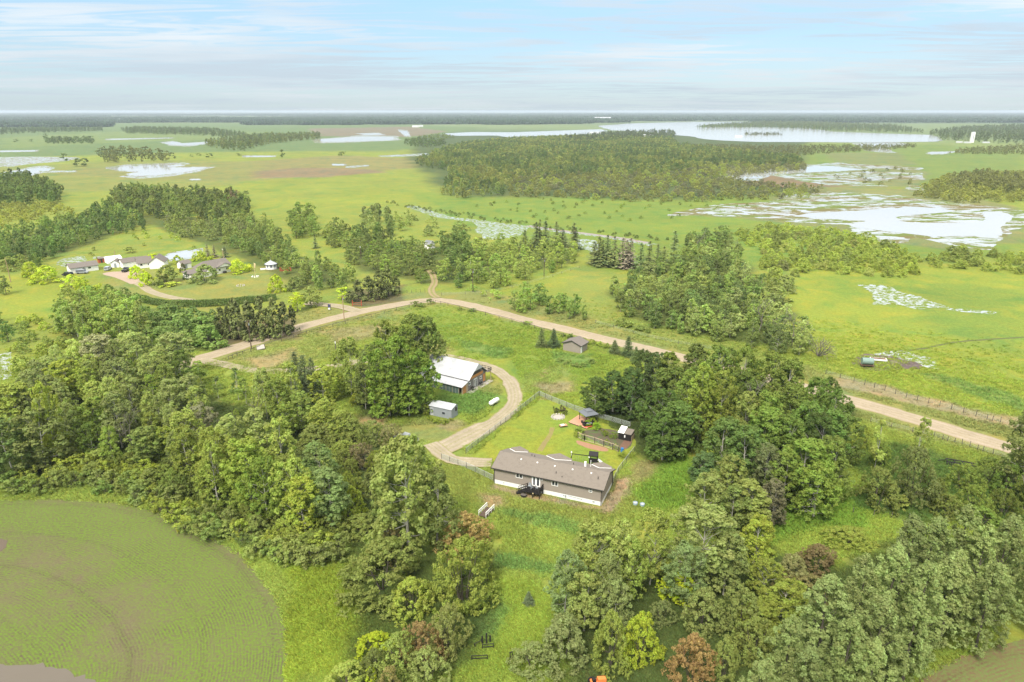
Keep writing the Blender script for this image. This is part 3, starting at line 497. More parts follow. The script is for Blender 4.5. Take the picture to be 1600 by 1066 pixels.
# ------------------------------------------------------------------ water
def watermat(name, col=(.30, .31, .32), rough=.07, veg=None, thr=(.5, .53), scale=(.12, .12), bump=.02):
    m = bpy.data.materials.new(name); m.use_nodes = True; t = m.node_tree; b = t.nodes['Principled BSDF']
    b.inputs['IOR'].default_value = 1.33; b.inputs['Specular IOR Level'].default_value = .9
    g = nd(t, 'ShaderNodeTexCoord'); mp = nd(t, 'ShaderNodeMapping'); mp.inputs['Scale'].default_value = (scale[0], scale[1], 1); t.links.new(g.outputs['Object'], mp.inputs[0])
    rip = nd(t, 'ShaderNodeTexNoise', i_Scale=1.2, i_Detail=3); t.links.new(g.outputs['Object'], rip.inputs[0])
    bp = nd(t, 'ShaderNodeBump', i_Distance=bump, i_Strength=.25); t.links.new(rip.outputs[0], bp.inputs['Height']); t.links.new(bp.outputs[0], b.inputs['Normal'])
    if veg:
        n = nd(t, 'ShaderNodeTexNoise', i_Scale=1.0, i_Detail=9, i_Roughness=.72, i_Distortion=.8); t.links.new(mp.outputs[0], n.inputs[0])
        n2 = nd(t, 'ShaderNodeTexNoise', i_Scale=.35, i_Detail=4); t.links.new(mp.outputs[0], n2.inputs[0])
        f = ramp(t, n.outputs[0], [(thr[0], 0.0), (thr[1], 1.0)])
        vc = mixc(t, ramp(t, n2.outputs[0], [(.42, 0.0), (.58, 1.0)]), veg[0], veg[1])
        t.links.new(mixc(t, f, col, vc), b.inputs['Base Color']); t.links.new(mth(t, 'ADD', mth(t, 'MULTIPLY', f, .85), rough), b.inputs['Roughness'])
        t.links.new(mth(t, 'SUBTRACT', .9, mth(t, 'MULTIPLY', f, .85)), b.inputs['Specular IOR Level'])
    else:
        b.inputs['Base Color'].default_value = col + (1,); b.inputs['Roughness'].default_value = rough
    return m
WO = watermat('open_water', (.38, .38, .375)); WL = watermat('lake_water', (.37, .37, .37), .12)  # pale base colours, here and below, carry part of the sky's white reflection
WS = watermat('reedy_water', (.36, .37, .37), .08, ((.13, .17, .03), (.15, .11, .06)), (.50, .53), (.16, .22))
WM = watermat('marsh_water', (.40, .40, .395), .08, ((.12, .16, .04), (.145, .125, .055)), (.46, .50), (.05, .10))
WG = watermat('grassy_water', (.38, .39, .38), .08, ((.13, .18, .025), (.14, .175, .03)), (.47, .50), (.45, .55))
WD = watermat('dark_creek_water', (.02, .02, .018), .06); WB = watermat('silty_water', (.30, .20, .12), .15); WMud = mat('muddy_water', (.125, .105, .08), .35, .05, .5, spec=.25)
sheet('lake', [(936, 197), (985, 193), (1080, 190.5), (1180, 190.5), (1178, 193), (1100, 195.5), (1090, 199), (1180, 199), (1259, 200), (1303, 206), (1400, 209.5), (1452, 211), (1475, 216), (1470, 222), (1350, 223), (1230, 222), (1160, 222), (1110, 219), (1082, 215), (1040, 209), (990, 205), (950, 204)], .3, WL, namp=25, nsc=120, step=25, label='pale lake spread below the wooded horizon')
sheet('river', [(690, 209), (740, 206.5), (800, 207), (870, 204.5), (940, 202), (950, 205), (915, 210), (830, 213.5), (800, 215.5), (775, 212), (705, 212.5)], .2, WL, namp=12, nsc=80, step=20)
PONDS = [
 ([(-60, 246), (0, 245.4), (44, 245), (101, 246), (125, 245.5), (121, 249), (101, 252), (34, 258), (20, 261), (7, 261), (-60, 262)], WS, 8, 40),
 ([(7, 270), (44, 264), (68, 262), (81, 265), (61, 270), (51, 273), (20, 277), (8, 274)], WO, 3, 15),
 ([(60, 267), (120, 266.5), (120, 269), (66, 270)], WS, 2, 15),
 ([(174, 263), (202, 259.5), (236, 258.5), (280, 257.5), (291, 259), (252, 262), (324, 262), (297, 268), (253, 273.5), (216, 275), (194, 272.5), (218, 268.5), (188, 266)], WO, 3, 15),
 ([(255, 223), (275, 221.5), (284, 224), (324, 222), (328, 223.4), (297, 227.5), (268, 226.5)], WO, 6, 30),
 ([(172, 217), (263, 215.4), (264, 216.6), (175, 218.4)], WO, 5, 30), ([(0, 235.5), (54, 235), (54, 236.8), (0, 237.5)], WO, 4, 30),
 ([(380, 243.4), (426, 243.4), (426, 245.2), (382, 245.4)], WO, 3, 30), ([(296, 279.5), (314, 280), (313, 281.6), (297, 281.6)], WO, 1.5, 15),
 ([(519, 256.5), (539, 256.5), (539, 258.6), (520, 258.6)], WO, 2, 20), ([(500, 218), (560, 213.5), (614, 214), (616, 219), (560, 221), (505, 222)], WO, 12, 60),
 ([(560, 209), (590, 208), (600, 210.5), (570, 211)], WO, 6, 40), ([(622, 204), (636, 205), (640, 212), (632, 212), (626, 207)], WO, 5, 40),
 ([(589, 243.5), (640, 241), (678, 239), (679, 243), (640, 244.5), (600, 245.5)], WS, 4, 30), ([(538, 260), (574, 257.5), (576, 260), (541, 263)], WS, 3, 30),
 ([(742, 347), (760, 346), (812, 352), (822, 358), (810, 370), (760, 375), (745, 362)], WG, 3, 8), ([(898, 372), (934, 376), (932, 394), (900, 388)], WG, 3, 8),
 ([(1337, 226), (1384, 223.8), (1418, 227), (1379, 231), (1393, 236.5), (1364, 235), (1347, 231)], WO, 10, 60),
 ([(1138, 271), (1148, 266), (1229, 262.5), (1296, 259), (1352, 265.5), (1296, 268.5), (1235, 270.5), (1205, 273.5), (1195, 278.5), (1154, 278.5), (1141, 276.5)], WO, 5, 25),
 ([(1205, 273.5), (1280, 270), (1340, 268), (1441, 270), (1446, 281), (1330, 283), (1400, 292), (1300, 290), (1240, 281)], WM, 5, 25),
 ([(1230, 258), (1330, 256), (1440, 262), (1440, 266), (1300, 262)], WM, 5, 25), ([(1450, 238), (1500, 236.5), (1480, 240), (1455, 241)], WO, 5, 25), ([(1417, 290), (1445, 290), (1446, 298), (1420, 298)], WM, 4, 20),
 ([(1040, 338), (1060, 330), (1127, 319), (1205, 316), (1222, 304), (1300, 300), (1400, 305), (1440, 312), (1566, 324), (1640, 335), (1640, 352), (1600, 352), (1566, 371), (1549, 391), (1499, 388), (1431, 372), (1397, 382), (1330, 365), (1323, 352), (1222, 346), (1161, 338), (1090, 337)], WM, 5, 14),
 ([(1340, 445), (1364, 444), (1384, 446), (1408, 457), (1441, 464), (1482, 481), (1431, 483), (1397, 476), (1367, 476), (1364, 459)], WG, 2, 6),
 ([(1482, 481), (1560, 488), (1560, 492), (1480, 486)], WG, 1.5, 6), ([(1360, 553), (1411, 547), (1457, 560), (1467, 573), (1494, 582), (1458, 576), (1424, 567), (1381, 557)], WG, 1.2, 5),
 ([(258, 403), (267, 396), (312, 391.5), (302, 402), (265, 406)], WO, 1, 6), ([(84, 415), (98, 404), (134, 400), (134, 408), (100, 418)], WG, 2, 6),
 ([(-40, 560), (0, 555), (18, 548), (22, 575), (14, 592), (-40, 600)], WG, 1.5, 5), ([(146, 401), (168, 401), (166, 405), (148, 405)], WG, 1.5, 6)]
for q, (px, m, na_, ns_) in enumerate(PONDS):
    if m is WO:
        cu, cv = sum(p[0] for p in px) / len(px), sum(p[1] for p in px) / len(px)
        sheet('flooded_margin', [(cu + (u - cu) * 1.18, cv + (v - cv) * 1.45) for u, v in px], .008, WS, namp=na_ * 1.6, nsc=ns_, step=max(1, ns_ / 5), seed=q * 3 + 2)
    sheet('flooded_marsh' if m in (WM, WG, WS) else 'pond', px, .012 + .004 * (q % 5), m, namp=na_, nsc=ns_, step=max(1, ns_ / 5), seed=q * 3 + 1)
sheet('marsh_water', [(1242, 338), (1262, 333), (1347, 329), (1391, 326), (1420, 323), (1475, 326), (1489, 331), (1440, 335), (1401, 339), (1397, 344), (1418, 347), (1475, 349), (1532, 348), (1541, 340), (1532, 330), (1566, 331), (1586, 340), (1566, 354), (1566, 369), (1465, 370), (1418, 365), (1330, 355), (1323, 350), (1357, 345.5), (1300, 343)], .045, WO, namp=2.5, nsc=10, step=3)
ribbon('silty_creek', [(640, 322), (690, 338), (730, 344), (780, 350), (830, 355), (880, 362), (930, 368), (980, 375), (1020, 383)], lambda t: 9 if t < .5 else 7, WB if False else WG, .05, 0, 2.0)
ribbon('silty_water', [(825, 353), (880, 361), (930, 367), (980, 374), (1012, 380)], 4.5, WB, .06, 0, 1.0)
ribbon('creek', [(520, 668), (548, 695), (560, 722), (570, 750), (580, 780), (600, 805), (628, 850), (650, 905), (690, 945), (705, 960)], 2.6, WD, .012, 0, .8)
sheet('muddy_puddle', [(-40, 1034), (20, 1036), (70, 1041), (110, 1048), (160, 1070), (180, 1120), (-40, 1120)], .02, WMud, namp=1.6, nsc=2, step=.5)
sheet('muddy_puddle', [(-40, 835), (0, 834), (10, 845), (4, 862), (-40, 880)], .02, watermat('dark_muddy_water', (.09, .06, .03), .2), namp=1, nsc=3, step=1)
sheet('churned_mud', [(1325, 568), (1350, 553), (1381, 556), (1431, 566), (1443, 575), (1397, 577), (1364, 581)], .03, mat('wet_mud', (.085, .055, .045), .5, .35, 1.5, col2=(.17, .13, .09), c2scale=.6, bump=.15, bscale=2), namp=1.2, nsc=3, step=1)

# ------------------------------------------------------------------ plant library
def leaf_quads(C, N, S, el=1.0, rng=rs):
    """diamond leaves at centres C with normals N and sizes S"""
    n = len(C); N = N / (np.linalg.norm(N, axis=1, keepdims=True) + 1e-9)
    r = rng.normal(size=(n, 3)); T = np.cross(N, r); T /= (np.linalg.norm(T, axis=1, keepdims=True) + 1e-9); B = np.cross(N, T)
    S = S[:, None]; V = np.stack([C - T * S * .5 * el, C - B * S * .36 + N * S * .08, C + T * S * .5 * el, C + B * S * .36 + N * S * .08], 1).reshape(-1, 3)
    return V, np.arange(4 * n).reshape(-1, 4)
def unit(n, rng, up=0.0):
    d = rng.normal(size=(n, 3)); d /= np.linalg.norm(d, axis=1, keepdims=True); d[:, 2] += up; return d / np.linalg.norm(d, axis=1, keepdims=True)
def crown_data(rng, H, R, zb, prof, nb, br, ns, sr, nl, ls, squash=1.0, droop=0.0, inner=.35, open_=0.0, tp=.9, spire=0.0):
    """boughs on an uneven envelope, twigs on each bough, leaves on each twig"""
    lob = rng.uniform(0, 7, 6)
    t = rng.uniform(0.0, 1, nb) ** tp; th = rng.uniform(0, math.tau, nb) + np.arange(nb) * 2.4
    env = prof(t) * R * (1 + .22 * np.sin(2 * th + lob[0]) + .16 * np.sin(3 * th + lob[1] + 4 * t) + .14 * np.sin(7 * t + lob[2] + th))
    rad = env * np.sqrt(rng.uniform(inner, 1, nb)) - br * .45; rad = np.maximum(rad, 0)
    c1 = np.stack([rad * np.cos(th), rad * np.sin(th), zb + (H - zb - br * .5) * t], 1)
    bs = br * rng.uniform(.65, 1.25, nb) * (1 - .35 * t)
    out = np.stack([np.cos(th), np.sin(th), np.full(nb, .35)], 1)
    k1 = np.repeat(np.arange(nb), ns)
    d = unit(nb * ns, rng, .25) + out[k1] * .45; d /= np.linalg.norm(d, axis=1, keepdims=True)
    c2 = c1[k1] + d * bs[k1][:, None] * rng.uniform(.55, 1.0, (nb * ns, 1)) * np.array([1, 1, .8 * squash])
    c2[:, 2] -= droop * rng.uniform(0, 1, nb * ns) * bs[k1]
    c2[:, 2] += spire * bs[k1] * rng.uniform(0, 1, nb * ns) ** 2 * (1 - np.hypot(d[:, 0], d[:, 1])) * 2
    k2 = np.repeat(np.arange(nb * ns), nl)
    d2 = unit(len(k2), rng, .3); p = c2[k2] + d2 * sr * rng.uniform(.3, 1.0, (len(k2), 1)) * np.array([1, 1, .75 + droop])
    N = (p - c1[k1][k2]) / br * .9 + d2 * .5 + rng.normal(size=p.shape) * .38 + np.array([0, 0, .35])
    S = ls * rng.uniform(.65, 1.35, len(p)); p[:, 2] = np.maximum(p[:, 2], .1)
    V, F_ = leaf_quads(p, N, S, rng=rng)
    bg = np.repeat(rng.uniform(0, 1, nb)[k1][k2] * .6 + rng.uniform(0, 1, nb * ns)[k2] * .4, 4)
    return V, F_, bg, c1
def tube(pts, rad, n=6):
    V = []; F_ = []
    for k, (p, r) in enumerate(zip(pts, rad)):
        d = (Vector(pts[min(k + 1, len(pts) - 1)]) - Vector(pts[max(k - 1, 0)])).normalized()
        x = d.cross(Vector((0, 1, 0)) if abs(d.y) < .9 else Vector((1, 0, 0))).normalized(); y = d.cross(x)
        for q in range(n):
            a = math.tau * q / n; o = Vector(p) + (x * math.cos(a) + y * math.sin(a)) * r; V.append(tuple(o))
        if k: F_ += [((k - 1) * n + q, (k - 1) * n + (q + 1) % n, k * n + (q + 1) % n, k * n + q) for q in range(n)]
    return V, F_
def trunk_data(rng, H, r0, c1, nlimb, stems=1, lean=.04, top=.9):
    V = []; F_ = []
    def add(v, f):
        o = len(V); V.extend(v); F_.extend([tuple(i + o for i in q) for q in f])
    axis = []
    for s_ in range(stems):
        a = rng.uniform(0, math.tau); off = (0 if stems == 1 else .35); sp_ = lean if stems == 1 else .28
        K = 9; pts = []
        for k in range(K):
            t = k / (K - 1); z = H * top * t * (1 if stems == 1 else rng.uniform(.85, 1))
            pts.append((off * math.cos(a) + math.cos(a) * sp_ * z + .12 * math.sin(3 * t + a) * H / 15, off * math.sin(a) + math.sin(a) * sp_ * z + .12 * math.cos(4 * t + a) * H / 15, z - .15))
        add(*tube(pts, [r0 * (1 - .85 * k / (K - 1)) * (1.25 if k == 0 else 1) for k in range(K)], 7)); axis.append(pts)
    idx = rng.permutation(len(c1))[:nlimb]
    for q in idx:
        c = c1[q]; pts = axis[q % stems]; zt = max(c[2] * .72, c[2] - 3.5); k = min(range(len(pts)), key=lambda i: abs(pts[i][2] - zt)); p = pts[k]
        mid = ((p[0] + c[0]) / 2, (p[1] + c[1]) / 2, (p[2] + c[2]) / 2 - .2)
        rr_ = r0 * (1 - .85 * p[2] / H) * .5
        add(*tube([p, mid, tuple(c)], [max(rr_, .03), max(rr_ * .6, .025), .02], 4))
    return np.array(V), F_
pf_aspen = lambda t: np.sqrt(np.clip(1 - (np.abs(t - .42) / .62) ** 2.2, .03, 1))
pf_broad = lambda t: np.sqrt(np.clip(1 - (np.abs(t - .34) / .70) ** 2.4, .03, 1))
pf_pop = lambda t: np.sqrt(np.clip(1 - (np.abs(t - .28) / .74) ** 1.7, .02, 1)) * (1 - .22 * t)
pf_dome = lambda t: np.sqrt(np.clip(1 - t ** 2.0, .02, 1))
pf_round = lambda t: np.sqrt(np.clip(1 - (np.abs(t - .48) / .56) ** 3.0, .03, 1))
pf_col = lambda t: np.clip(np.sqrt(np.clip(1 - (np.abs(t - .35) / .67) ** 1.8, .02, 1)), 0, 1)
def conifer_data(rng, H, R, lev, nbr, nq, ls, ragged=.15, z0=.06, pw=.85, tipn=1):
    Cs = []; Ns = []; Ss = []; bg = []
    for l in range(lev):
        t = l / (lev - 1); z = H * (z0 + (1 - z0) * t); r = R * (1 - t) ** pw * (1 + rng.uniform(-ragged, ragged)) + .10
        n = max(4, int(nbr * (1 - .6 * t)))
        for b in range(n):
            a = rng.uniform(0, math.tau); rb = r * rng.uniform(1 - ragged * 2, 1.05); g = rng.uniform()
            for q in range(nq):
                s = ((q + rng.uniform()) / nq) ** .7; x = rb * s
                wob = rng.normal() * .10 * R
                Cs.append((x * math.cos(a) - wob * math.sin(a), x * math.sin(a) + wob * math.cos(a), z - .30 * x + .12 * x * s + rng.normal() * .06)); Ns.append((math.cos(a) * .45 + rng.normal() * .3, math.sin(a) * .45 + rng.normal() * .3, 1.0)); Ss.append(ls * rng.uniform(.7, 1.3) * (1 - .35 * t)); bg.append(g)
    for q in range(14 * tipn):
        z = H * rng.uniform(.93, 1.02); Cs.append((rng.normal() * .05, rng.normal() * .05, z)); Ns.append(tuple(rng.normal(size=3))); Ss.append(ls * .6); bg.append(.5)
    V, F_ = leaf_quads(np.array(Cs), np.array(Ns), np.array(Ss), 1.25, rng)
    return V, F_, np.repeat(bg, 4), None
LIB = {}   # species -> lod -> list of (crown mesh, trunk mesh, H, R)
def reg(sp, lod, H, R, cd, td, lm, tm):
    V, F_, bg, c1 = cd
    cmesh = npmesh('crown', V, F_, [lm], attrs={'bough': ('FLOAT', 'POINT', bg)})
    tmesh = None
    if td is not None:
        tv, tf = td; tmesh = npmesh('trunk', tv, tf, [tm])
    LIB.setdefault(sp, {}).setdefault(lod, []).append((cmesh, tmesh, H, R))
def mk(sp, lod, seed, H, R, zb, prof, nb, br, ns, sr, nl, ls, r0, limbs, tm, stems=1, **kw):
    rng = np.random.RandomState(seed); cd = crown_data(rng, H, R, zb, prof, nb, br, ns, sr, nl, ls, **kw)
    reg(sp, lod, H, R, cd, trunk_data(rng, H, r0, cd[3], limbs, stems), LEAF, tm)
BK, BI = M['bark'], M['birch']
for s in range(5):
    mk('aspen', 0, 10 + s, 15, [3.2, 3.6, 3.0, 3.9, 3.4][s], [2.6, 1.6, 3.6, 2.0, 1.2][s], pf_aspen, 130, .85, 10, .34, 9, .33, .16, 26, BI, spire=.5)
for s in range(3):
    mk('aspen', 1, 30 + s, 15, 3.9, [1.5, 1, 2][s], pf_round, 54, 1.5, 9, .6, 7, .66, .17, 6, BI)
    mk('aspen', 2, 40 + s, 15, 4.4, 1.2, pf_round, 28, 1.8, 6, .9, 5, 1.2, .2, 0, BI)
for s in range(2): mk('aspen', 3, 45 + s, 15, 4.5, 1.5, pf_round, 12, 2.2, 3, 1.0, 4, 2.4, .2, 0, BI)
for s in range(4):
    mk('poplar', 0, 50 + s, 15, [3.7, 4.0, 3.4, 3.8][s], .5, pf_pop, 190, .72, 8, .30, 9, .27, .22, 12, BK, spire=.9)
for s in range(4):
    mk('broadleaf', 0, 60 + s, 15, [4.3, 4.8, 4.0, 4.5][s], [1.2, .8, 1.8, 1.0][s], pf_broad, 150, 1.05, 10, .38, 9, .36, .24, 26, BI, spire=.3)
for s in range(2):
    mk('broadleaf', 1, 66 + s, 15, 4.8, 1.0, pf_round, 40, 1.7, 8, .6, 7, .70, .24, 4, BK); mk('broadleaf', 2, 68 + s, 15, 5.0, 1, pf_round, 20, 1.9, 5, .9, 5, 1.25, .25, 0, BK)
mk('broadleaf', 3, 69, 15, 5.5, 1, pf_broad, 10, 2.2, 3, 1.1, 4, 2.4, .25, 0, BK)
for s in range(4):
    mk('willow', 0, 70 + s, 7, [4.2, 4.8, 3.9, 4.4][s], .2, pf_dome, 210, .62, 8, .27, 8, .23, .10, 8, BK, 6, squash=.95, inner=.5, tp=1.25, spire=.4)
for s in range(2):
    mk('willow', 1, 76 + s, 7, 4.4, .2, pf_dome, 50, 1.1, 8, .45, 6, .55, .10, 0, BK, 4, inner=.5, tp=1.25)
    mk('willow', 2, 78 + s, 7, 4.8, .2, pf_dome, 26, 1.4, 5, .6, 4, .95, .12, 0, BK, 2, inner=.5, tp=1.2)
mk('willow', 3, 80, 7, 5.5, .2, pf_dome, 9, 1.8, 3, .9, 4, 2.0, .14, 0, BK, 2)
for s in range(5):
    mk('shrub', 0, 85 + s, 2.6, [1.5, 1.7, 1.4, 1.6, 1.3][s], .05, pf_broad, 26, .48, 7, .24, 8, .21, .03, 10, BK, 4)
for s in range(2): mk('shrub', 1, 91 + s, 2.6, 1.7, .1, pf_dome, 14, .6, 5, .3, 4, .42, .03, 0, BK, 2)
mk('shrub', 2, 93, 2.6, 2.0, .1, pf_dome, 7, .8, 4, .4, 3, .8, .03, 0, BK, 2)
for s in range(3): mk('sapling', 0, 95 + s, 7, 1.25, 1.0, pf_col, 26, .55, 8, .26, 8, .24, .06, 12, BI)
def con(sp, lod, seed, H, R, *a, r0=.16, **kw):
    rng = np.random.RandomState(seed); cd = conifer_data(rng, H, R, *a, **kw)
    reg(sp, lod, H, R, cd, trunk_data(rng, H, r0, np.zeros((0, 3)), 0, 1, .005, .97), NEEDLE, BK)
for s in range(2): con('spruce', 0, 100 + s, 12, 2.1, 34, 13, 6, .34)
for s in range(2): con('spruce', 1, 104 + s, 12, 2.2, 20, 9, 4, .62)
con('spruce', 2, 107, 12, 2.3, 11, 7, 3, 1.1); con('spruce', 3, 108, 12, 3.0, 6, 5, 2, 2.2)
for s in range(3):
    mk('pine', 0, 110 + s, 10, 2.9, .5, lambda t: np.sqrt(np.clip(1 - t ** 1.6, .05, 1)), 80, .85, 9, .36, 8, .34, .2, 10, BK, tp=1.1)
    mk('pine', 1, 115 + s, 10, 3.1, .4, lambda t: np.sqrt(np.clip(1 - t ** 1.6, .05, 1)), 50, 1.0, 8, .4, 6, .55, .2, 4, BK, tp=1.1)
for q in LIB['pine'][0] + LIB['pine'][1]: q[0].materials.clear(); q[0].materials.append(NEEDLE)
LIB['domed'] = LIB['willow']
# bare trees
def bare(seed, H=11, bushy=False):
    rng = np.random.RandomState(seed); V = []; F_ = []
    def add(v, f):
        o = len(V); V.extend(v); F_.extend([tuple(i + o for i in q) for q in f])
    def grow(p, d, l, r, dep):
        q = p + d * l; add(*tube([tuple(p), tuple((p + q) / 2 + Vector(rng.normal(size=3)) * l * .04), tuple(q)], [r, r * .8, r * .6], 5))
        if dep == 0: return
        for k in range(3 if dep > 1 else 4):
            nd_ = (d + Vector(rng.normal(size=3)) * .5 + Vector((0, 0, .12))).normalized(); grow(p + d * l * rng.uniform(.55, 1), nd_, l * rng.uniform(.5, .75), r * .55, dep - 1)
    if bushy:
        for k in range(14): grow(Vector((0, 0, 0)), Vector((rng.normal() * .8, rng.normal() * .8, 1)).normalized(), H * .45, .07, 2)
    else: grow(Vector((0, 0, -.1)), Vector((rng.normal() * .05, rng.normal() * .05, 1)).normalized(), H * .5, .16, 4)
    return npmesh('trunk', V, F_)
BARE = [bare(120), bare(121), bare(122, 6, True)]
GREEN = (.098, .148, .026); DKGREEN = (.062, .106, .024); YG = (.205, .245, .022); OLIVE = (.150, .155, .045); BROWN = (.185, .110, .050); SILVER = (.125, .168, .085); PALEG = (.170, .200, .075)
SPR = (.045, .075, .032); BLUEG = (.070, .130, .062); PINEC = (.056, .070, .024); MIDG = (.105, .165, .045); LIGHT = (.150, .205, .045); GREYB = (.145, .125, .085)
NAMES = {'aspen': 'aspen_tree', 'poplar': 'silver_poplar_tree', 'broadleaf': 'balsam_poplar_tree', 'willow': 'willow_shrub', 'shrub': 'leafy_shrub', 'spruce': 'spruce_tree', 'pine': 'pine_tree', 'sapling': 'young_aspen_tree', 'domed': 'domed_leafy_tree'}
CATS = {'aspen': 'tree', 'poplar': 'tree', 'broadleaf': 'tree', 'willow': 'shrub', 'shrub': 'shrub', 'spruce': 'tree', 'pine': 'tree', 'sapling': 'tree', 'domed': 'tree'}
NOUN = {'aspen': 'aspen', 'poplar': 'poplar', 'broadleaf': 'balsam poplar', 'willow': 'willow shrub', 'shrub': 'low shrub', 'spruce': 'spruce', 'pine': 'pine', 'sapling': 'young aspen', 'domed': 'domed tree'}
PL = []      # all plants: dict(sp, x, y, H, R, tint, stand, label)
def lodof(dist): return 0 if dist < 215 else 1 if dist < 430 else 2 if dist < 1150 else 3
def P_(sp, x, y, H, R, tint, stand=None, label=None): PL.append(dict(sp=sp, x=x, y=y, H=H, R=R, tint=tint, stand=stand, label=label))
def NH(sp, u, vt, H, R, tint, label=None, stand=None):
    """plant whose top the photograph shows at (u, vt), of height H"""
    x, y = G(u, vt, H); P_(sp, x, y, H, R, tint, stand, label)
def NB(sp, u, vt, vb, wpx, tint, label=None, stand=None, ub=None):
    """plant standing at (u, vb) and reaching up to vt"""
    x, y = G(ub or u, vb); lo, hi = .2, 40
    for _ in range(30):
        m_ = (lo + hi) / 2
        if PJ(x, y, m_)[1] > vt: lo = m_
        else: hi = m_
    d = math.hypot(y, CAM_H - lo / 2); P_(sp, x, y, lo, wpx / 2 * d / FPX * (1.9 if sp == 'spruce' else 1), tint, stand, label)
def DM_(sp, u0, u1, vt, vb, tint, label=None, stand=None, kr=.75):
    # a domed plant seen between u0..u1 and vt..vb
    if sp == 'broadleaf' and (u1 - u0) > .95 * (vb - vt): sp = 'domed'
    uc = (u0 + u1) / 2; x, y = G(uc, vb); d = math.hypot(y, CAM_H); R = (u1 - u0) / 2 * d / FPX; y += R * kr; x *= y / (y - R * kr); lo, hi = .3, 30
    for _ in range(30):
        m_ = (lo + hi) / 2
        if PJ(x, y + R * .25, m_)[1] > vt: lo = m_
        else: hi = m_
    P_(sp, x, y, lo, R, tint, stand, label)
def tint_shift(c, d):
    k = 1.56 if d < 215 else 2.1 if d < 500 else 1.95
    if c[0] > c[1] * 1.04: return (c[0] * .90 * k, (c[1] * .75 + c[0] * .24) * k, c[2] * k)
    g_ = c[1] * 1.06; return (min(c[0] * (1.38 - .9 * max(0, c[0] - .08)), g_ * (.88 if d < 500 else .98)) * k, g_ * k, (c[2] * .74 + .006) * k)
def jit(c, a=.12):
    k = 1 + rs.uniform(-a, a); return tuple(max(.005, q * k * (1 + rs.uniform(-a, a) * .5)) for q in c)
GRID = {}
def near(x, y, r):
    gx_, gy_ = int(x // 8), int(y // 8)
    for a in (-1, 0, 1):
        for b in (-1, 0, 1):
            for (px, py) in GRID.get((gx_ + a, gy_ + b), ()):
                if (px - x) ** 2 + (py - y) ** 2 < r * r: return True
    return False
def occupy(x, y): GRID.setdefault((int(x // 8), int(y // 8)), []).append((x, y))
NOGO = [np.array([(p.x, p.y) for p in smooth(GA(ROAD), 6)])]
def stand(name, sp, px, H, spacing, tints, Hr=(.75, 1.15), Rk=1.0, zk=.55, keep=1.0, avoid=True):
    P = np.array(GA(px, H * zk)); x0, y0 = P.min(0); x1, y1 = P.max(0); n = 0
    nx_ = max(1, int((x1 - x0) / spacing)); ny_ = max(1, int((y1 - y0) / spacing))
    X, Y = np.meshgrid(np.arange(nx_ + 1), np.arange(ny_ + 1), indexing='ij')
    X = x0 + (X + (Y % 2) * .5).ravel() * spacing + rs.uniform(-.42, .42, X.size) * spacing; Y = y0 + Y.ravel() * spacing + rs.uniform(-.42, .42, Y.size) * spacing
    ok = inside(X, Y, P); X, Y = X[ok], Y[ok]
    cl = fbm(X / (spacing * 4), Y / (spacing * 4), 13)
    for x, y, c in zip(X, Y, cl):
        if rs.uniform() > keep: continue
        d = math.hypot(x, y)
        if d < 700:
            if avoid and near(x, y, spacing * .62): continue
            if d < 330 and ((NOGO[0] - (x, y)) ** 2).sum(1).min() < 36: continue
            occupy(x, y)
        s = sp if isinstance(sp, str) else sp[min(int(rs.uniform() * len(sp)), len(sp) - 1)]
        h = H * (.92 if d > 215 else 1) * rs.uniform(*Hr); b = LIB[s][min(LIB[s])][0]
        if s == 'willow' and H > 8: h *= .55
        if s == 'shrub' and H > 4: h *= .3
        tt = tints[int(min(.999, max(0, (c - .5) * 1.6 + .5 + rs.uniform(-.35, .35))) * len(tints))]
        P_(s, x, y, h, b[3] / b[2] * h * Rk * (1.18 if d > 215 else 1.08) * rs.uniform(.85, 1.2), jit(tt), name)

# ------------------------------------------------------------------ plants placed one by one, nearest first
def occ_all(fn):
    def g(*a, **k):
        fn(*a, **k); p = PL[-1]
        for dx, dy in ((0, 0), (p['R'] * .5, 0), (-p['R'] * .5, 0), (0, p['R'] * .5)): occupy(p['x'] + dx, p['y'] + dy)
    return g
NH, NB, DM_ = occ_all(NH), occ_all(NB), occ_all(DM_)
# silver poplar windbreak by the ploughed corner
for u, v, h in [(1195, 1034, 13), (1237, 967, 14.5), (1268, 1010, 13), (1302, 900, 15), (1335, 968, 14), (1353, 869, 15.5), (1404, 852, 15), (1385, 930, 14), (1430, 806, 15.5), (1452, 880, 15), (1470, 809, 15), (1500, 862, 14.5), (1516, 792, 15.5), (1548, 822, 15),
                (1562, 880, 14), (1588, 806, 15.5), (1640, 790, 15), (1655, 850, 14.5), (1175, 1110, 13), (1292, 1075, 12.5), (1235, 1100, 12), (1370, 1000, 12), (1440, 940, 12.5), (1710, 780, 15)]:
    NH('poplar', u, v, h, h * .235, jit((SILVER[0] * .84, SILVER[1] * .95, SILVER[2] * .88), .05), None, 'windbreak')
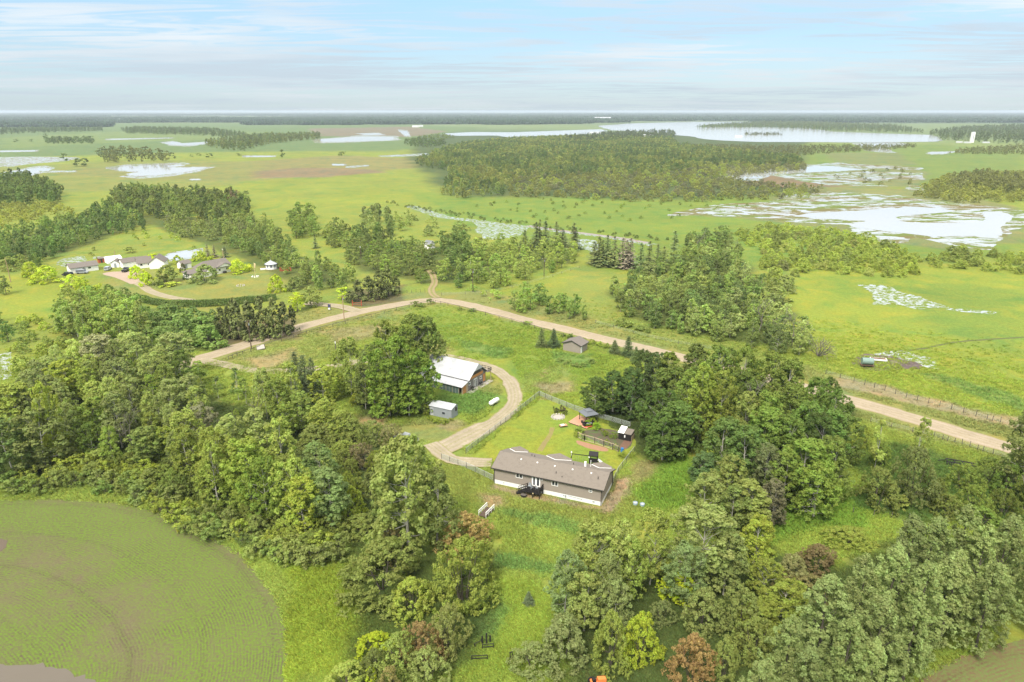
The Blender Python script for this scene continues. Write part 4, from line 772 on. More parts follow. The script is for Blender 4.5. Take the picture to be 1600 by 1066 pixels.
# willows and poplars between the windbreak and the house
DM_('willow', 800, 862, 1000, 1062, (.135, .175, .085), 'pale silvery willow lowest in front of the brown-stained pair beside the meadow'); DM_('willow', 842, 918, 960, 1050, (.115, .160, .080), 'silvery willow standing just behind the pale lowest one beside the meadow')
NB('aspen', 882, 862, 965, 52, (.085, .140, .070), 'blue-green poplar at the meadow edge, darkest of the clump below the house'); NB('aspen', 913, 892, 985, 50, PALEG, 'pale olive poplar in front of the dark blue-green one'); NB('aspen', 945, 862, 975, 52, (.105, .155, .070), None, 'lower'); NB('aspen', 960, 905, 990, 48, (.10, .15, .07), None, 'lower')
NB('aspen', 925, 812, 925, 62, (.155, .195, .065), 'tall light green poplar closest to the house corner'); NB('aspen', 965, 815, 930, 55, (.150, .190, .070), None, 'lower'); NB('aspen', 1015, 795, 915, 62, (.165, .205, .060), 'wide yellowish-green poplar below the two blue troughs'); NB('aspen', 985, 845, 940, 40, MIDG, None, 'lower')
NB('aspen', 1092, 790, 915, 92, (.115, .165, .070), 'broad silvery-green poplar between the lawn edge and the dark grove'); NB('aspen', 1065, 850, 945, 55, (.08, .135, .065), None, 'lower'); NB('aspen', 1130, 830, 930, 52, (.10, .15, .06), None, 'lower')
DM_('broadleaf', 1035, 1078, 893, 952, YG, 'bright yellow-green tree in the middle of the lower thicket'); DM_('broadleaf', 1145, 1205, 805, 895, (.125, .165, .032), 'round yellow-green tree at the foot of the dark grove'); DM_('willow', 925, 978, 950, 1058, (.140, .170, .050)); DM_('willow', 970, 1025, 952, 1048, (.165, .20, .028), 'bright yellow-green willow beside the grassy clearing below the thicket')
DM_('willow', 1062, 1125, 915, 1000, (.165, .180, .075), 'pale olive willow with silvery leaf tips above the rust-brown one'); DM_('willow', 1115, 1190, 912, 1010, (.145, .155, .060)); DM_('willow', 1044, 1108, 985, 1080, (.190, .095, .050), 'rust-brown willow at the lower edge of the thicket'); DM_('willow', 1105, 1150, 995, 1075, (.14, .16, .06)); DM_('willow', 1140, 1205, 960, 1050, (.125, .150, .05))
DM_('willow', 1012, 1052, 935, 985, (.10, .145, .07)); DM_('broadleaf', 1165, 1215, 870, 945, (.115, .165, .04)); DM_('willow', 1205, 1262, 865, 925, (.15, .13, .055), 'brownish willow between the two bright green clearings'); DM_('willow', 1245, 1302, 848, 900, (.16, .10, .055), 'russet willow behind the silver poplars'); DM_('willow', 1290, 1352, 822, 862, (.12, .15, .035)); DM_('broadleaf', 1190, 1250, 905, 985, (.105, .155, .035))
DM_('willow', 1210, 1290, 895, 950, (.16, .12, .05)); DM_('broadleaf', 1150, 1210, 940, 1010, (.11, .16, .035))
# willows along the dark creek below the house
DM_('willow', 534, 668, 836, 945, (.150, .148, .048), 'big olive-brown willow at the meadow edge beside the dark creek', kr=.6); DM_('willow', 672, 776, 834, 958, (.135, .160, .040), 'big olive willow with green top beside the meadow', kr=.6); DM_('willow', 688, 764, 796, 868, (.205, .118, .055), 'rust-brown willow just in front of the small plank footbridge', kr=.6)
DM_('willow', 608, 680, 900, 968, (.150, .185, .045), 'round light green willow between the two big olive ones', kr=.6); DM_('willow', 632, 690, 968, 1045, (.200, .108, .058), 'reddish-brown willow low beside the grassy path', kr=.6); DM_('willow', 668, 735, 940, 1030, (.160, .150, .050), 'olive-brown willow leaning over the grass path', kr=.6)
DM_('willow', 596, 655, 985, 1070, (.110, .165, .055)); DM_('willow', 640, 702, 1012, 1085, (.150, .195, .085), 'pale green willow with whitish leaf undersides at the lower edge'); DM_('willow', 562, 612, 985, 1030, YG, 'yellow-leaved shrub beside the lower willows'); DM_('willow', 565, 615, 1010, 1070, (.115, .125, .045)); DM_('willow', 512, 572, 1035, 1090, (.165, .185, .055)); DM_('willow', 590, 632, 1040, 1100, (.165, .12, .05)); DM_('shrub', 572, 592, 1040, 1075, YG, 'small chartreuse shrub lowest beside the meadow')
DM_('willow', 540, 600, 800, 850, (.150, .165, .055)); DM_('willow', 585, 640, 820, 880, (.175, .125, .060)); DM_('willow', 520, 565, 770, 830, (.14, .175, .04))
NB('broadleaf', 640, 684, 855, 106, (.115, .158, .058), 'largest tree of the picture, feathery green poplar hiding the parked pickup'); NB('broadleaf', 683, 734, 850, 70, (.100, .150, .058), 'second feathery poplar, closest to the plank footbridge'); NB('broadleaf', 612, 742, 838, 50, (.095, .145, .05), 'narrow feathery poplar leaning over the dark creek')
# creek thicket and middle woodland
DM_('willow', 595, 635, 660, 706, (.205, .165, .080), 'tan-blooming willow by the gravel turnaround'); DM_('willow', 560, 610, 655, 702, (.175, .17, .07)); DM_('willow', 525, 575, 650, 700, (.12, .15, .05)); DM_('willow', 545, 590, 690, 735, (.16, .115, .065)); DM_('willow', 575, 620, 700, 745, (.12, .155, .035)); DM_('willow', 565, 600, 735, 780, (.13, .125, .05)); DM_('willow', 528, 562, 735, 790, (.14, .17, .04)); DM_('willow', 525, 570, 755, 815, (.155, .19, .035)); DM_('willow', 585, 615, 750, 800, (.14, .16, .05))
NH('broadleaf', 379, 686, 14, 4.9, (.105, .165, .035), 'wide-crowned bright green tree above the low shrub belt'); NH('broadleaf', 330, 668, 13.5, 4.0, (.125, .170, .045)); NH('aspen', 431, 655, 14, 3.0, (.18, .215, .07), 'slim pale yellow-green poplar in the middle of the creek woodland'); NH('broadleaf', 455, 716, 13, 3.9, (.120, .180, .050)); NH('aspen', 494, 692, 12, 3.4, (.085, .145, .06)); NH('aspen', 510, 736, 11.5, 3.6, (.085, .145, .065), 'rounded blue-green tree nearest the dark creek'); NH('broadleaf', 468, 745, 11, 3.6, (.14, .195, .04)); NH('broadleaf', 405, 715, 13, 3.6, (.085, .145, .032)); NH('broadleaf', 285, 668, 12, 3.8, (.12, .17, .045)); NH('aspen', 355, 650, 12, 3.2, (.175, .18, .075)); NH('aspen', 395, 640, 12, 3.1, (.17, .19, .08))
NB('spruce', 466, 551, 618, 24, SPR, 'dark spruce tallest of the trio by the driveway loop'); NB('spruce', 479, 556, 625, 24, SPR, 'dark spruce in the middle of the trio by the driveway'); NB('spruce', 491, 560, 622, 20, SPR, 'dark spruce of the trio nearest the barn'); NB('spruce', 487, 578, 632, 22, (.05, .08, .04), 'shortest spruce in front of the driveway trio')
NB('aspen', 418, 574, 655, 36, (.155, .175, .07), 'thin-crowned aspen with leaning pale trunks by the driveway'); NB('aspen', 508, 572, 630, 46, (.175, .215, .050), 'light yellow-green aspen with two white trunks'); NB('aspen', 457, 567, 640, 34, (.165, .20, .06), 'light green aspen touching the dark spruces'); NB('aspen', 440, 590, 660, 40, MIDG, None, 'loop'); NB('aspen', 475, 612, 672, 42, (.095, .150, .045), None, 'loop'); NB('aspen', 510, 625, 680, 46, (.13, .17, .045), None, 'loop'); NB('aspen', 535, 640, 690, 40, (.14, .17, .05), None, 'loop'); NB('aspen', 450, 630, 685, 36, (.10, .16, .04), None, 'loop')
NB('sapling', 373, 574, 626, 20, (.085, .145, .05), 'slim dark young aspen at the driveway verge'); NB('sapling', 385, 590, 632, 18, (.10, .16, .05)); NB('sapling', 342, 588, 622, 16, (.095, .155, .06), 'small young aspen alone in the grassy strip'); NB('sapling', 314, 564, 600, 26, (.10, .165, .045), 'young aspen where the gravel road meets the woodland'); NB('sapling', 300, 575, 625, 22, (.09, .15, .05)); NB('sapling', 400, 600, 645, 16, (.17, .2, .06))
# barn grove
for u, vt, vb, wd, c in [(550, 526, 618, 48, (.115, .170, .055)), (532, 545, 612, 30, (.12, .17, .05)), (585, 538, 632, 46, (.075, .120, .045)), (622, 525, 645, 84, (.085, .150, .030)), (655, 548, 642, 58, (.075, .140, .030)), (604, 500, 605, 44, (.12, .175, .05)), (650, 490, 595, 46, (.095, .150, .045)), (670, 494, 590, 40, (.085, .140, .042)), (635, 510, 600, 44, (.10, .16, .045)), (690, 522, 590, 26, (.165, .185, .075)), (610, 560, 650, 50, (.10, .165, .035)), (640, 590, 650, 46, (.09, .155, .032)), (572, 565, 640, 34, (.085, .13, .045)), (625, 478 + 30, 595, 36, (.12, .17, .05))]:
    NB('broadleaf' if wd > 50 else 'aspen', u, vt, vb, wd, c, None, 'barngrove')
DM_('shrub', 655, 672, 628, 650, (.09, .14, .03)); DM_('shrub', 545, 575, 610, 640, (.12, .17, .03)); DM_('shrub', 580, 600, 618, 645, (.11, .15, .03))
# big grove east of the lawn
for u, v, h, R, c, lab in [(932, 590, 9.5, 3.6, (.058, .108, .030), 'dark rounded tree at the grove corner nearest the small grey shed'), (960, 582, 10.5, 4.0, (.052, .100, .032), None), (990, 575, 12.5, 4.2, (.050, .098, .032), None), (1008, 548, 13, 3.6, (.058, .100, .034), None), (1030, 552, 14, 3.4, (.045, .08, .03), None), (1048, 551, 15, 3.2, (.105, .165, .038), None),
                           (1090, 537, 16, 3.4, (.080, .130, .038), None), (1100, 570, 18.6, 3.5, (.120, .180, .040), 'tall aspen in the grove with its whole white trunk in view'), (1134, 577, 17, 3.1, (.125, .180, .045), 'light-crowned tall aspen beside the one with the bare white trunk'), (1126, 540, 16, 4.0, (.080, .135, .035), None), (1168, 542, 16, 4.2, (.095, .150, .038), None), (1210, 550, 16, 4.2, (.095, .150, .038), None), (1241, 562, 15.5, 4.0, (.090, .145, .038), None),
                           (1173, 612, 15, 3.2, (.14, .185, .06), 'pale-topped aspen in the middle of the dark grove'), (1110, 596, 15, 3.0, (.115, .175, .038), None), (1078, 580, 15, 3.4, (.080, .135, .035), None), (1034, 608, 12.5, 4.4, (.056, .108, .030), 'dark wide tree directly behind the garden coop'), (1062, 628, 12.5, 4.4, (.056, .108, .030), 'dark wide tree beside the shadowed gap in the grove'), (1040, 645, 11, 3.8, (.06, .115, .03), None), (1205, 612, 15, 4.0, (.085, .140, .036), None), (1245, 600, 15, 4.2, (.085, .140, .036), None), (1280, 590, 14.5, 3.8, (.075, .135, .034), None), (1310, 608, 14, 3.6, (.07, .13, .034), 'round dark tree ending the grove beside the gravel road'),
                           (1137, 655, 13.5, 4.3, (.062, .118, .036), None), (1172, 668, 13.5, 4.2, (.062, .118, .036), None), (1205, 637, 14, 4.4, (.085, .150, .036), None), (1235, 650, 13.5, 4.0, (.085, .145, .036), None), (1265, 628, 13.5, 4.2, (.070, .130, .034), None), (1300, 640, 13, 4.0, (.068, .128, .036), None), (1325, 645, 12, 3.4, (.075, .135, .036), None), (1202, 694, 12, 3.4, (.085, .095, .05), 'greyish thin-leaved poplar low in the grove'), (1232, 705, 12, 3.4, (.10, .165, .04), None), (1268, 688, 13, 4.8, (.085, .150, .034), 'large bright-leaved tree at the grove end above the clearing'), (1285, 725, 11, 3.6, (.09, .155, .036), None),
                           (1102, 710, 9, 3.0, (.062, .118, .05), None), (1145, 714, 12, 3.3, (.145, .185, .065), 'pale olive birch-like tree at the front of the grove'), (1108, 742, 11, 3.6, (.125, .165, .065), None), (1176, 755, 10, 3.2, (.12, .17, .055), None), (1150, 762, 10, 3.2, (.09, .14, .05), None), (1212, 752, 9, 2.8, (.13, .11, .06), None)]:
    NH('broadleaf' if R > 3.5 else 'aspen', u, v, h, R, jit(tuple(q * .92 for q in c), .06), lab, 'grove')
# slope between the grove, the road and the windbreak
NB('aspen', 1430, 652, 735, 30, (.13, .165, .055), 'thin aspen poking up against the gravel road'); NB('sapling', 1365, 655, 735, 26, (.15, .19, .06), 'pale sapling beside the gravel road and the grove'); DM_('willow', 1386, 1452, 695, 795, (.110, .120, .050), 'large dark olive willow on the slope below the road', kr=.6); DM_('willow', 1335, 1400, 728, 800, (.090, .125, .040), kr=.6); DM_('shrub', 1390, 1420, 775, 800, (.13, .17, .05)); DM_('willow', 1355, 1392, 690, 735, (.085, .14, .035)); DM_('willow', 1330, 1362, 665, 705, (.12, .17, .04)); DM_('willow', 1445, 1475, 745, 790, (.12, .13, .04))
for a in [(1475, 1525, 722, 775), (1515, 1560, 712, 765), (1545, 1600, 722, 785), (1490, 1540, 755, 810), (1535, 1590, 762, 815), (1455, 1500, 770, 815), (1580, 1640, 745, 810), (1500, 1560, 790, 830), (1600, 1660, 710, 780), (1560, 1610, 700, 745)]: DM_('willow', *a, jit((.075, .125, .032), .15), None, 'roadside', kr=.6)
NB('broadleaf', 1592, 636, 775, 70, (.085, .115, .045), 'tall dark tree hiding the end of the gravel road'); NB('broadleaf', 1640, 640, 760, 60, (.08, .11, .045))
# left woodland, individually seen
NB('aspen', 92, 596, 728, 36, (.160, .200, .045), 'slender aspen with two long white trunks above the shrub belt'); NH('aspen', 147, 523, 13, 4.6, (.19, .17, .09), 'broad tan-topped poplar at the far edge of the woodland'); NH('aspen', 205, 518, 13, 4.2, (.175, .195, .09)); NH('aspen', 265, 520, 13, 4.4, (.16, .19, .09), 'round pale-green poplar nearest the gravel road bend'); NH('aspen', 235, 552, 13, 4.2, (.17, .185, .075)); NH('aspen', 98, 563, 12, 3.8, (.145, .195, .04), 'bright green tree beside the pale pond'); NH('aspen', 180, 560, 13, 4.0, (.15, .17, .08)); NH('aspen', 290, 585, 12, 3.6, (.125, .165, .075)); NH('aspen', 262, 592, 12, 3.6, (.125, .165, .075)); NH('aspen', 175, 615, 13, 3.6, (.105, .150, .070), 'silvery-green cone-shaped poplar in the middle of the woodland'); NH('aspen', 140, 620, 12, 3.6, (.10, .16, .04)); NH('aspen', 200, 590, 12, 3.6, (.12, .165, .07)); NH('aspen', 40, 600, 13, 4, (.105, .15, .06)); NH('aspen', 10, 600, 14, 4.4, (.12, .17, .045)); NH('aspen', 50, 640, 14, 4.4, (.095, .135, .055)); NH('willow', 30, 552, 6, 4.2, (.14, .17, .05)); NH('aspen', 310, 632, 11, 3.6, (.15, .13, .08)); NH('aspen', 285, 640, 12, 3.8, (.16, .19, .06)); NH('aspen', 0, 655, 13, 4.2, (.07, .12, .045)); NH('aspen', 225, 668, 9, 3.2, (.095, .15, .05)); NH('aspen', 250, 668, 8, 2.6, (.12, .175, .04))
# farm garden and yard
for a, c, lab in [((231, 258, 395, 417), YG, 'chartreuse tree against the white farm sheds'), ((220, 243, 424, 448), YG, 'lowest chartreuse shrub beside the farm drive'), ((203, 226, 414, 436), YG, 'chartreuse shrub beside the dark parked pickup'), ((240, 284, 412, 446), (.10, .135, .05), 'wide grey-green tree in the middle of the farm lawn'), ((270, 287, 398, 414), (.14, .19, .03), None), ((302, 328, 391, 409), (.16, .21, .03), 'light green tree between the pond and the farmhouse roof'), ((300, 346, 412, 444), (.085, .130, .055), 'grey-green tree in front of the farmhouse'), ((357, 393, 403, 429), (.165, .215, .025), 'yellow-green tree at the gable of the farmhouse'), ((286, 300, 424, 437), (.03, .06, .025), 'small dark round bush by the farmhouse'), ((281, 293, 411, 426), (.07, .06, .03), None),
                  ((36, 68, 408, 436), (.17, .21, .03), None), ((52, 96, 414, 444), (.175, .215, .028), 'large chartreuse shrub at the pasture corner'), ((100, 128, 428, 450), (.18, .215, .03), None), ((118, 152, 430, 460), (.17, .21, .03), 'chartreuse shrub in front of the long white shed'), ((0, 20, 430, 462), (.07, .11, .04), 'dark tree alone in the pasture'), ((418, 448, 428, 458), (.165, .215, .025), 'bright chartreuse tree beyond the flagpole'), ((446, 476, 430, 455), (.08, .12, .05), None), ((452, 478, 456, 490), (.19, .235, .022), 'yellow-green tree behind the roadside pines'), ((470, 504, 446, 482), (.095, .105, .035), 'olive tree at the farm drive entrance'), ((528, 548, 447, 470), (.17, .21, .03), 'yellow-green shrub beside the red gate'), ((180, 212, 446, 474), (.075, .12, .05), None), ((22, 45, 396, 414), (.12, .15, .05), None), ((0, 36, 400, 425), (.11, .14, .05), None)]:
    DM_('broadleaf' if a[3] - a[2] > 20 else 'willow', *a, c, lab)
DM_('shrub', 250, 284, 440, 450, (.13, .19, .03)); DM_('shrub', 192, 214, 385, 397, (.09, .12, .04)); DM_('shrub', 172, 183, 398, 406, (.08, .12, .04))
NB('spruce', 325, 382, 402, 8, (.10, .08, .05), 'brown-needled thin spruce behind the farmhouse'); NB('spruce', 336, 384, 402, 8, (.11, .08, .055)); NB('spruce', 352, 386, 402, 9, (.05, .07, .04), 'dark spruce behind the farmhouse')
for u, vt, vb, wd in [(348, 480, 524, 26), (372, 466, 528, 34), (392, 468, 530, 34), (411, 462, 528, 32), (430, 465, 526, 32), (446, 470, 522, 26), (458, 476, 516, 20), (360, 476, 528, 22), (420, 480, 530, 22)]:
    NB('pine', u, vt, vb, wd, jit(PINEC, .08), None, 'pines')
for u, vt, vb, wd in [(546, 454, 472, 18), (560, 436, 470, 24), (577, 430, 468, 26), (593, 420, 468, 26), (607, 415, 462, 26), (620, 430, 460, 16)]:
    NB('pine', u, vt, vb, wd, jit(PINEC, .08), None, 'pinesfar')
for q, (u, vt, vb) in enumerate([(820, 360, 388), (838, 348, 386), (843, 344, 386), (852, 346, 386), (869, 347, 386), (879, 358, 386), (896, 349, 390), (899, 356, 390), (935, 370, 416), (948, 368, 416), (959, 370, 418), (941, 376, 416), (972, 372, 418), (984, 373, 418), (978, 376, 420), (1000, 380, 423), (1013, 378, 426), (1026, 382, 426), (1036, 386, 424), (1052, 362, 410), (928, 378, 412)]):
    NB('spruce', u, vt, vb, 15 if q < 8 else 17, (.12, .085, .065) if q in (12, 13, 14) else jit(SPR if q % 2 else (.055, .08, .03), .1), None, 'sprucerow')
NB('spruce', 846, 513, 542, 12, (.07, .11, .045), 'small pale spruce beside the ring of dark soil'); NB('spruce', 865, 514, 542, 13, (.04, .075, .035), 'small dark spruce beside the grey-brown shed'); NB('spruce', 981, 526, 556, 15, (.05, .09, .035), 'dark young spruce near the gravel road below the shed'); NB('spruce', 960, 532, 552, 12, (.07, .11, .05), 'pale young spruce near the gravel road'); NB('spruce', 993, 542, 565, 12, (.055, .10, .035)); NB('spruce', 826, 925, 944, 11, (.06, .10, .06), 'knee-high lone spruce in the tall meadow'); NB('spruce', 1002 + 2, 545, 562, 10, (.05, .09, .035)); NB('spruce', 493, 480 - 110, 388, 8, SPR)
DM_('shrub', 886, 897, 520, 530, (.06, .11, .03)); DM_('shrub', 876, 884, 521, 527, (.07, .12, .03)); DM_('shrub', 665, 679, 466, 477, (.05, .09, .025), 'dark bush where the field track meets the road'); DM_('shrub', 640, 660, 470, 480, (.06, .10, .03)); DM_('shrub', 728, 748, 482, 489, (.055, .1, .03)); DM_('shrub', 712, 726, 480, 486, (.07, .11, .03)); DM_('shrub', 812, 834, 502, 509, (.07, .12, .03)); DM_('shrub', 650, 668, 474, 482, (.06, .10, .03))
for u0, v0 in [(905, 530), (918, 533), (930, 536), (942, 539), (953, 540)]: DM_('shrub', u0, u0 + 13, v0 - 3, v0 + 7, (.09, .14, .03), None, 'shedhedge')
DM_('shrub', 988, 1010, 508, 520, (.06, .1, .03)); DM_('shrub', 970, 992, 500, 514, (.09, .14, .045)); DM_('willow', 962, 985, 495, 512, (.10, .15, .05)); DM_('shrub', 1006, 1018, 514, 522, (.06, .1, .03))
# garden plants
for u0, v0, s, c in [(905, 672, 14, (.10, .16, .05)), (918, 664, 16, (.09, .17, .02)), (932, 668, 16, (.10, .18, .02)), (926, 660, 14, (.12, .19, .02)), (944, 678, 14, (.09, .14, .03)), (958, 682, 14, (.08, .13, .03)), (900, 680, 12, (.12, .17, .04)), (912, 684, 12, (.09, .14, .04)), (962, 700, 12, (.1, .15, .04)), (972, 712, 14, (.1, .15, .03)), (984, 712, 12, (.12, .16, .03)), (948, 692, 10, (.12, .17, .04)), (868, 642, 12, (.05, .06, .025)), (878, 640, 12, (.06, .04, .03)), (884, 646, 9, (.05, .06, .02))]:
    DM_('shrub', u0 - s / 2, u0 + s / 2, v0 - s * .55, v0 + s * .35, c, None, 'garden')
for u0, v0, s in [(672, 655, 12), (684, 658, 14), (696, 659, 12), (666, 648, 12), (705, 656, 9)]: DM_('shrub', u0 - s / 2, u0 + s / 2, v0 - s * .4, v0 + s * .4, jit((.11, .165, .03)), None, 'shedweeds')
for u0, v0 in [(900, 572), (912, 570), (888, 567), (924, 566), (876, 563)]: DM_('shrub', u0 - 8, u0 + 8, v0 - 5, v0 + 3, jit((.10, .155, .055)), None, 'shedweeds2')
# ------------------------------------------------------------------ stands
MIX = [DKGREEN, GREEN, MIDG, (.12, .165, .055), PALEG]
stand('leftwood', 'aspen', [(-160, 640), (-120, 620), (0, 612), (45, 570), (100, 530), (230, 518), (290, 530), (305, 600), (335, 645), (325, 668), (255, 676), (120, 668), (0, 672), (-160, 668)], 11.5, 5.2, [DKGREEN, MIDG, (.12, .16, .07), PALEG, (.15, .175, .075)], zk=.85, Rk=.88)
stand('creekwood', ['aspen', 'broadleaf'], [(320, 665), (400, 655), (480, 668), (540, 680), (545, 740), (500, 790), (420, 770), (340, 750), (290, 700)], 11.5, 5.6, [DKGREEN, GREEN, (.115, .17, .045), (.155, .175, .07)], zk=.8)
stand('leftwillow', 'willow', [(0, 500), (60, 492), (95, 500), (110, 530), (90, 560), (60, 560), (20, 545), (0, 545)], 3.0, 5.5, [(.09, .14, .045), (.13, .17, .04)], keep=.8)
stand('leftdark', 'broadleaf', [(-60, 478), (0, 482), (40, 490), (45, 515), (0, 520), (-60, 520)], 9, 6, [(.06, .11, .04)], zk=.5)
stand('thicket', ['aspen', 'broadleaf', 'willow'], [(880, 930), (905, 850), (980, 830), (1060, 820), (1140, 850), (1200, 870), (1240, 900), (1230, 960), (1170, 1060), (1060, 1090), (1010, 1010), (960, 1000), (900, 960)], 10, 5.6, [(.075, .125, .045), (.10, .155, .055), (.125, .165, .05), (.14, .17, .05)], zk=.6)
stand('grovefill', ['broadleaf', 'aspen'], [(945, 595), (1000, 560), (1090, 548), (1200, 555), (1300, 590), (1330, 640), (1310, 700), (1220, 740), (1150, 740), (1120, 690), (1085, 640), (1060, 660), (1015, 640), (985, 605)], 13.5, 6.4, [(.048, .09, .026), (.062, .108, .030), (.075, .122, .032)], zk=.8)
stand('backdrop', 'poplar', [(1600, 830), (1720, 790), (1800, 850), (1700, 900)], 14, 7, [SILVER], zk=.8)
stand('shrubbelt', 'shrub', [(-40, 745), (60, 742), (130, 748), (200, 745), (250, 770), (330, 800), (400, 828), (470, 845), (535, 850), (530, 872), (440, 874), (380, 856), (300, 822), (200, 768), (120, 762), (-40, 765)], 3.1, 2.2, [(.085, .140, .045), (.110, .160, .060), (.135, .18, .04)], zk=.3)
stand('shrubbelt2', 'shrub', [(80, 722), (200, 722), (250, 740), (240, 760), (160, 752), (80, 748)], 3.4, 2.8, [(.13, .18, .035)], zk=.3)
stand('understory', ['willow', 'shrub', 'willow'], [(60, 705), (200, 700), (290, 722), (360, 760), (440, 795), (535, 815), (545, 850), (470, 845), (330, 795), (240, 760), (190, 738), (60, 730)], 4.2, 3.6, [(.085, .135, .04), (.11, .16, .045), (.13, .165, .06)], zk=.5, avoid=False)
stand('creekfill', 'willow', [(470, 672), (540, 665), (560, 700), (575, 745), (560, 775), (520, 770), (490, 720)], 4.5, 3.8, [(.095, .145, .04), (.12, .15, .045), (.15, .16, .06)], zk=.5, avoid=False)
stand('creekfill2', 'shrub', [(320, 600), (410, 590), (420, 650), (330, 660)], 1.6, 4.5, [(.10, .16, .035), (.13, .18, .045)], zk=.3, keep=.6)
stand('meadowshrub', 'shrub', [(1180, 800), (1330, 770), (1420, 800), (1340, 830), (1200, 860)], 1.4, 7, [(.09, .15, .03)], zk=.2)
stand('drivewood', ['aspen', 'broadleaf'], [(92, 470), (120, 452), (165, 458), (215, 472), (225, 498), (200, 515), (120, 515), (88, 500)], 11.5, 6.2, [(.075, .12, .042), (.085, .14, .045), (.10, .15, .05)], zk=.6)
stand('drivewood2', ['broadleaf', 'willow'], [(200, 495), (255, 482), (330, 492), (370, 518), (362, 540), (290, 535), (225, 518)], 8, 5.6, [(.062, .110, .040), (.075, .13, .045)], zk=.5)
stand('drivewood3', 'willow', [(140, 448), (190, 452), (215, 470), (150, 470), (110, 452)], 4.5, 6, [(.09, .15, .045), (.12, .17, .04)], keep=.8)
stand('greybelt', 'aspen', [(-80, 372), (0, 358), (67, 342), (142, 330), (165, 310), (216, 330), (226, 350), (152, 362), (88, 386), (72, 402), (20, 410), (-80, 412)], 8.5, 6.6, [(.05, .09, .035), (.062, .11, .038), (.085, .135, .045)], zk=.5)
stand('darkbelt', 'aspen', [(169, 300), (200, 292), (300, 296), (370, 300), (388, 314), (395, 335), (330, 335), (240, 330), (200, 325)], 11, 7, [(.05, .08, .032), (.065, .10, .036), (.075, .12, .04)], zk=.5)
stand('brownbits', 'aspen', [(333, 298), (378, 298), (384, 316), (340, 314)], 11, 7, [(.13, .075, .05)], zk=.6)
stand('olivemid', ['willow', 'aspen'], [(235, 338), (390, 335), (400, 348), (360, 372), (300, 364), (245, 352)], 8.5, 8, [(.11, .12, .045), (.13, .13, .06), (.10, .13, .05)], zk=.5)
stand('farmwood', 'aspen', [(335, 345), (365, 330), (418, 340), (445, 370), (480, 400), (540, 408), (552, 430), (540, 446), (480, 442), (462, 420), (420, 405), (380, 385), (350, 372)], 8, 6.4, [(.06, .10, .04), (.08, .125, .045), (.095, .14, .05)], zk=.5)
stand('clumpa', 'broadleaf', [(452, 330), (492, 326), (494, 358), (455, 362), (448, 345)], 12, 8, [(.07, .115, .035)], zk=.4)
stand('clumpb', 'willow', [(513, 352), (540, 345), (546, 378), (515, 382)], 7, 8, [(.07, .105, .035)], zk=.4)
stand('midwood', 'aspen', [(541, 354), (613, 354), (616, 378), (545, 380)], 9, 7.5, [(.062, .10, .036)], zk=.5)
stand('midwood2', 'broadleaf', [(541, 380), (620, 374), (677, 386), (680, 420), (668, 432), (600, 415), (545, 400)], 8, 6.6, [(.062, .10, .035), (.075, .125, .035), (.09, .12, .045)], zk=.5)
stand('fartrees', 'aspen', [(568, 324), (612, 324), (612, 348), (570, 348)], 10, 7.5, [(.055, .085, .035), (.10, .13, .06)], zk=.5, keep=.8)
stand('ragged', ['aspen', 'willow'], [(616, 328), (710, 338), (740, 352), (735, 372), (690, 362), (640, 352), (616, 350)], 9, 10, [(.10, .13, .055), (.12, .15, .06)], zk=.5, keep=.55)
stand('roundwood', 'broadleaf', [(682, 374), (715, 360), (735, 376), (738, 404), (700, 412), (680, 400)], 11, 7.5, [(.055, .095, .032)], zk=.5)
stand('middlewood', ['aspen', 'broadleaf'], [(728, 378), (800, 370), (840, 377), (900, 387), (903, 400), (870, 412), (820, 430), (760, 436), (700, 434), (690, 420), (740, 405)], 8.5, 7.0, [(.07, .115, .038), (.09, .145, .045), (.11, .16, .055)], zk=.5)
stand('shrubrow', 'willow', [(685, 428), (760, 428), (778, 444), (700, 440)], 4.5, 7, [(.09, .145, .045)], zk=.4)
stand('poleshrubs', 'shrub', [(700, 450), (780, 448), (790, 462), (710, 462)], 3.5, 6, [(.10, .155, .05)], zk=.4, keep=.6)
stand('smallgrove', 'broadleaf', [(797, 448), (825, 440), (853, 448), (856, 472), (800, 470)], 8.5, 6.0, [(.075, .125, .042), (.085, .14, .045)], zk=.5)
stand('smallgrove2', 'aspen', [(858, 462), (900, 468), (924, 480), (921, 490), (880, 484), (856, 474)], 8, 5.5, [(.075, .13, .04)], zk=.5)
stand('eastwood', ['aspen', 'aspen', 'broadleaf'], [(955, 442), (985, 432), (1060, 402), (1075, 372), (1140, 357), (1152, 392), (1182, 432), (1207, 466), (1227, 490), (1255, 500), (1258, 532), (1225, 540), (1150, 518), (1090, 512), (1000, 488), (960, 465)], 9.0, 5.8, [(.058, .095, .038), (.072, .118, .042), (.09, .14, .05), (.115, .15, .07)], zk=.5)
stand('eastwillow', 'willow', [(1150, 432), (1230, 440), (1240, 470), (1215, 478), (1180, 455)], 6, 7, [(.125, .145, .05), (.11, .12, .05)], zk=.5)
stand('marshwillow', 'willow', [(1152, 362), (1200, 348), (1330, 362), (1400, 378), (1438, 402), (1430, 428), (1390, 425), (1260, 418), (1225, 440), (1180, 430), (1195, 400)], 4.6, 6.4, [(.14, .155, .038), (.155, .16, .045), (.115, .12, .042)], zk=.5)
stand('marshwillow2', 'willow', [(1448, 398), (1500, 388), (1640, 396), (1640, 424), (1540, 416), (1445, 410)], 4.6, 7, [(.13, .15, .04), (.11, .12, .04)], zk=.5)
stand('yellowbelt', 'willow', [(-60, 322), (0, 318), (60, 313), (110, 320), (110, 330), (60, 338), (0, 352), (-60, 356)], 4.6, 8, [(.15, .16, .045), (.13, .14, .045)], zk=.5)
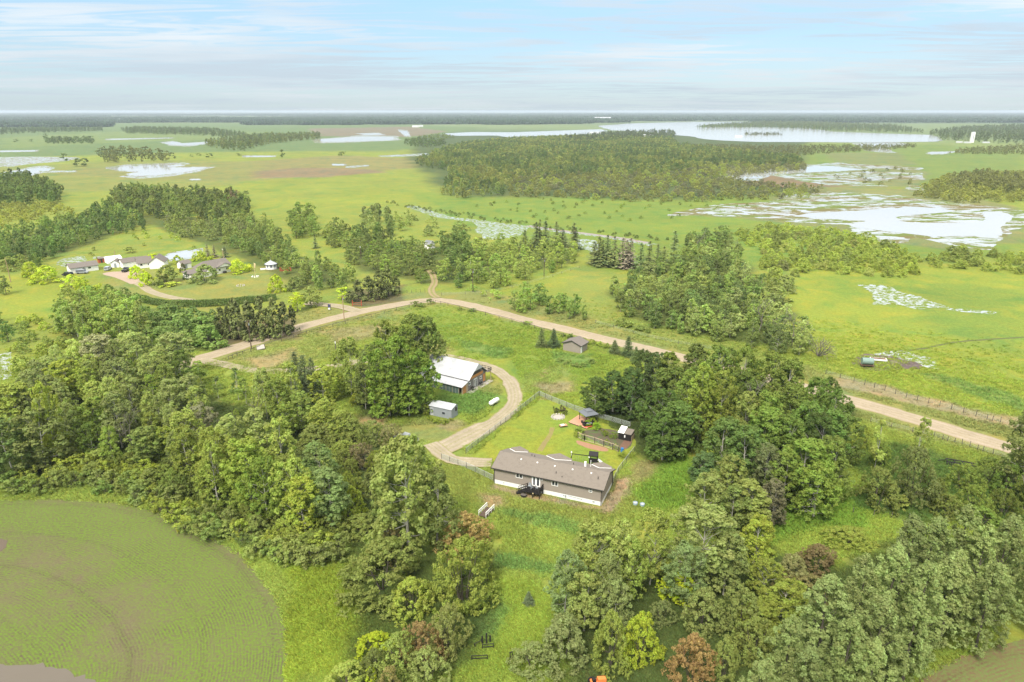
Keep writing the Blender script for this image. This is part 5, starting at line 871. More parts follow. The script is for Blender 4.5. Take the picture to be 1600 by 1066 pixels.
stand('leftgrove', 'aspen', [(-80, 280), (0, 276), (30, 270), (55, 274), (93, 292), (95, 310), (0, 316), (-80, 318)], 13, 9, [(.05, .085, .032), (.06, .10, .036)], zk=.5)
stand('pastureshrub', 'shrub', [(100, 395), (220, 372), (300, 385), (340, 395), (200, 398), (120, 404)], 2.2, 14, [(.09, .13, .04)], zk=.3, keep=.6)
stand('pastureshrub2', 'willow', [(165, 362), (225, 352), (245, 362), (330, 372), (250, 374), (180, 368)], 2.8, 9, [(.12, .17, .035)], zk=.3, keep=.8)
stand('farleft', 'aspen', [(190, 201), (215, 198.5), (330, 201), (385, 208), (380, 213), (300, 208), (195, 206)], 14, 20, [(.05, .08, .035)], zk=.5)
stand('farleft2', 'aspen', [(320, 220), (400, 210), (500, 208), (500, 213), (420, 221), (380, 231), (330, 226)], 14, 16, [(.055, .085, .036), (.07, .10, .04)], zk=.5)
stand('farleft3', 'broadleaf', [(148, 234), (170, 230), (230, 232), (270, 238), (268, 246), (160, 248)], 13, 17, [(.055, .08, .035), (.07, .09, .04)], zk=.5, keep=.85)
stand('farleft4', 'broadleaf', [(68, 215), (145, 215), (145, 220), (70, 220)], 13, 16, [(.05, .085, .035)], zk=.5)
for u, vt, vb, wd in [(103, 238, 251, 13), (124, 247, 260, 16), (133, 247, 260, 14), (440, 232, 246, 10), (300, 241, 245, 7), (327, 239, 246, 12), (310, 239, 243, 8), (372, 239, 243, 9), (536, 236, 243, 9), (532, 237, 243, 7), (70, 208, 214, 8), (24, 217, 222, 9), (50, 217, 221, 8), (385, 297, 303, 9)]: NB('broadleaf', u, vt, vb, wd, (.05, .085, .035), None, 'loners')
stand('midforest', ['aspen', 'broadleaf'], [(690, 296), (694, 275), (702, 262), (652, 252), (650, 246), (684, 232), (722, 222), (800, 214), (900, 211), (1050, 213), (1056, 222), (1140, 232), (1256, 243), (1250, 252), (1100, 256), (1030, 268), (900, 268), (800, 275), (790, 296), (720, 300)], 9.5, 10, [(.045, .080, .036), (.060, .098, .040), (.080, .118, .046), (.105, .135, .055)], zk=.6)
stand('midwillow', 'willow', [(800, 276), (900, 269), (1030, 269), (1100, 257), (1256, 252), (1262, 262), (1180, 268), (1130, 276), (1200, 285), (1285, 290), (1268, 304), (1060, 312), (900, 306), (790, 303)], 5.5, 10, [(.09, .10, .045), (.11, .115, .05), (.105, .095, .055), (.10, .14, .045)], zk=.5)
stand('midwillow2', 'willow', [(700, 288), (790, 296), (900, 306), (1060, 312), (1060, 305), (800, 275), (720, 270)], 6, 11, [(.09, .12, .045)], zk=.5, keep=.6)
stand('shorewood', ['spruce', 'aspen'], [(880, 213), (960, 206), (1050, 204), (1056, 211), (1000, 214), (900, 220)], 14, 17, [(.045, .07, .04)], zk=.5)
stand('island', ['spruce', 'willow'], [(1160, 208.5), (1220, 208.5), (1223, 211), (1163, 211)], 12, 16, [(.05, .07, .045)], zk=.1)
stand('peninsula', 'aspen', [(1088, 197.5), (1140, 193), (1220, 189), (1400, 196), (1448, 206), (1300, 203), (1200, 198), (1095, 199)], 14, 26, [(.05, .08, .042), (.06, .09, .045)], zk=.4)
stand('fareast', ['aspen', 'spruce'], [(1448, 207), (1500, 199), (1600, 195), (1760, 195), (1760, 222), (1560, 220), (1475, 216)], 15, 20, [(.05, .08, .042), (.045, .07, .04)], zk=.4)
stand('fareast2', 'willow', [(1500, 232), (1600, 226), (1760, 224), (1760, 238), (1560, 240), (1480, 238)], 6, 14, [(.07, .095, .045)], zk=.4)
stand('marsheast', 'willow', [(1431, 302), (1450, 285), (1480, 272), (1600, 268), (1760, 270), (1760, 312), (1600, 312), (1500, 312)], 5.5, 9, [(.115, .135, .045), (.095, .11, .045)], zk=.5)
stand('marsheast2', 'aspen', [(1484, 272), (1540, 268), (1600, 274), (1600, 296), (1540, 290), (1482, 290)], 11, 11, [(.085, .105, .05)], zk=.5)
stand('marshdots', 'willow', [(1290, 272), (1340, 262), (1440, 262), (1460, 285), (1380, 288), (1300, 290)], 3.5, 26, [(.07, .09, .04)], zk=.3, keep=.6)
stand('marshdots2', 'willow', [(740, 320), (860, 305), (1000, 318), (1180, 318), (1040, 345), (860, 345), (760, 335)], 2.2, 11, [(.085, .14, .035), (.07, .11, .035)], zk=.3, keep=.35)
stand('creekline', 'willow', [(604, 318), (640, 325), (760, 345), (900, 360), (1060, 378), (1060, 374), (900, 355), (760, 338), (640, 319), (606, 313)], 1.8, 5, [(.05, .08, .03)], zk=.3, keep=.7)
stand('shorerow', 'willow', [(700, 232), (900, 224), (1056, 224), (1056, 218), (880, 219), (700, 226)], 5, 20, [(.07, .10, .04)], zk=.3, keep=.6)
stand('lakeside', 'willow', [(1060, 226), (1256, 228), (1430, 226), (1430, 230), (1270, 240), (1256, 245), (1100, 235)], 6, 14, [(.065, .085, .042)], zk=.3)
stand('riverside', 'broadleaf', [(626, 222), (650, 216), (700, 221), (690, 226), (640, 226)], 13, 17, [(.05, .085, .036)], zk=.4)
stand('riverside2', 'broadleaf', [(648, 214), (690, 209), (710, 214), (680, 216)], 9, 17, [(.07, .11, .04)], zk=.4)
stand('edgewood', 'aspen', [(0, 208), (0, 201), (160, 200), (160, 203), (30, 206)], 15, 24, [(.045, .075, .038)], zk=.4)
print('plants', len(PL))

# ------------------------------------------------------------------ labels for the plants
ST = dict(windbreak=('in the windbreak', 'ploughed corner', (1430, 1060)), lower=('below the taupe house', 'house', (900, 790)), loop=('by the driveway loop', 'dark spruce trio', (480, 622)),
          barngrove=('in the grove hiding the barn', 'barn', (690, 610)), grove=('in the big dark grove', 'garden coop', (975, 680)), grovefill=('in the big dark grove', 'garden coop', (975, 680)), roadside=('on the bushy slope', 'dark implement', (1490, 722)),
          leftwood=('in the field-side woodland', 'road bend', (310, 565)), creekfill=('beside the dark creek', 'parked silver pickup', (634, 690)), creekfill2=('in the grassy strip', 'road bend', (310, 565)), creekwood=('in the creek woodland', 'dark creek', (590, 790)), thicket=('in the lower thicket', 'house', (900, 790)), pines=('in the roadside row', 'tall power pole', (393, 546)), pinesfar=('beyond the farm drive', 'red gate', (555, 475)),
          sprucerow=('in the spruce row', 'flooded meadow', (760, 360)), shedhedge=('between shed and road', 'shed', (900, 545)), garden=('in the fenced garden', 'garden coop', (975, 680)), shedweeds=('in front of the metal shed', 'metal shed', (690, 650)), shedweeds2=('before the grey-brown shed', 'shed', (900, 550)),
          shrubbelt=('in the seedling field belt', 'meadow corner', (535, 870)), shrubbelt2=('between woodland and seedling field', 'seedling field', (160, 790)), greybelt=('in the belt behind the pasture', 'farm sheds', (120, 415)), darkbelt=('in the tall pasture belt', 'farmhouse', (340, 420)),
          farmwood=('in the wood beside the farmhouse', 'gazebo', (424, 420)), eastwood=('in the eastern wood', 'grey shed', (905, 545)), marshwillow=('in the marshside belt', 'marsh', (1400, 360)), middlewood=('before the spruce row', 'spruce row', (860, 380)), drivewood=('below the farm drive', 'farm drive', (220, 450)),
          drivewood2=('below the farm hedge', 'road bend', (310, 565)), midwood2=('in the cabin wood', 'small white cabin', (669, 388)), smallgrove2=('in the short roadside row', 'gravel road', (900, 500)), smallgrove=('in the small roadside clump', 'gravel road', (820, 490)))
OW = ['nearest', 'second nearest', 'third nearest', 'fourth nearest', 'fifth nearest', 'sixth nearest', 'seventh nearest', 'eighth nearest', 'ninth nearest', 'tenth nearest', 'eleventh nearest', 'twelfth nearest', '13th nearest', '14th nearest', '15th nearest', '16th nearest', '17th nearest', '18th nearest', '19th nearest', '20th nearest', '21st nearest', '22nd nearest', '23rd nearest', '24th nearest']
def cname(c):
    r, g, b = c; s = r + g + b
    if r > g * 1.05: return 'rust-brown'
    if g > .19 and b < .035: return 'yellow-green'
    if r > .135: return 'pale olive' if b < .06 else 'pale grey-green'
    if r > .105: return 'olive green' if b < .055 else 'silvery green'
    if g > .14: return 'bright green'
    if g < .095: return 'deep green'
    return 'dark green' if b < .045 else 'blue-green'
from collections import defaultdict
for p in PL: p['d'] = math.sqrt(p['x'] ** 2 + p['y'] ** 2 + 70 ** 2); p['px'] = p['H'] * FPX / p['d']; p['c'] = cname(p['tint'])
def vis(p):
    u, v = PJ(p['x'], p['y'], 0); u2, v2 = PJ(p['x'], p['y'], p['H']); m_ = p['R'] * FPX / p['d'] + 6
    return p['y'] > 20 and -m_ < u < 1600 + m_ and v2 < 1066 + 10
PL = [p for p in PL if vis(p) or (p['y'] > 20 and p['px'] > 60 and -200 < PJ(p['x'], p['y'], 0)[0] < 1800)]
LIM = 285
things, stuffs = [], []
for sp in NAMES:
    q = sorted([p for p in PL if p['sp'] == sp], key=lambda p: -(p['px'] + (1000 if p['label'] else 0) + (60 if p['stand'] in (None, 'windbreak', 'grove', 'barngrove', 'lower') else 0)))
    k = [p for p in q if p['px'] > 7 and vis(p)][:LIM]; ks = set(map(id, k)); things += k; stuffs += [p for p in q if id(p) not in ks]
def place_phrase(p):
    if p['stand'] in ST: return ST[p['stand']]
    u, v = PJ(p['x'], p['y'], 0)
    LM = [('taupe house', (850, 770)), ('wooden barn', (710, 600)), ('metal shed', (690, 650)), ('grey-brown shed', (900, 545)), ('farmhouse', (340, 425)), ('white gazebo', (424, 422)), ('small white cabin', (669, 388)), ('seedling field', (330, 850)), ('dark creek', (590, 780)), ('spruce row', (860, 385)), ('open marsh', (1400, 350)), ('long white shed', (127, 425)), ('flooded meadow', (780, 362)), ('road bend', (312, 560)), ('road crest', (680, 470)), ('green water tank', (1353, 568)), ('ploughed corner', (1480, 1040)), ('grassy path', (750, 980)), ('garden coop', (972, 680)), ('pale pond', (5, 575)), ('dark implement', (1492, 722)), ('middle forest', (900, 290)), ('far lake', (1200, 215))]
    n, q = min(LM, key=lambda m_: (m_[1][0] - u) ** 2 + (1.6 * (m_[1][1] - v)) ** 2)
    return ('near the ' + n, n, q)
used = defaultdict(list)
for p in things:
    if p['label']: continue
    ph, lm, px = place_phrase(p); sz = ''
    p['ph'] = ph; p['lm'] = lm; p['lp'] = G(*px)
    used[(p['sp'], ph, p['c'])].append(p)
for (sp, ph, c), q in used.items():
    q.sort(key=lambda p: (p['x'] - p['lp'][0]) ** 2 + (p['y'] - p['lp'][1]) ** 2); hs = sorted(p['H'] for p in q)
    for r, p in enumerate(q):
        if len(q) == 1: p['label'] = f"{c} {NOUN[sp]} {ph}"
        elif r < len(OW): p['label'] = f"{c} {NOUN[sp]} {ph}, {OW[r]} to the {p['lm']}" if ph != 'near the ' + p['lm'] else f"{c} {NOUN[sp]} {OW[r]} to the {p['lm']}"
        else: p['label'] = f"{c} {NOUN[sp]} {ph}, further inside"
for p in PL:
    if 'ph' not in p: p['ph'] = place_phrase(p)[0]
# ------------------------------------------------------------------ plants as things
def variant(p, lod):
    d = LIB[p['sp']]
    while lod not in d and lod > 0: lod -= 1
    lst = d[lod]; return lst[rs.randint(len(lst))]
for p in things:
    lod = lodof(math.hypot(p['x'], p['y'])); cmesh, tmesh, H, R = variant(p, lod)
    e = bpy.data.objects.new(NAMES[p['sp']], None); COL.objects.link(e); e.empty_display_size = .5
    e.location = (p['x'], p['y'], 0); e.rotation_euler = (0, 0, rs.uniform(0, math.tau)); k = p['R'] / R; e.scale = (k, k * rs.uniform(.92, 1.08), p['H'] / H)
    meta(e, p['label'][:1].upper() * 0 + p['label'], CATS[p['sp']], f"{NOUN[p['sp']]}s {p['ph']}")
    c = bpy.data.objects.new('crown', cmesh); COL.objects.link(c); c.parent = e; c['tint'] = [float(q) for q in tint_shift(p['tint'], p['d'])]
    if tmesh and p['px'] > 14:
        t = bpy.data.objects.new('stem' if p['sp'] in ('willow', 'shrub') else 'trunk', tmesh); COL.objects.link(t); t.parent = e
# ------------------------------------------------------------------ uncountable plants: one object each, instancing the same meshes
def make_gn():
    g = bpy.data.node_groups.new('scatter', 'GeometryNodeTree'); I = g.interface
    I.new_socket('Geometry', in_out='INPUT', socket_type='NodeSocketGeometry'); I.new_socket('Geometry', in_out='OUTPUT', socket_type='NodeSocketGeometry')
    cs = I.new_socket('Variants', in_out='INPUT', socket_type='NodeSocketCollection')
    gi = g.nodes.new('NodeGroupInput'); go = g.nodes.new('NodeGroupOutput'); ci = g.nodes.new('GeometryNodeCollectionInfo'); ip = g.nodes.new('GeometryNodeInstanceOnPoints')
    ci.inputs['Separate Children'].default_value = True; ci.inputs['Reset Children'].default_value = True; ip.inputs['Pick Instance'].default_value = True
    def at(nm, ty):
        n = g.nodes.new('GeometryNodeInputNamedAttribute'); n.data_type = ty; n.inputs['Name'].default_value = nm; return [o for o in n.outputs if o.enabled][0]
    g.links.new(gi.outputs[0], ip.inputs['Points']); g.links.new(gi.outputs[1], ci.inputs['Collection']); g.links.new(ci.outputs[0], ip.inputs['Instance'])
    g.links.new(at('variant', 'INT'), ip.inputs['Instance Index']); g.links.new(at('turn', 'FLOAT_VECTOR'), ip.inputs['Rotation']); g.links.new(at('size', 'FLOAT_VECTOR'), ip.inputs['Scale'])
    g.links.new(ip.outputs[0], go.inputs[0]); return g
GN = make_gn(); SOCK = [s.identifier for s in GN.interface.items_tree if s.in_out == 'INPUT'][1]
def scatter(name, pts, var, turn, size, tint, meshes, label=None):
    me = bpy.data.meshes.new(name); me.vertices.add(len(pts)); me.vertices.foreach_set('co', np.asarray(pts, np.float32).ravel())
    def A(nm, ty, arr, f):
        a = me.attributes.new(nm, ty, 'POINT'); a.data.foreach_set(f, np.asarray(arr, np.float32 if ty != 'INT' else np.int32).ravel())
    A('variant', 'INT', var, 'value'); A('turn', 'FLOAT_VECTOR', turn, 'vector'); A('size', 'FLOAT_VECTOR', size, 'vector'); A('tint', 'FLOAT_VECTOR', tint, 'vector')
    c = bpy.data.collections.new(name + '_kinds')
    for q, m in enumerate(meshes):
        o = bpy.data.objects.new('%03d_kind' % q, m); c.objects.link(o)
    o = link(name, me); md = o.modifiers.new('scatter', 'NODES'); md.node_group = GN; md[SOCK] = c
    return meta(o, label, None, None, 'stuff')
KM = {}
def kindmesh(cmesh, tmesh):
    """crown and trunk joined for the instanced copies"""
    k = (cmesh.name, tmesh.name if tmesh else '')
    if k in KM: return KM[k]
    if tmesh is None: KM[k] = cmesh; return cmesh
    nv = len(cmesh.vertices); a = np.empty(nv * 3, np.float32); cmesh.vertices.foreach_get('co', a); b = np.empty(len(tmesh.vertices) * 3, np.float32); tmesh.vertices.foreach_get('co', b)
    fa_ = np.arange(nv).reshape(-1, 4); fb = np.array([tuple(p.vertices) for p in tmesh.polygons if len(p.vertices) == 4]) + nv
    bg = np.empty(nv, np.float32); cmesh.attributes['bough'].data.foreach_get('value', bg)
    KM[k] = npmesh('tree', np.r_[a, b].reshape(-1, 3), np.r_[fa_, fb], [cmesh.materials[0], tmesh.materials[0]], mi=np.r_[np.zeros(len(fa_)), np.ones(len(fb))], attrs={'bough': ('FLOAT', 'POINT', np.r_[bg, np.zeros(len(tmesh.vertices))])})
    return KM[k]
groups = defaultdict(list)
for p in stuffs: groups['near_woodland' if p['d'] < 430 else 'far_forest'].append(p)
for nm, q in groups.items():
    ms = []; var = []; siz = []
    for p in q:
        cm_, tm_, H, R = variant(p, lodof(math.hypot(p['x'], p['y']))); m = kindmesh(cm_, tm_ if p['px'] > 30 else None)
        if m not in ms: ms.append(m)
        var.append(ms.index(m)); siz.append((p['R'] / R, p['R'] / R, p['H'] / H))
    scatter(nm, [(p['x'], p['y'], 0) for p in q], var, [(0, 0, rs.uniform(0, 6.28)) for _ in q], siz, [tint_shift(p['tint'], p['d']) for p in q], ms, 'dense mixed woodland too thick to count, ' + ('beyond the nearer trees' if nm == 'far_forest' else 'between the nearer trees'))
# wooded belts out to the horizon
def grove(seed):
    rng = np.random.RandomState(seed); n = 150
    C = np.c_[rng.uniform(-38, 38, n), rng.normal(0, 9, n), rng.uniform(3, 13, n) + rng.normal(0, 1.5, n)]; N = rng.normal(size=(n, 3)) + (0, -.3, .6)
    V, F_ = leaf_quads(C, N, rng.uniform(6, 11, n), 1, rng); V[:, 2] = np.maximum(V[:, 2], 0)
    return npmesh('grove', V, F_, [LEAF], attrs={'bough': ('FLOAT', 'POINT', np.repeat(rng.uniform(0, 1, n), 4))})
GR = [grove(200 + s) for s in range(4)]
for q, g_ in enumerate(GR): g_.name = 'grove'
X = []; 
N_ = 30000; yy = np.exp(rs.uniform(math.log(2300), math.log(21000), N_)); xx = rs.uniform(-.86, .86, N_) * yy
u_ = 800 + FPX * xx / (yy * CP + 70 * SP); v_ = 533 - FPX * (yy * SP - 70 * CP) / (yy * CP + 70 * SP)
fld = fbm(xx / 1700, yy / 1000, 41, 5); thr = np.where(yy > 9000, .42, np.where(yy > 5200, .47, .49)); thr = np.where((u_ > 1180) & (v_ < 197), .30, thr); thr = np.where((v_ < 190) & (v_ > 185) & (u_ < 1000), .50, thr)
LK = np.array(GA([(930, 199), (985, 189.5), (1185, 189), (1180, 195), (1100, 196), (1090, 198), (1259, 199), (1303, 205), (1452, 210), (1480, 216), (1470, 224), (1110, 221), (1040, 210)])); RV = np.array(GA([(560, 213), (690, 206), (940, 200), (960, 210), (800, 218), (560, 222)]))
ok = (fld > thr) & ~inside(xx, yy, LK) & ~inside(xx, yy, RV) & ~((v_ > 195.5) & (u_ < 700) & (u_ > 160)) & ~((v_ > 199) & (u_ < 1080)) & ~((v_ > 192) & (u_ > 1180))
xx, yy = xx[ok], yy[ok]; fld = fld[ok]; n_ = len(xx); print('groves', n_)
tt = np.array((.048, .075, .042)) * (1 + .5 * (fld[:, None] - .5)) * rs.uniform(.8, 1.25, (n_, 1))
scatter('distant_woods', np.c_[xx, yy, np.zeros(n_)], rs.randint(0, 4, n_), np.c_[np.zeros((n_, 2)), rs.normal(0, .25, n_)], np.c_[rs.uniform(.7, 1.8, n_), rs.uniform(.8, 1.6, n_), rs.uniform(.7, 1.25, n_)], tt, GR, 'belts of woodland reaching to the horizon')
# tall grass and weeds on the unmown ground
def tuft(seed, n=16, h=.42, sp=.55, wd=.10):
    rng = np.random.RandomState(seed); V = []; F_ = []
    for q in range(n):
        a, r = rng.uniform(0, math.tau), sp * math.sqrt(rng.uniform()); x, y = r * math.cos(a), r * math.sin(a); b = rng.uniform(0, math.tau); l = h * rng.uniform(.6, 1.2); le = rng.uniform(.4, 1.1) * l; dx, dy = math.cos(b), math.sin(b)
        o = len(V); V += [(x - dy * wd / 2, y + dx * wd / 2, -.02), (x + dy * wd / 2, y - dx * wd / 2, -.02), (x + dx * le * .4 + dy * wd * .4, y + dy * le * .4 - dx * wd * .4, l * .6), (x + dx * le, y + dy * le, l)]; F_.append((o, o + 1, o + 2, o + 3))
    return npmesh('grass_tuft', V, F_, [BLADE], attrs={'bough': ('FLOAT', 'POINT', np.repeat(rng.uniform(0, 1, n), 4))})
TU = [tuft(300 + s, 16, [.30, .40, .52][s % 3]) for s in range(6)]
DRV = [np.array(GA(z_[0])) for z_ in ()]
def inpoly_any(x, y, polys): 
    k = np.zeros(x.shape, bool)
    for P in polys: k |= inside(x, y, P)
    return k
BLOCK = [np.array(GA(q)) for q in (FIELD1, FIELD2, [(718, 728), (842, 622), (905, 642), (1002, 690), (958, 752), (942, 795), (768, 760), (770, 722)], [(668, 600), (722, 620), (768, 594), (765, 575), (690, 560)], [(670, 640), (720, 640), (720, 662), (670, 656)], [(878, 540), (921, 540), (921, 556), (878, 552)], [(600, 668), (700, 660), (735, 668), (720, 700), (760, 720), (760, 735), (690, 725), (640, 700)], [(745, 560), (800, 560), (822, 610), (800, 660), (700, 712), (670, 690), (760, 650), (785, 610)], [(-60, 1020), (120, 1035), (180, 1120), (-60, 1120)])]
roadC = np.array([(p.x, p.y) for p in smooth(GA(ROAD), 4)])
NT = 300000
ang = rs.uniform(-.72, .72, NT); rad = 55 * np.exp(rs.uniform(0, 1, NT) ** .8 * math.log(270 / 55.)); tx = rad * np.sin(ang); ty = rad * np.cos(ang)
tu, tv = 800 + FPX * tx / (ty * CP + 70 * SP), 533 - FPX * (ty * SP - 70 * CP) / (ty * CP + 70 * SP)
ok = (rs.uniform(size=NT) < np.clip((262 - rad) / 90, 0, 1)) & (tu > -30) & (tu < 1630) & (tv < 1110) & (fbm(tx / 5, ty / 5, 8) > .30)
tx, ty = tx[ok], ty[ok]; ok = ~inpoly_any(tx, ty, BLOCK)
dmin = np.full(tx.shape, 1e9)
for q in range(0, len(roadC)): dmin = np.minimum(dmin, (tx - roadC[q, 0]) ** 2 + (ty - roadC[q, 1]) ** 2)
ok &= dmin > 5.2 ** 2; tx, ty = tx[ok], ty[ok]; tn = ground_tone(tx, ty); wood = tn.sum(1) < .13; keep = ~wood | (rs.uniform(size=len(tx)) < .35); dirt = tn[:, 0] > tn[:, 1] * 1.12; keep &= ~dirt | (rs.uniform(size=len(tx)) < .12)
tx, ty, tn = tx[keep], ty[keep], tn[keep]; nT = len(tx); print('tufts', nT)
tn = tn * (.95 + .35 * (fbm(tx / 3, ty / 3, 6) - .5))[:, None] * rs.uniform(.85, 1.2, (nT, 1)); tn[:, 0] *= rs.uniform(.86, 1.08, nT)
hgt = .45 + .9 * np.clip(fbm(tx / 9, ty / 9, 12) - .3, 0, 1) + np.where(tn[:, 1] > tn[:, 0] * 1.55, .35, 0)
scatter('tall_grass', np.c_[tx, ty, np.zeros(nT)], rs.randint(0, 6, nT), np.c_[np.zeros((nT, 2)), rs.uniform(0, 6.28, nT)], np.c_[rs.uniform(.8, 1.5, (nT, 1)).repeat(2, 1), hgt], tn, TU, 'tall meadow grass and weeds on the unmown ground')
# hedge along the farm drive
def hedge(name, px, wd, ht, tint, label, n=9000, ls=.5):
    rng = np.random.RandomState(5); C = smooth(GA(px), 2); C = np.array([(p.x, p.y) for p in C]); k = rng.randint(0, len(C) - 1, n); f = rng.uniform(0, 1, n)[:, None]; c = C[k] * (1 - f) + C[k + 1] * f
    a = rng.uniform(0, math.pi, n); lump = .8 + .4 * fbm(c[:, 0] / 3, c[:, 1] / 3, 4)
    d = C[k + 1] - C[k]; d /= np.linalg.norm(d, axis=1, keepdims=True); nn = np.c_[-d[:, 1], d[:, 0]]
    r = rng.uniform(.75, 1, n) * lump; p = np.c_[c + nn * (np.cos(a) * wd / 2 * r)[:, None], np.sin(a) ** .6 * ht * r]
    N = np.c_[nn * np.cos(a)[:, None], np.sin(a)] + rng.normal(size=(n, 3)) * .5
    V, F_ = leaf_quads(p, N, ls * rng.uniform(.6, 1.3, n), 1, rng)
    o = link(name, None); meta(o, label, 'hedge'); c0 = C[len(C) // 2]; o.location = (c0[0], c0[1], 0); V[:, :2] -= c0
    cr = link('foliage', npmesh('foliage', V, F_, [LEAF], attrs={'bough': ('FLOAT', 'POINT', np.repeat(rng.uniform(0, 1, n), 4))}), o); cr['tint'] = list(tint); cr['kind'] = 'stuff'
hedge('hedge', [(212, 468), (250, 477), (300, 479), (350, 477), (400, 472), (432, 468)], 2.8, 2.5, (.125, .175, .05), 'long green hedge along the farm lawn')
# bare trees and snags
def bare_at(u, vt, vb, m, label, col=None):
    x, y = G(u, vb); lo, hi = .3, 30
    for _ in range(30):
        q = (lo + hi) / 2
        if PJ(x, y, q)[1] > vt: lo = q
        else: hi = q
    e = empty('bare_tree', x, y, rs.uniform(0, 360), 0, label, 'tree'); mm = BARE[m]
    if not mm.materials: mm.materials.append(M['deadwood'])
    zs = max(v.co.z for v in mm.vertices); e.scale = (lo / zs,) * 3; o = link('trunk', mm, e); return e
bare_at(1278, 524, 557, 2, 'bushy leafless tree on the dark creek bank'); bare_at(1185, 462, 520, 0, 'grey leafless tree in the wood beyond the road'); bare_at(1212, 478, 532, 1, 'bare twiggy tree at the wood edge beyond the road'); bare_at(1240, 490, 545, 0, 'bare tree where the creek leaves the wood')
bare_at(1597, 700, 800, 1, 'bare pale-limbed tree at the edge above the windbreak'); bare_at(1020, 835, 905, 1, 'thin dead tree above the green thicket'); bare_at(405, 600, 660, 1, 'leaning grey snag between driveway and creek'); bare_at(1165, 590, 690, 0, 'pale bare-limbed tree inside the dark grove'); bare_at(1155, 372, 400, 1, 'grey snag beside the marsh willows'); bare_at(205, 640, 712, 0, 'leaning grey snag inside the woodland above the field')
bare_at(1090, 356, 400, 1, 'bare-topped tree standing out of the wood near the marsh'); 
# ------------------------------------------------------------------ buildings
def window(parent, x0, x1, z0, z1, y, panes=2, horiz=False, fr=.10, side=-1, frame_mat=None):
    """window set in a wall that faces -y at depth y; frame with a pane for each light"""
    f = MB(); fm = frame_mat or M['white']; a, b = (y + side * .05, y + .02) if side < 0 else (y - .02, y + .05)
    f.box(x0, x1, a, b, z0, z0 + fr); f.box(x0, x1, a, b, z1 - fr, z1); f.box(x0, x0 + fr, a, b, z0 + fr, z1 - fr); f.box(x1 - fr, x1, a, b, z0 + fr, z1 - fr)
    n = panes
    if horiz:
        zs = np.linspace(z0 + fr / 2, z1 - fr / 2, n + 1)
        for q in zs[1:-1]: f.box(x0 + fr, x1 - fr, a, b, q - fr / 2, q + fr / 2)
    else:
        xs = np.linspace(x0 + fr / 2, x1 - fr / 2, n + 1)
        for q in xs[1:-1]: f.box(q - fr / 2, q + fr / 2, a, b, z0 + fr, z1 - fr)
    o = link('window', None, parent); f.build('window_frame', fm, o)
    for k in range(n):
        p = MB()
        if horiz: p.box(x0 + fr, x1 - fr, y - .015, y + .015, zs[k] + fr / 2, zs[k + 1] - fr / 2)
        else: p.box(xs[k] + fr / 2, xs[k + 1] - fr / 2, y - .015, y + .015, z0 + fr, z1 - fr)
        p.build('pane', M['glass'], o)
    return o
def gable_house(name, x, y, rz, Lx, Dy, wh, rh, label, cat, wallm, roofm, over=.35, ridge=.5, axis='x', fascia=None, z0=0, th=.14):
    """walls with gables and a two-slope roof, ridge along x"""
    e = empty(name, x, y, rz, z0, label, cat); t = .12; ry = Dy * ridge
    wl = MB()
    if axis == 'x':
        wl.box(0, Lx, 0, t, 0, wh); wl.box(0, Lx, Dy - t, Dy, 0, wh)
        for a, b in ((0, t), (Lx - t, Lx)): wl.prism([(t, 0), (Dy - t, 0), (Dy - t, wh), (ry, wh + rh - .05), (t, wh)], a, b)
    wl.build('wall', wallm, e)
    s1 = rh / ry; s2 = rh / (Dy - ry); zt = wh + th
    rf = link('roof', None, e)
    a = MB(); a.slab([(-over, -over, zt - s1 * over), (Lx + over, -over, zt - s1 * over), (Lx + over, ry, zt + rh), (-over, ry, zt + rh)], th); a.build('roof_slope', roofm, rf)
    a = MB(); a.slab([(-over, ry + .002, zt + rh), (Lx + over, ry + .002, zt + rh), (Lx + over, Dy + over, zt - s2 * over), (-over, Dy + over, zt - s2 * over)], th); a.build('roof_slope', roofm, rf)
    if fascia:
        f = MB(); f.box(-over, Lx + over, -over - .10, -over, zt - s1 * over - .20, zt - s1 * over + .01); f.box(-over, Lx + over, Dy + over, Dy + over + .10, zt - s2 * over - .20, zt - s2 * over + .01)
        for xx in (-over - .04, Lx + over):
            f.prism([(-over, zt - s1 * over - .22), (ry, zt + rh - .22), (Dy + over, zt - s2 * over - .22), (Dy + over, zt - s2 * over + .01), (ry, zt + rh + .01), (-over, zt - s1 * over + .01)], xx, xx + .04)
        f.build('fascia', fascia, e)
    return e, rf
# ---- taupe manufactured house
HX, HY, HA = -3.53, 119.28, -22.3
h_ = empty('manufactured_house', HX, HY, HA, 0, 'long taupe one-storey house with brown shingle roof and white skirting', 'house')
HL, HD = 21.85, 7.9
def part(name, mb, mt, parent=h_): return mb.build(name, mt, parent)
sk = MB(); sk.box(.04, HL - .04, .04, .12, -.2, .93); sk.box(.04, HL - .04, HD - .12, HD - .04, -.2, .93); sk.box(.04, .12, .12, HD - .12, -.2, .93); sk.box(HL - .12, HL - .04, .12, HD - .12, -.2, .93); part('skirting', sk, M['skirt'])
for q in range(1, 9):
    c = MB(); c.box(HL * q / 9 - .02, HL * q / 9 + .02, .025, .04, 0, .92); part('skirting_seam', c, M['white'])
wl = MB(); wl.box(0, HL, 0, .14, .93, 3.58); wl.box(0, HL, HD - .14, HD, .93, 3.58)
for a, b in ((0, .14), (HL - .14, HL)): wl.prism([(.14, .93), (HD - .14, .93), (HD - .14, 3.56), (HD / 2, 4.95), (.14, 3.56)], a, b)
part('wall', wl, M['siding'])
for q in range(11):   # lap siding courses as raised laps
    c = MB(); z = 1.1 + q * .23; c.prism([(-.015, z), (0, z), (0, z + .04)], 0.02, HL - .02); part('siding_lap', c, M['siding'])
OV, RZ, RY = .42, 5.12, 4.0
rf = link('roof', None, h_)
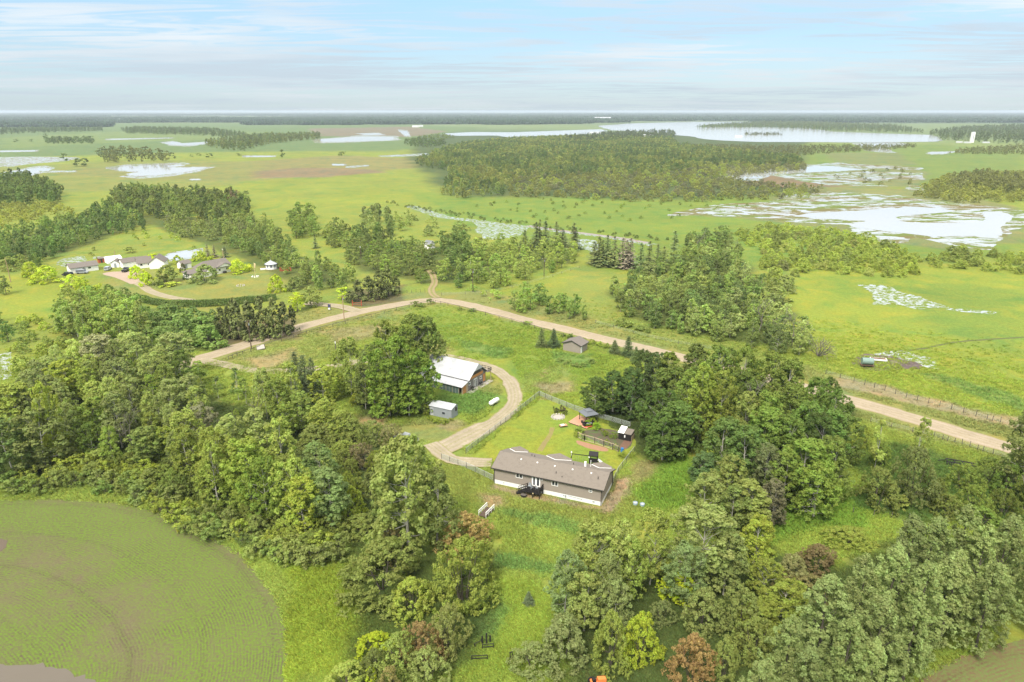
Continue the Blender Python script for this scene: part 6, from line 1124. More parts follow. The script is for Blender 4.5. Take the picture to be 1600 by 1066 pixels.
a = MB(); a.slab([(-OV, -OV, 3.62), (HL + OV, -OV, 3.62), (HL + OV, RY, RZ), (-OV, RY, RZ)], .12); a.build('roof_slope', M['shingle'], rf)
a = MB(); a.slab([(-OV, RY + .003, RZ), (HL + OV, RY + .003, RZ), (HL + OV, HD + OV, 3.62), (-OV, HD + OV, 3.62)], .12); a.build('roof_slope', M['shingle'], rf)
f = MB(); f.box(-OV, HL + OV, -OV - .09, -OV, 3.44, 3.63); part('gutter', f, M['trimdark'])
f = MB()
for xx in (-OV - .04, HL + OV): f.prism([(-OV, 3.42), (RY, RZ - .2), (HD + OV, 3.42), (HD + OV, 3.63), (RY, RZ + .01), (-OV, 3.63)], xx, xx + .04)
part('fascia', f, M['trimdark'])
for gx0, gx1 in ((0.0, 3.95), (8.0, 13.3), (17.5, 21.5)):    # cross gables facing the lawn
    gm_ = (gx0 + gx1) / 2; zt = 4.42 if gx1 - gx0 > 4.5 else 4.30; ze = 3.60; ya = 6.3 if gx1 - gx0 < 4.5 else 6.0; yb = HD + 1.0
    g = link('cross_gable', None, h_)
    a = MB(); a.slab([(gm_, ya, zt), (gm_, yb, zt), (gx0, yb, ze), (gx0, HD + OV - .1, ze)], .10); a.build('roof_slope', M['shingle'], g)
    a = MB(); a.slab([(gm_ + .003, ya, zt), (gx1, HD + OV - .1, ze), (gx1, yb, ze), (gm_ + .003, yb, zt)], .10); a.build('roof_slope', M['shingle'], g)
    a = MB(); a.prism([(gx0 + .3, .93), (gx1 - .3, .93), (gx1 - .3, ze - .1), (gm_, zt - .15), (gx0 + .3, ze - .1)], HD + .65, HD + .77, 'y'); a.build('gable_wall', M['siding'], g)
    for gx in (gx0, gx1):
        a = MB(); a.bar((gm_, ya - .1, zt + .05), (gx, HD + OV - .15, ze + .08), .15, .05); a.build('valley_flashing', M['white'], g)
for vx, vy in ((4.6, 2.9), (8.0, 2.9), (11.6, 2.9), (15.2, 2.9), (18.9, 2.9)):
    v = MB(); z = 3.62 + (RZ - 3.62) * (vy + OV) / (RY + OV); v.box(vx - .13, vx + .13, vy - .13, vy + .13, z - .03, z + .14); part('roof_vent', v, M['white'])
for vx, vy, hh in ((12.4, 1.3, .45), (13.8, .7, .25), (20.5, 1.9, .55), (6.7, 4.9, .4), (14.8, 4.7, .4), (5.9, 5.4, .35)):
    v = MB(); z = 3.62 + (RZ - 3.62) * (min(vy, 2 * RY - vy) + OV) / (RY + OV); v.cyl(vx, vy, z - .1, z + hh, .07, n=8); part('vent_pipe', v, M['trimdark'])
v = MB(); v.box(16.9, 17.25, 4.9, 5.25, 4.5, 5.75); part('chimney', v, M['white'])
v = MB(); v.cyl(18.0, 5.6, 4.4, 6.0, .05, n=8); part('flue_pipe', v, M['white'])
window(h_, 4.62, 6.06, 2.35, 3.35, 0); window(h_, 11.99, 13.28, 2.25, 3.35, 0); window(h_, 19.33, 19.99, 2.45, 3.30, 0, 2, True)
dr = link('patio_door', None, h_); f = MB(); f.box(7.95, 8.1, -.06, .02, 1.3, 3.45); f.box(9.55, 9.7, -.06, .02, 1.3, 3.45); f.box(8.1, 9.55, -.06, .02, 3.3, 3.45); f.box(8.75, 8.93, -.06, .02, 1.3, 3.3); f.box(8.1, 8.75, -.05, .02, 1.3, 1.5); f.box(8.93, 9.55, -.05, .02, 1.3, 1.5); f.build('door_frame', M['white'], dr)
for x0, x1 in ((8.1, 8.25), (8.6, 8.75), (8.93, 9.02), (9.45, 9.55)):
    f = MB(); f.box(x0, x1, -.045, .01, 1.5, 3.3); f.build('door_stile', M['white'], dr)
for x0, x1 in ((8.25, 8.6), (9.02, 9.45)):
    f = MB(); f.box(x0, x1, -.03, .01, 1.5, 3.3); f.build('pane', M['glass'], dr)
f = MB(); f.box(9.98, 10.14, -.10, 0, 2.85, 3.15); part('wall_lamp', f, M['white'])
for xx, yy_ in ((.06, -.09), (HL - .1, -.09), (HL + .09, HD - .2)):
    f = MB(); f.box(xx - .05, xx + .05, yy_ - .05, yy_ + .05, .1, 3.45); part('downspout', f, M['trimdark'])
for xx, s_ in ((1.9, .3), (14.3, .32), (17.9, .2), (20.1, .42)):
    f = MB(); f.box(xx, xx + s_, .01, .045, .42, .42 + s_ * .6); part('skirting_vent', f, M['steel'])
f = MB(); f.box(14.75, 14.95, -.12, .04, .3, .75); part('gas_meter', f, M['steel'])
f = MB(); f.bar((15.3, .0, .72), (18.0, .0, .55), .05); part('gas_pipe', f, M['steel'])
# ---- black deck and stairs in front of the patio door
d = empty('entrance_deck', HX, HY, HA, 0, 'black railed deck with stairs at the white patio door', 'deck')
for q in range(8):
    f = MB(); f.box(7.35, 10.35, -.30 - q * .27, -.06 - q * .27, 1.17, 1.21); part('plank', f, M['blackwood'], d)
f = MB(); f.box(7.35, 10.35, -2.22, -2.16, .95, 1.165); f.box(7.35, 7.41, -2.16, -.06, .95, 1.165); f.box(10.29, 10.35, -2.16, -.06, .95, 1.165); part('skirt_beam', f, M['blackwood'], d)
for xx, yy_ in ((7.4, -2.15), (8.9, -2.15), (10.3, -2.15), (10.3, -.15), (7.4, -.9)):
    f = MB(); f.box(xx - .07, xx + .07, yy_ - .07, yy_ + .07, 0, 2.2 if xx != 7.4 or yy_ > -1 else 2.2); part('deck_post', f, M['blackwood'], d)
for a_, b_ in (((7.4, -2.15), (10.3, -2.15)), ((10.3, -2.15), (10.3, -.15))):
    for z in (1.40, 2.12):
        f = MB(); f.bar((a_[0], a_[1], z), (b_[0], b_[1], z), .09); part('rail', f, M['blackwood'], d)
    n = 15 if a_[1] == b_[1] else 10
    for q in range(1, n):
        t = q / n; f = MB(); x, y = a_[0] + (b_[0] - a_[0]) * t, a_[1] + (b_[1] - a_[1]) * t; f.box(x - .022, x + .022, y - .022, y + .022, 1.42, 2.08); part('baluster', f, M['blackwood'], d)
for q in range(6):
    f = MB(); x = 7.3 - .30 * q; f.box(x - .30, x, -2.1, -.95, 1.02 - .17 * q, 1.07 - .17 * q); part('step', f, M['blackwood'], d)
for yy_ in (-2.12, -.95):
    f = MB(); f.bar((7.35, yy_, 1.0), (5.5, yy_, 0), .06, .24); part('stringer', f, M['blackwood'], d)
    for z in (.42, 1.0): 
        f = MB(); f.bar((7.35, yy_, 1.15 + z), (5.55, yy_, .08 + z), .07); part('rail', f, M['blackwood'], d)
    for q in range(6):
        t = q / 5; f = MB(); x = 5.55 + 1.75 * t; f.box(x - .03, x + .03, yy_ - .03, yy_ + .03, .05 + 1.0 * t, 1.1 + 1.0 * t); part('baluster', f, M['blackwood'], d)
ca, sa = math.cos(R_(HA)), math.sin(R_(HA))
def HW(x, y): return HX + x * ca - y * sa, HY + x * sa + y * ca
bx = empty('storage_box', *HW(6.7, -2.9), HA, 0, 'dark wooden storage box on the grass under the deck stairs', 'box')
for q in range(4):
    f = MB(); f.box(0, 1.05, .2 * q, .2 * q + .18, .5, .54); part('lid_plank', f, M['fence'], bx)
f = MB(); f.box(.03, 1.02, .02, .76, 0, .495); part('body', f, M['blackwood'], bx)
for i_, (x, y) in enumerate(((7.75, -.75), (8.55, -1.4), (9.3, -.9))):
    c = empty('deck_chair', *HW(x, y), HA + 60 * i_, 1.21, ['grey deck chair beside the patio door on the black deck', 'light grey chair in the middle of the black deck', 'grey chair at the inner corner of the black deck'][i_], 'chair')
    f = MB(); f.box(-.25, .25, -.25, .25, .38, .43); part('seat', f, M['steel'], c); f = MB(); f.box(-.25, .25, .22, .27, .45, .9); part('backrest', f, M['steel'], c)
    for lx in (-.22, .22):
        for ly in (-.22, .22):
            f = MB(); f.box(lx - .02, lx + .02, ly - .02, ly + .02, 0, .38); part('leg', f, M['steel'], c)
f = empty('porch_lamp', *HW(9.05, -2.26), HA, 1.02, 'small round lit lamp on the black deck front', 'lamp'); q = MB(); q.cyl(0, 0, -.10, .10, .11, n=12); q.build('lamp_shade', M['cream'], f); q = MB(); q.box(-.12, .12, .02, .06, -.12, .12); q.build('bracket', M['blackwood'], f)

# ---- barn with pale steel roof
BX_, BY_, BA = -12.96, 163.54, -31.7
b = empty('barn', BX_, BY_, BA, 0, 'wooden barn with broad pale steel roof and glazed lean-to', 'barn')
BL_ = 14.6
w_ = MB(); w_.prism([(2.7, 0), (11.0, 0), (11.0, 2.9), (7, 6.25), (2.7, 3.0)], -.14, 0); part('gable_wall', w_, M['stone'], b)
w_ = MB(); w_.prism([(2.7, 0), (11.0, 0), (11.0, 2.9), (7, 6.25), (2.7, 3.0)], -BL_, -BL_ + .14); part('gable_wall', w_, M['siding'], b)
w_ = MB(); w_.box(-BL_ + .14, -.14, 10.86, 11.0, 0, 2.9); part('wall', w_, M['siding'], b)
w_ = MB(); w_.prism([(.06, 0), (2.69, 0), (2.69, 2.85), (.06, 2.15)], -.13, -.01); part('lean_to_wall', w_, M['tan'], b)
w_ = MB(); w_.prism([(3.6, 3.0), (9.6, 3.0), (9.6, 3.75), (3.6, 3.75)], .003, .09); part('plywood_band', w_, M['ply'], b)
w_ = MB(); w_.prism([(4.35, 3.75), (9.0, 3.75), (7, 5.6)], .003, .05); part('gable_recess_panel', w_, M['trimdark'], b)  # flat dark panel, the shade of the gable recess put into its colour
w_ = MB(); w_.prism([(5.0, 5.05), (9.0, 5.05), (7, 6.45)], .06, .62); part('gable_hood', w_, M['metalroof'], b)
def yz_part(nm, y0, y1, z0, z1, mt, x=.003, th=.07, parent=b):
    w = MB(); w.box(x, x + th, y0, y1, z0, z1); return w.build(nm, mt, parent)
yz_part('plywood_door', .45, 1.75, .15, 2.1, M['ply']); yz_part('plywood_door', 9.7, 10.7, .5, 2.6, M['ply'])
dd = link('glass_door', None, b)
for y0, y1 in ((5.4, 5.55), (6.05, 6.2), (6.7, 6.85)): yz_part('door_stile', y0, y1, .25, 2.45, M['white'], parent=dd)
yz_part('door_rail', 5.4, 6.85, 2.455, 2.6, M['white'], parent=dd)
for y0, y1 in ((5.56, 6.04), (6.21, 6.69)): yz_part('pane', y0, y1, .3, 2.44, M['glass'], .003, .03, dd)
for y0 in (3.0, 8.2):
    wn = link('window', None, b); yz_part('window_frame', y0, y0 + .85, 1.6, 1.72, M['white'], parent=wn); yz_part('window_frame', y0, y0 + .85, 2.3, 2.42, M['white'], parent=wn); yz_part('window_frame', y0, y0 + .1, 1.72, 2.3, M['white'], parent=wn); yz_part('window_frame', y0 + .75, y0 + .85, 1.72, 2.3, M['white'], parent=wn); yz_part('pane', y0 + .11, y0 + .74, 1.73, 2.29, M['glass'], .003, .03, wn)
rf = link('roof', None, b)
a = MB(); a.slab([(-BL_ - .4, 2.5, 3.25), (.55, 2.5, 3.25), (.55, 7, 6.62), (-BL_ - .4, 7, 6.62)], .10); a.build('roof_slope', M['metalroof'], rf)
a = MB(); a.slab([(-BL_ - .4, 7.003, 6.62), (.55, 7.003, 6.62), (.55, 11.5, 3.0), (-BL_ - .4, 11.5, 3.0)], .10); a.build('roof_slope', M['metalroof'], rf)
a = MB(); a.slab([(-BL_ - .2, -.5, 2.32), (.35, -.5, 2.32), (.35, 2.72, 3.08), (-BL_ - .2, 2.72, 3.08)], .08); a.build('lean_to_roof', M['metalroof'], rf)
for q in range(30):
    x = -BL_ - .2 + q * .5; a = MB(); a.bar((x, 2.52, 3.28), (x, 6.98, 6.645), .035, .03); a.build('roof_rib', M['metalroof'], rf); a = MB(); a.bar((x, -.48, 2.335), (x, 2.45, 3.03), .035, .03); a.build('roof_rib', M['metalroof'], rf)
for q in range(14):
    x = -BL_ + q * 1.04; a = MB(); a.box(x, x + .10, .0, .08, 0, 2.15); a.build('mullion', M['tan'] if q % 2 else M['steel'], b)
    if q < 13: a = MB(); a.box(x + .11, x + 1.03, .03, .05, .1, 2.12); a.build('glazing_panel', M['plastic'], b)
a = MB(); a.box(-14.9, .0, -.02, .10, 2.155, 2.24); a.build('wall_plate', M['trimdark'], b)
a = MB(); a.box(-14.95, .3, 2.38, 2.47, 3.06, 3.2); a.build('eave_gap_strip', M['trimdark'], b)  # solid strip added to paint the dark line of the gap under the eave
bal = link('balcony', None, b); a = MB(); a.box(-2.0, 1.0, 10.6, 12.3, 3.0, 3.12); a.build('balcony_floor', M['siding'], bal)
a = MB(); a.bar((-.2, 10.7, .0), (-.2, 10.7, 2.98), .14); a.bar((.9, 12.2, .0), (.9, 12.2, 2.98), .14); a.build('balcony_post', M['tan'], bal)
for p0, p1 in (((1, 10.7), (1, 12.3)), ((1, 12.3), (-2, 12.3))):
    for z in (3.45, 4.0): a = MB(); a.bar((*p0, z), (*p1, z), .09); a.build('rail', M['blackwood'], bal)
    for k in range(4): t = k / 3; a = MB(); x, y = p0[0] + (p1[0] - p0[0]) * t, p0[1] + (p1[1] - p0[1]) * t; a.box(x - .05, x + .05, y - .05, y + .05, 3.12, 4.05); a.build('baluster', M['blackwood'], bal)
a = MB(); a.box(.1, 1.6, 1.9, 12.4, .004, .12); a.build('paved_walk', M['concrete'], b)
cb2, sb2 = math.cos(R_(BA)), math.sin(R_(BA))
def BW(x, y): return BX_ + x * cb2 - y * sb2, BY_ + x * sb2 + y * cb2
for (x, y), lb in (((.7, 3.6), 'dark barbecue on the barn walk nearest the plywood door'), ((.7, 7.6), 'dark barbecue on the barn walk beyond the glass door')):
    g = empty('barbecue', *BW(x, y), BA, .12, lb, 'barbecue'); a = MB(); a.box(-.25, .25, -.4, .4, .75, .9); a.build('firebox', M['carblack'], g); a = MB(); a.prism([(-.25, .905), (.25, .905), (.18, 1.15), (-.18, 1.15)], -.4, .4, 'y'); a.build('lid', M['carblack'], g)
    for lx in (-.2, .2):
        for ly in (-.35, .35): a = MB(); a.box(lx - .03, lx + .03, ly - .03, ly + .03, 0, .745); a.build('leg', M['trimdark'], g)
    a = MB(); a.box(-.22, .22, .42, .85, .84, .88); a.build('side_shelf', M['trimdark'], g)
# ---- metal shed
MX_, MY_ = G(705.5, 655.5)
m_ = empty('metal_shed', MX_, MY_, -25.7, 0, 'pale grey corrugated metal shed in the weeds below the barn', 'shed')
a = MB(); a.box(-6.1, 0, 0, .08, 0, 2.45); a.box(-6.1, 0, 2.92, 3.0, 0, 2.6)
for x0 in (-6.1, -.08): a.prism([(.08, 0), (2.92, 0), (2.92, 2.6), (2.3, 2.98), (.08, 2.42)], x0, x0 + .08)
part('wall', a, M['steel'], m_)
rf = link('roof', None, m_); a = MB(); a.slab([(-6.25, -.2, 2.50), (.15, -.2, 2.50), (.15, 2.3, 3.10), (-6.25, 2.3, 3.10)], .05); a.build('roof_slope', M['metalroof'], rf); a = MB(); a.slab([(-6.25, 2.303, 3.10), (.15, 2.303, 3.10), (.15, 3.15, 2.62), (-6.25, 3.15, 2.62)], .05); a.build('roof_slope', M['steel'], rf)
for q in range(14): a = MB(); x = -6.15 + q * .48; a.bar((x, -.18, 2.53), (x, 2.28, 3.12), .06, .05); a.build('roof_rib', M['metalroof'], rf)
for q in range(20): a = MB(); x = -6.05 + q * .31; a.box(x, x + .06, -.03, -.002, 0, 2.44); a.build('wall_rib', M['steel'], m_)
a = MB(); a.box(-5.75, -4.95, -.06, -.035, .05, 2.1); part('door', a, M['metalroof'], m_); a = MB(); a.box(-5.55, -5.2, -.09, -.062, 1.25, 1.7); part('door_window', a, M['glass'], m_)
window(m_, -2.6, -1.7, .9, 1.55, -.035, 1, fr=.06, frame_mat=M['steel']); a = MB(); a.box(.003, .25, 1.9, 2.3, 1.5, 2.4); part('air_duct', a, M['trimdark'], m_)
# ---- grey-brown shed near the road
SX_, SY_ = G(907, 552.5)
s_, rfs = gable_house('garden_shed', SX_, SY_, 50 - 0, 4.6, 6.0, 2.45, 1.15, 'small grey-brown shed with white corner door close to the gravel road', 'shed', M['siding'], M['greyroof'], .35, .5, fascia=M['trimdark'])
a = MB(); a.box(.10, .95, -.05, -.003, .03, 2.15); part('door', a, M['white'], s_); a = MB(); a.box(.82, .88, -.09, -.052, .95, 1.1); part('door_handle', a, M['trimdark'], s_)
s_.rotation_euler.z = R_(-32.6 + 90)
# ---- farmstead
def place_h(name, u, v, rz, *a, **k): x, y = G(u, v); return gable_house(name, x, y, rz, *a, **k)
def ang2(p, q): a, b = G(*p), G(*q); return math.degrees(math.atan2(b[1] - a[1], b[0] - a[0])), math.hypot(b[0] - a[0], b[1] - a[1])
an1, ln1 = ang2((111, 428), (154.5, 422))
e, _ = place_h('long_shed', 111, 428, an1, ln1, 6.5, 2.5, 1.5, 'long white low shed with brown roof beside the farm yard', 'shed', M['whitemetal'], M['greyroof'], .4)
window(e, ln1 - 4.2, ln1 - 2.9, 1.2, 2.1, 0, 1, fr=.08); a = MB(); a.box(ln1 - 6.4, ln1 - 5.2, -.04, -.003, .05, 2.1); part('door', a, M['steel'], e); a = MB(); a.box(4, 6.6, -.04, -.003, .05, 2.2); part('door', a, M['white'], e)
e, _ = place_h('red_shed', 155, 411.5, an1, 2.6, 2.6, 2.1, .5, 'tiny rusty-red shed behind the long white shed', 'shed', M['red'], M['greyroof'], .2, fascia=M['trimdark'])
a = MB(); a.box(.8, 1.6, -.04, -.003, .03, 1.8); part('door', a, M['trimdark'], e)
x, y = G(169, 413); e = empty('arched_shed', x, y, an1, 0, 'white arched-roof shed behind the parked van', 'shed'); Lq = 6.6
a = MB(); a.prism([(3.4 - 3.4 * math.cos(math.pi * k / 12), .8 + 2.3 * math.sin(math.pi * k / 12)) for k in range(13)] + [(6.8, 0), (0, 0)], 0, Lq); part('arched_shell', a, M['white'], e); a = MB(); a.box(2, 4.4, -.02, .1, 0, .6); part('door_sill', a, M['steel'], e)
e, _ = place_h('white_garage', 193, 419.5, an1 + 4, 6.5, 5.5, 2.6, 1.5, 'white garage with brown roof beside the dark parked pickup', 'garage', M['whitemetal'], M['greyroof'], .35); a = MB(); a.box(1.2, 4.6, -.05, -.003, .03, 2.2); part('garage_door', a, M['white'], e)
e, _ = place_h('white_workshop', 187, 418, an1 + 60, 5.0, 3.6, 2.3, 1.2, 'small white gabled shed touching the white garage', 'shed', M['whitemetal'], M['greyroof'], .3); a = MB(); a.box(-.04, -.003, 1.2, 2.2, .03, 2.0); part('door', a, M['steel'], e)
e, _ = place_h('farm_cottage', 216, 420, an1 - 12, 8.2, 7.5, 2.5, 2.4, 'white cottage with steep brown roof behind the chartreuse tree', 'house', M['whitemetal'], M['greyroof'], .4)
for x0 in (1.0, 4.2): window(e, x0, x0 + 1.1, 1.1, 2.1, 0, 1)
e, _ = place_h('white_barn', 258, 419.5, an1 + 62, 9, 6.5, 3.0, 2.4, 'white gabled barn between the chartreuse tree and the pond', 'barn', M['whitemetal'], M['greyroof'], .3); a = MB(); a.box(-.05, -.003, 2.0, 4.4, .03, 2.5); part('barn_door', a, M['white'], e)
e, _ = place_h('white_shed', 285, 421, an1 + 10, 4.6, 4.2, 2.4, 1.2, 'small white shed with brown roof beside the farmhouse', 'shed', M['whitemetal'], M['greyroof'], .3); a = MB(); a.box(1.6, 2.6, -.04, -.003, .03, 2.0); part('door', a, M['steel'], e)
# farmhouse: main block, front gable and lower garage
fa1 = an1 + 8
x, y = G(332, 430); fh = empty('farmhouse', x, y, fa1, 0, 'white farmhouse with wide brown roof and white front gable on the farm lawn', 'house')
a = MB(); a.box(0, 9.5, 0, .14, 0, 2.9); a.box(0, 9.5, 8.86, 9, 0, 2.9)
for x0 in (0, 9.36): a.prism([(.14, 0), (8.86, 0), (8.86, 2.9), (4.5, 5.6), (.14, 2.9)], x0, x0 + .14)
part('wall', a, M['whitemetal'], fh); rf = link('roof', None, fh)
a = MB(); a.slab([(-4.4, -.5, 2.85), (10.1, -.5, 2.85), (9.6, 4.5, 5.85), (-1.4, 4.5, 5.85)], .14); a.build('roof_slope', M['greyroof'], rf); a = MB(); a.slab([(-1.4, 4.503, 5.85), (9.6, 4.503, 5.85), (10.1, 9.5, 2.85), (-4.4, 9.5, 2.85)], .14); a.build('roof_slope', M['greyroof'], rf); a = MB(); a.slab([(-4.4, -.5, 2.85), (-1.4, 4.5, 5.85), (-4.4, 9.5, 2.85)], .14); a.build('roof_slope', M['greyroof'], rf)
a = MB(); a.slab([(2.2, -1.2, 3.3), (6, -1.2, 4.75), (6, 3.6, 4.75), (2.2, 1.0, 3.3)], .1); a.slab([(6.003, -1.2, 4.75), (9.8, -1.2, 3.3), (9.8, 1.0, 3.3), (6.003, 3.6, 4.75)], .1); a.build('front_gable_roof', M['greyroof'], rf)
a = MB(); a.prism([(2.6, 3.05), (9.4, 3.05), (6, 4.55)], -.9, -.8, 'y'); part('gable_panel', a, M['white'], fh)
a = MB(); a.slab([(-11.0, -1.6, 2.55), (-3.2, -1.6, 2.55), (-2.6, 2.2, 3.9), (-9.4, 2.2, 3.9)], .12); a.slab([(-9.4, 2.203, 3.9), (-2.6, 2.203, 3.9), (-3.2, 6.2, 2.55), (-11.0, 6.2, 2.55)], .12); a.slab([(-11.0, -1.6, 2.55), (-9.4, 2.2, 3.9), (-11, 6.2, 2.55)], .12); a.build('garage_roof', M['greyroof'], rf)
a = MB(); a.box(-10.4, -.01, -1.2, 5.8, 0, 2.42); part('garage_wall', a, M['whitemetal'], fh); a = MB(); a.box(-9.4, -6.6, -1.26, -1.203, .03, 2.1); part('garage_door', a, M['white'], fh)
window(fh, 6.8, 8.4, 1.2, 2.3, 0, 2); window(fh, 3.2, 4.2, 1.2, 2.3, 0, 1); a = MB(); a.box(1.2, 2.2, -.05, -.003, .03, 2.1); part('door', a, M['trimdark'], fh); a = MB(); a.box(5, 6.4, -1.0, -.2, 0, .9); part('air_conditioner', a, M['trimdark'], fh)
# gazebo
x, y = G(424, 420); gz = empty('gazebo', x, y, 20, 0, 'white octagonal gazebo with pointed pale roof and spire', 'gazebo')
oc = [(2.5 * math.cos(R_(22.5 + 45 * k)), 2.5 * math.sin(R_(22.5 + 45 * k))) for k in range(8)]
for k in range(8):
    p, q = Vector(oc[k] + (0,)), Vector(oc[(k + 1) % 8] + (0,)); a = MB(); d_ = (q - p).normalized(); n_ = Vector((d_.y, -d_.x, 0)) * .05
    a.hexa([p, q, q - n_, p - n_] + [v + Vector((0, 0, 2.3)) for v in (p, q, q - n_, p - n_)]); a.build('wall_panel', M['white'], gz)
    m1, m2 = p.lerp(q, .28), p.lerp(q, .72); a = MB(); a.hexa([v + Vector((0, 0, .95)) for v in (m1 + n_ * .2, m2 + n_ * .2, m2 + n_ * 1.0, m1 + n_ * 1.0)] + [v + Vector((0, 0, 1.95)) for v in (m1 + n_ * .2, m2 + n_ * .2, m2 + n_ * 1.0, m1 + n_ * 1.0)]); a.build('window', M['navy'], gz)
    mid = p.lerp(q, .5); a = MB(); a.bar(mid + n_ * 1.1 + Vector((0, 0, .9)), mid + n_ * 1.1 + Vector((0, 0, 2.0)), .08); a.build('window_bar', M['white'], gz)
    P0, Q0 = p * 1.2 + Vector((0, 0, 2.32)), q * 1.2 + Vector((0, 0, 2.32)); a = MB(); a.poly([P0, Q0, (0, 0, 4.0), P0 - Vector((0, 0, .08)), Q0 - Vector((0, 0, .08)), (0, 0, 3.9)], [(0, 1, 2), (3, 5, 4), (0, 3, 4, 1), (1, 4, 5, 2), (2, 5, 3, 0)]); a.build('roof_panel', M['metalroof'], gz)
    a = MB(); a.bar(P0, Q0, .14); a.build('eave_trim', M['navy'], gz)
a = MB(); a.cyl(0, 0, 3.9, 4.5, .12, .05, 8); a.cyl(0, 0, 4.5, 5.9, .03, .02, 6); a.build('spire', M['metalroof'], gz); a = MB(); a.cyl(0, 0, 0, .15, 3.0, 3.0, 8); a.build('floor', M['concrete'], gz)
a = MB(); a.box(-4.8, -2.6, -1.2, .2, 0, .5); a.build('side_step', M['white'], gz)
x, y = G(437, 424); rsd = empty('red_fence', x, y, 5, 0, 'low rusty-red board fence beside the gazebo', 'fence')
for q in range(22): a = MB(); a.box(q * .24, q * .24 + .2, 0, .05, 0, 1.7 + .1 * (q % 3)); a.build('board', M['red'], rsd)
# cabin by the wood
e, _ = place_h('small_cabin', 663.5, 388.5, -38, 3.6, 4.2, 3.0, 1.2, 'small white cabin with dark gable roof between the woods', 'cabin', M['whitemetal'], mat('slate_grey_roof', (.16, .17, .18), .8), .4, fascia=M['white'])
window(e, 1.6, 2.4, 1.4, 2.2, 0, 1); 
# far farm buildings and the white tower
def tower_at(u, vb, vt, wpx):
    x, y = G(u, vb); d_ = math.hypot(y, 70); hh = (vb - vt) * d_ / FPX; r = wpx / 2 * d_ / FPX
    t = empty('grain_tower', x, y, 0, 0, 'tall white tower standing before the dark forest by the lake', 'tower'); a = MB(); a.box(-r, r, -r, r, 0, hh * .94); a.build('shaft', M['white'], t); a = MB(); a.box(-r * .6, r * .8, -r * .6, r * .6, hh * .945, hh); a.build('headhouse', M['steel'], t); a = MB(); a.box(-r * .25, r * .25, -r - .3, -r - .01, hh * .2, hh * .75); a.build('ladder_shaft', M['steel'], t)
tower_at(1518, 223, 207, 4)
FARB = [(1496, 223.5, 12, 3.2), (1508, 223.8, 14, 3), (1537, 223.8, 14, 3), (923, 209.8, 34, 7), (1005, 213.2, 30, 6), (1150, 214, 20, 4), (930, 187.4, 130, 22), (938, 187.2, 60, 20), (921, 187.8, 50, 16), (165, 187, 50, 12), (186, 188.3, 40, 12), (300, 191, 40, 9), (70, 195.5, 30, 8), (320, 189, 60, 12), (645, 199, 30, 8), (655, 198.4, 20, 7), (500, 189.5, 40, 12), (350, 186, 50, 14), (820, 189, 40, 12), (455, 187, 50, 14), (118, 190, 30, 10), (240, 186.4, 60, 14)]
NB_ = ['by the white tower', 'beside the tower foot', 'east of the white tower', 'among the lakeshore trees', 'between lakeshore spruces', 'at the lakeside wood', 'longest of the far sheds beyond the lake', 'beside the longest far shed', 'at the end of the longest far shed', 'on the western horizon', 'just beyond the flat western fields', 'at the horizon belt', 'beside the nearest western belt', 'among horizon woods', 'by the far fields', 'next to the shed by the far fields', 'in the middle horizon woods', 'among the hazy western woods', 'above the river', 'in the hazy woods', 'in front of the hazy western woods', 'on the hazy horizon']
for (u, v, L_, H_), lb in zip(FARB, NB_):
    e, _ = place_h('far_shed', u - 1, v, rs.uniform(-10, 10), L_, L_ * .45, H_ * .55, H_ * .4, 'pale distant farm shed ' + lb, 'shed', M['whitemetal'], M['metalroof'], .6); e['group'] = 'far farm sheds'

# ------------------------------------------------------------------ fences
def post_fence(name, px, gap, hgt, label, wire=True, m=None, rail=False, wr=.07):
    C = smooth(GA(px), gap); m = m or M['fence']; e = empty(name, C[0].x, C[0].y, 0, 0, label, 'fence'); o = C[0]; pm_ = None
    for k, c in enumerate(C):
        hh = hgt * rs.uniform(.88, 1.1)
        if pm_ is None: a = MB(); a.cyl(0, 0, -.1, hgt, wr, wr * .85, 7); pm_ = a.build('post', m, e); pm_.location = (0, 0, 0)
        else:
            q = bpy.data.objects.new('post', pm_.data); COL.objects.link(q); q.parent = e; q.location = (c.x - o.x, c.y - o.y, 0); q.rotation_euler = (rs.uniform(-.05, .05), rs.uniform(-.05, .05), 0); q.scale = (1, 1, hh / hgt)
    if rail:
        for k in range(len(C) - 1): a = MB(); a.bar(C[k] - o + Vector((0, 0, hgt * .85)), C[k + 1] - o + Vector((0, 0, hgt * .85)), .10); a.build('rail', m, e)
    elif wire:
        for z in (.45, .8, 1.1):
            a = MB()
            for k in range(len(C) - 1): a.bar(C[k] - o + Vector((0, 0, z)), C[k + 1] - o + Vector((0, 0, z)), .022)
            a.build('wire', M['wire'], e)
    return e
post_fence('post_fence', [(357, 562), (371, 557), (392, 550), (440, 534), (500, 516), (560, 501), (620, 485), (677, 473)], 5.0, 1.25, 'dark post-and-rail fence following the road above the driveway', rail=True, wr=.09)
post_fence('post_fence', [(680, 474), (700, 478), (740, 488), (800, 503), (850, 518), (880, 527)], 5.0, 1.25, 'dark post fence between the road crest and the grey shed', rail=True, wr=.09)
post_fence('post_fence', [(1290, 585), (1334, 597), (1366, 606), (1399, 616), (1433, 626), (1468, 635), (1505, 645), (1542, 656), (1563, 661), (1640, 684)], 5.2, 1.5, 'wire fence on dark posts between the road and the wet pasture')
post_fence('post_fence', [(1360, 660), (1392, 668), (1459, 683), (1480, 690), (1503, 695), (1527, 703), (1551, 711), (1640, 738)], 4.4, 1.4, 'wire fence on dark posts below the gravel road')
post_fence('post_fence', [(636, 458), (650, 457), (664, 457)], 3.0, 1.3, 'short row of posts beside the field track', wire=False)
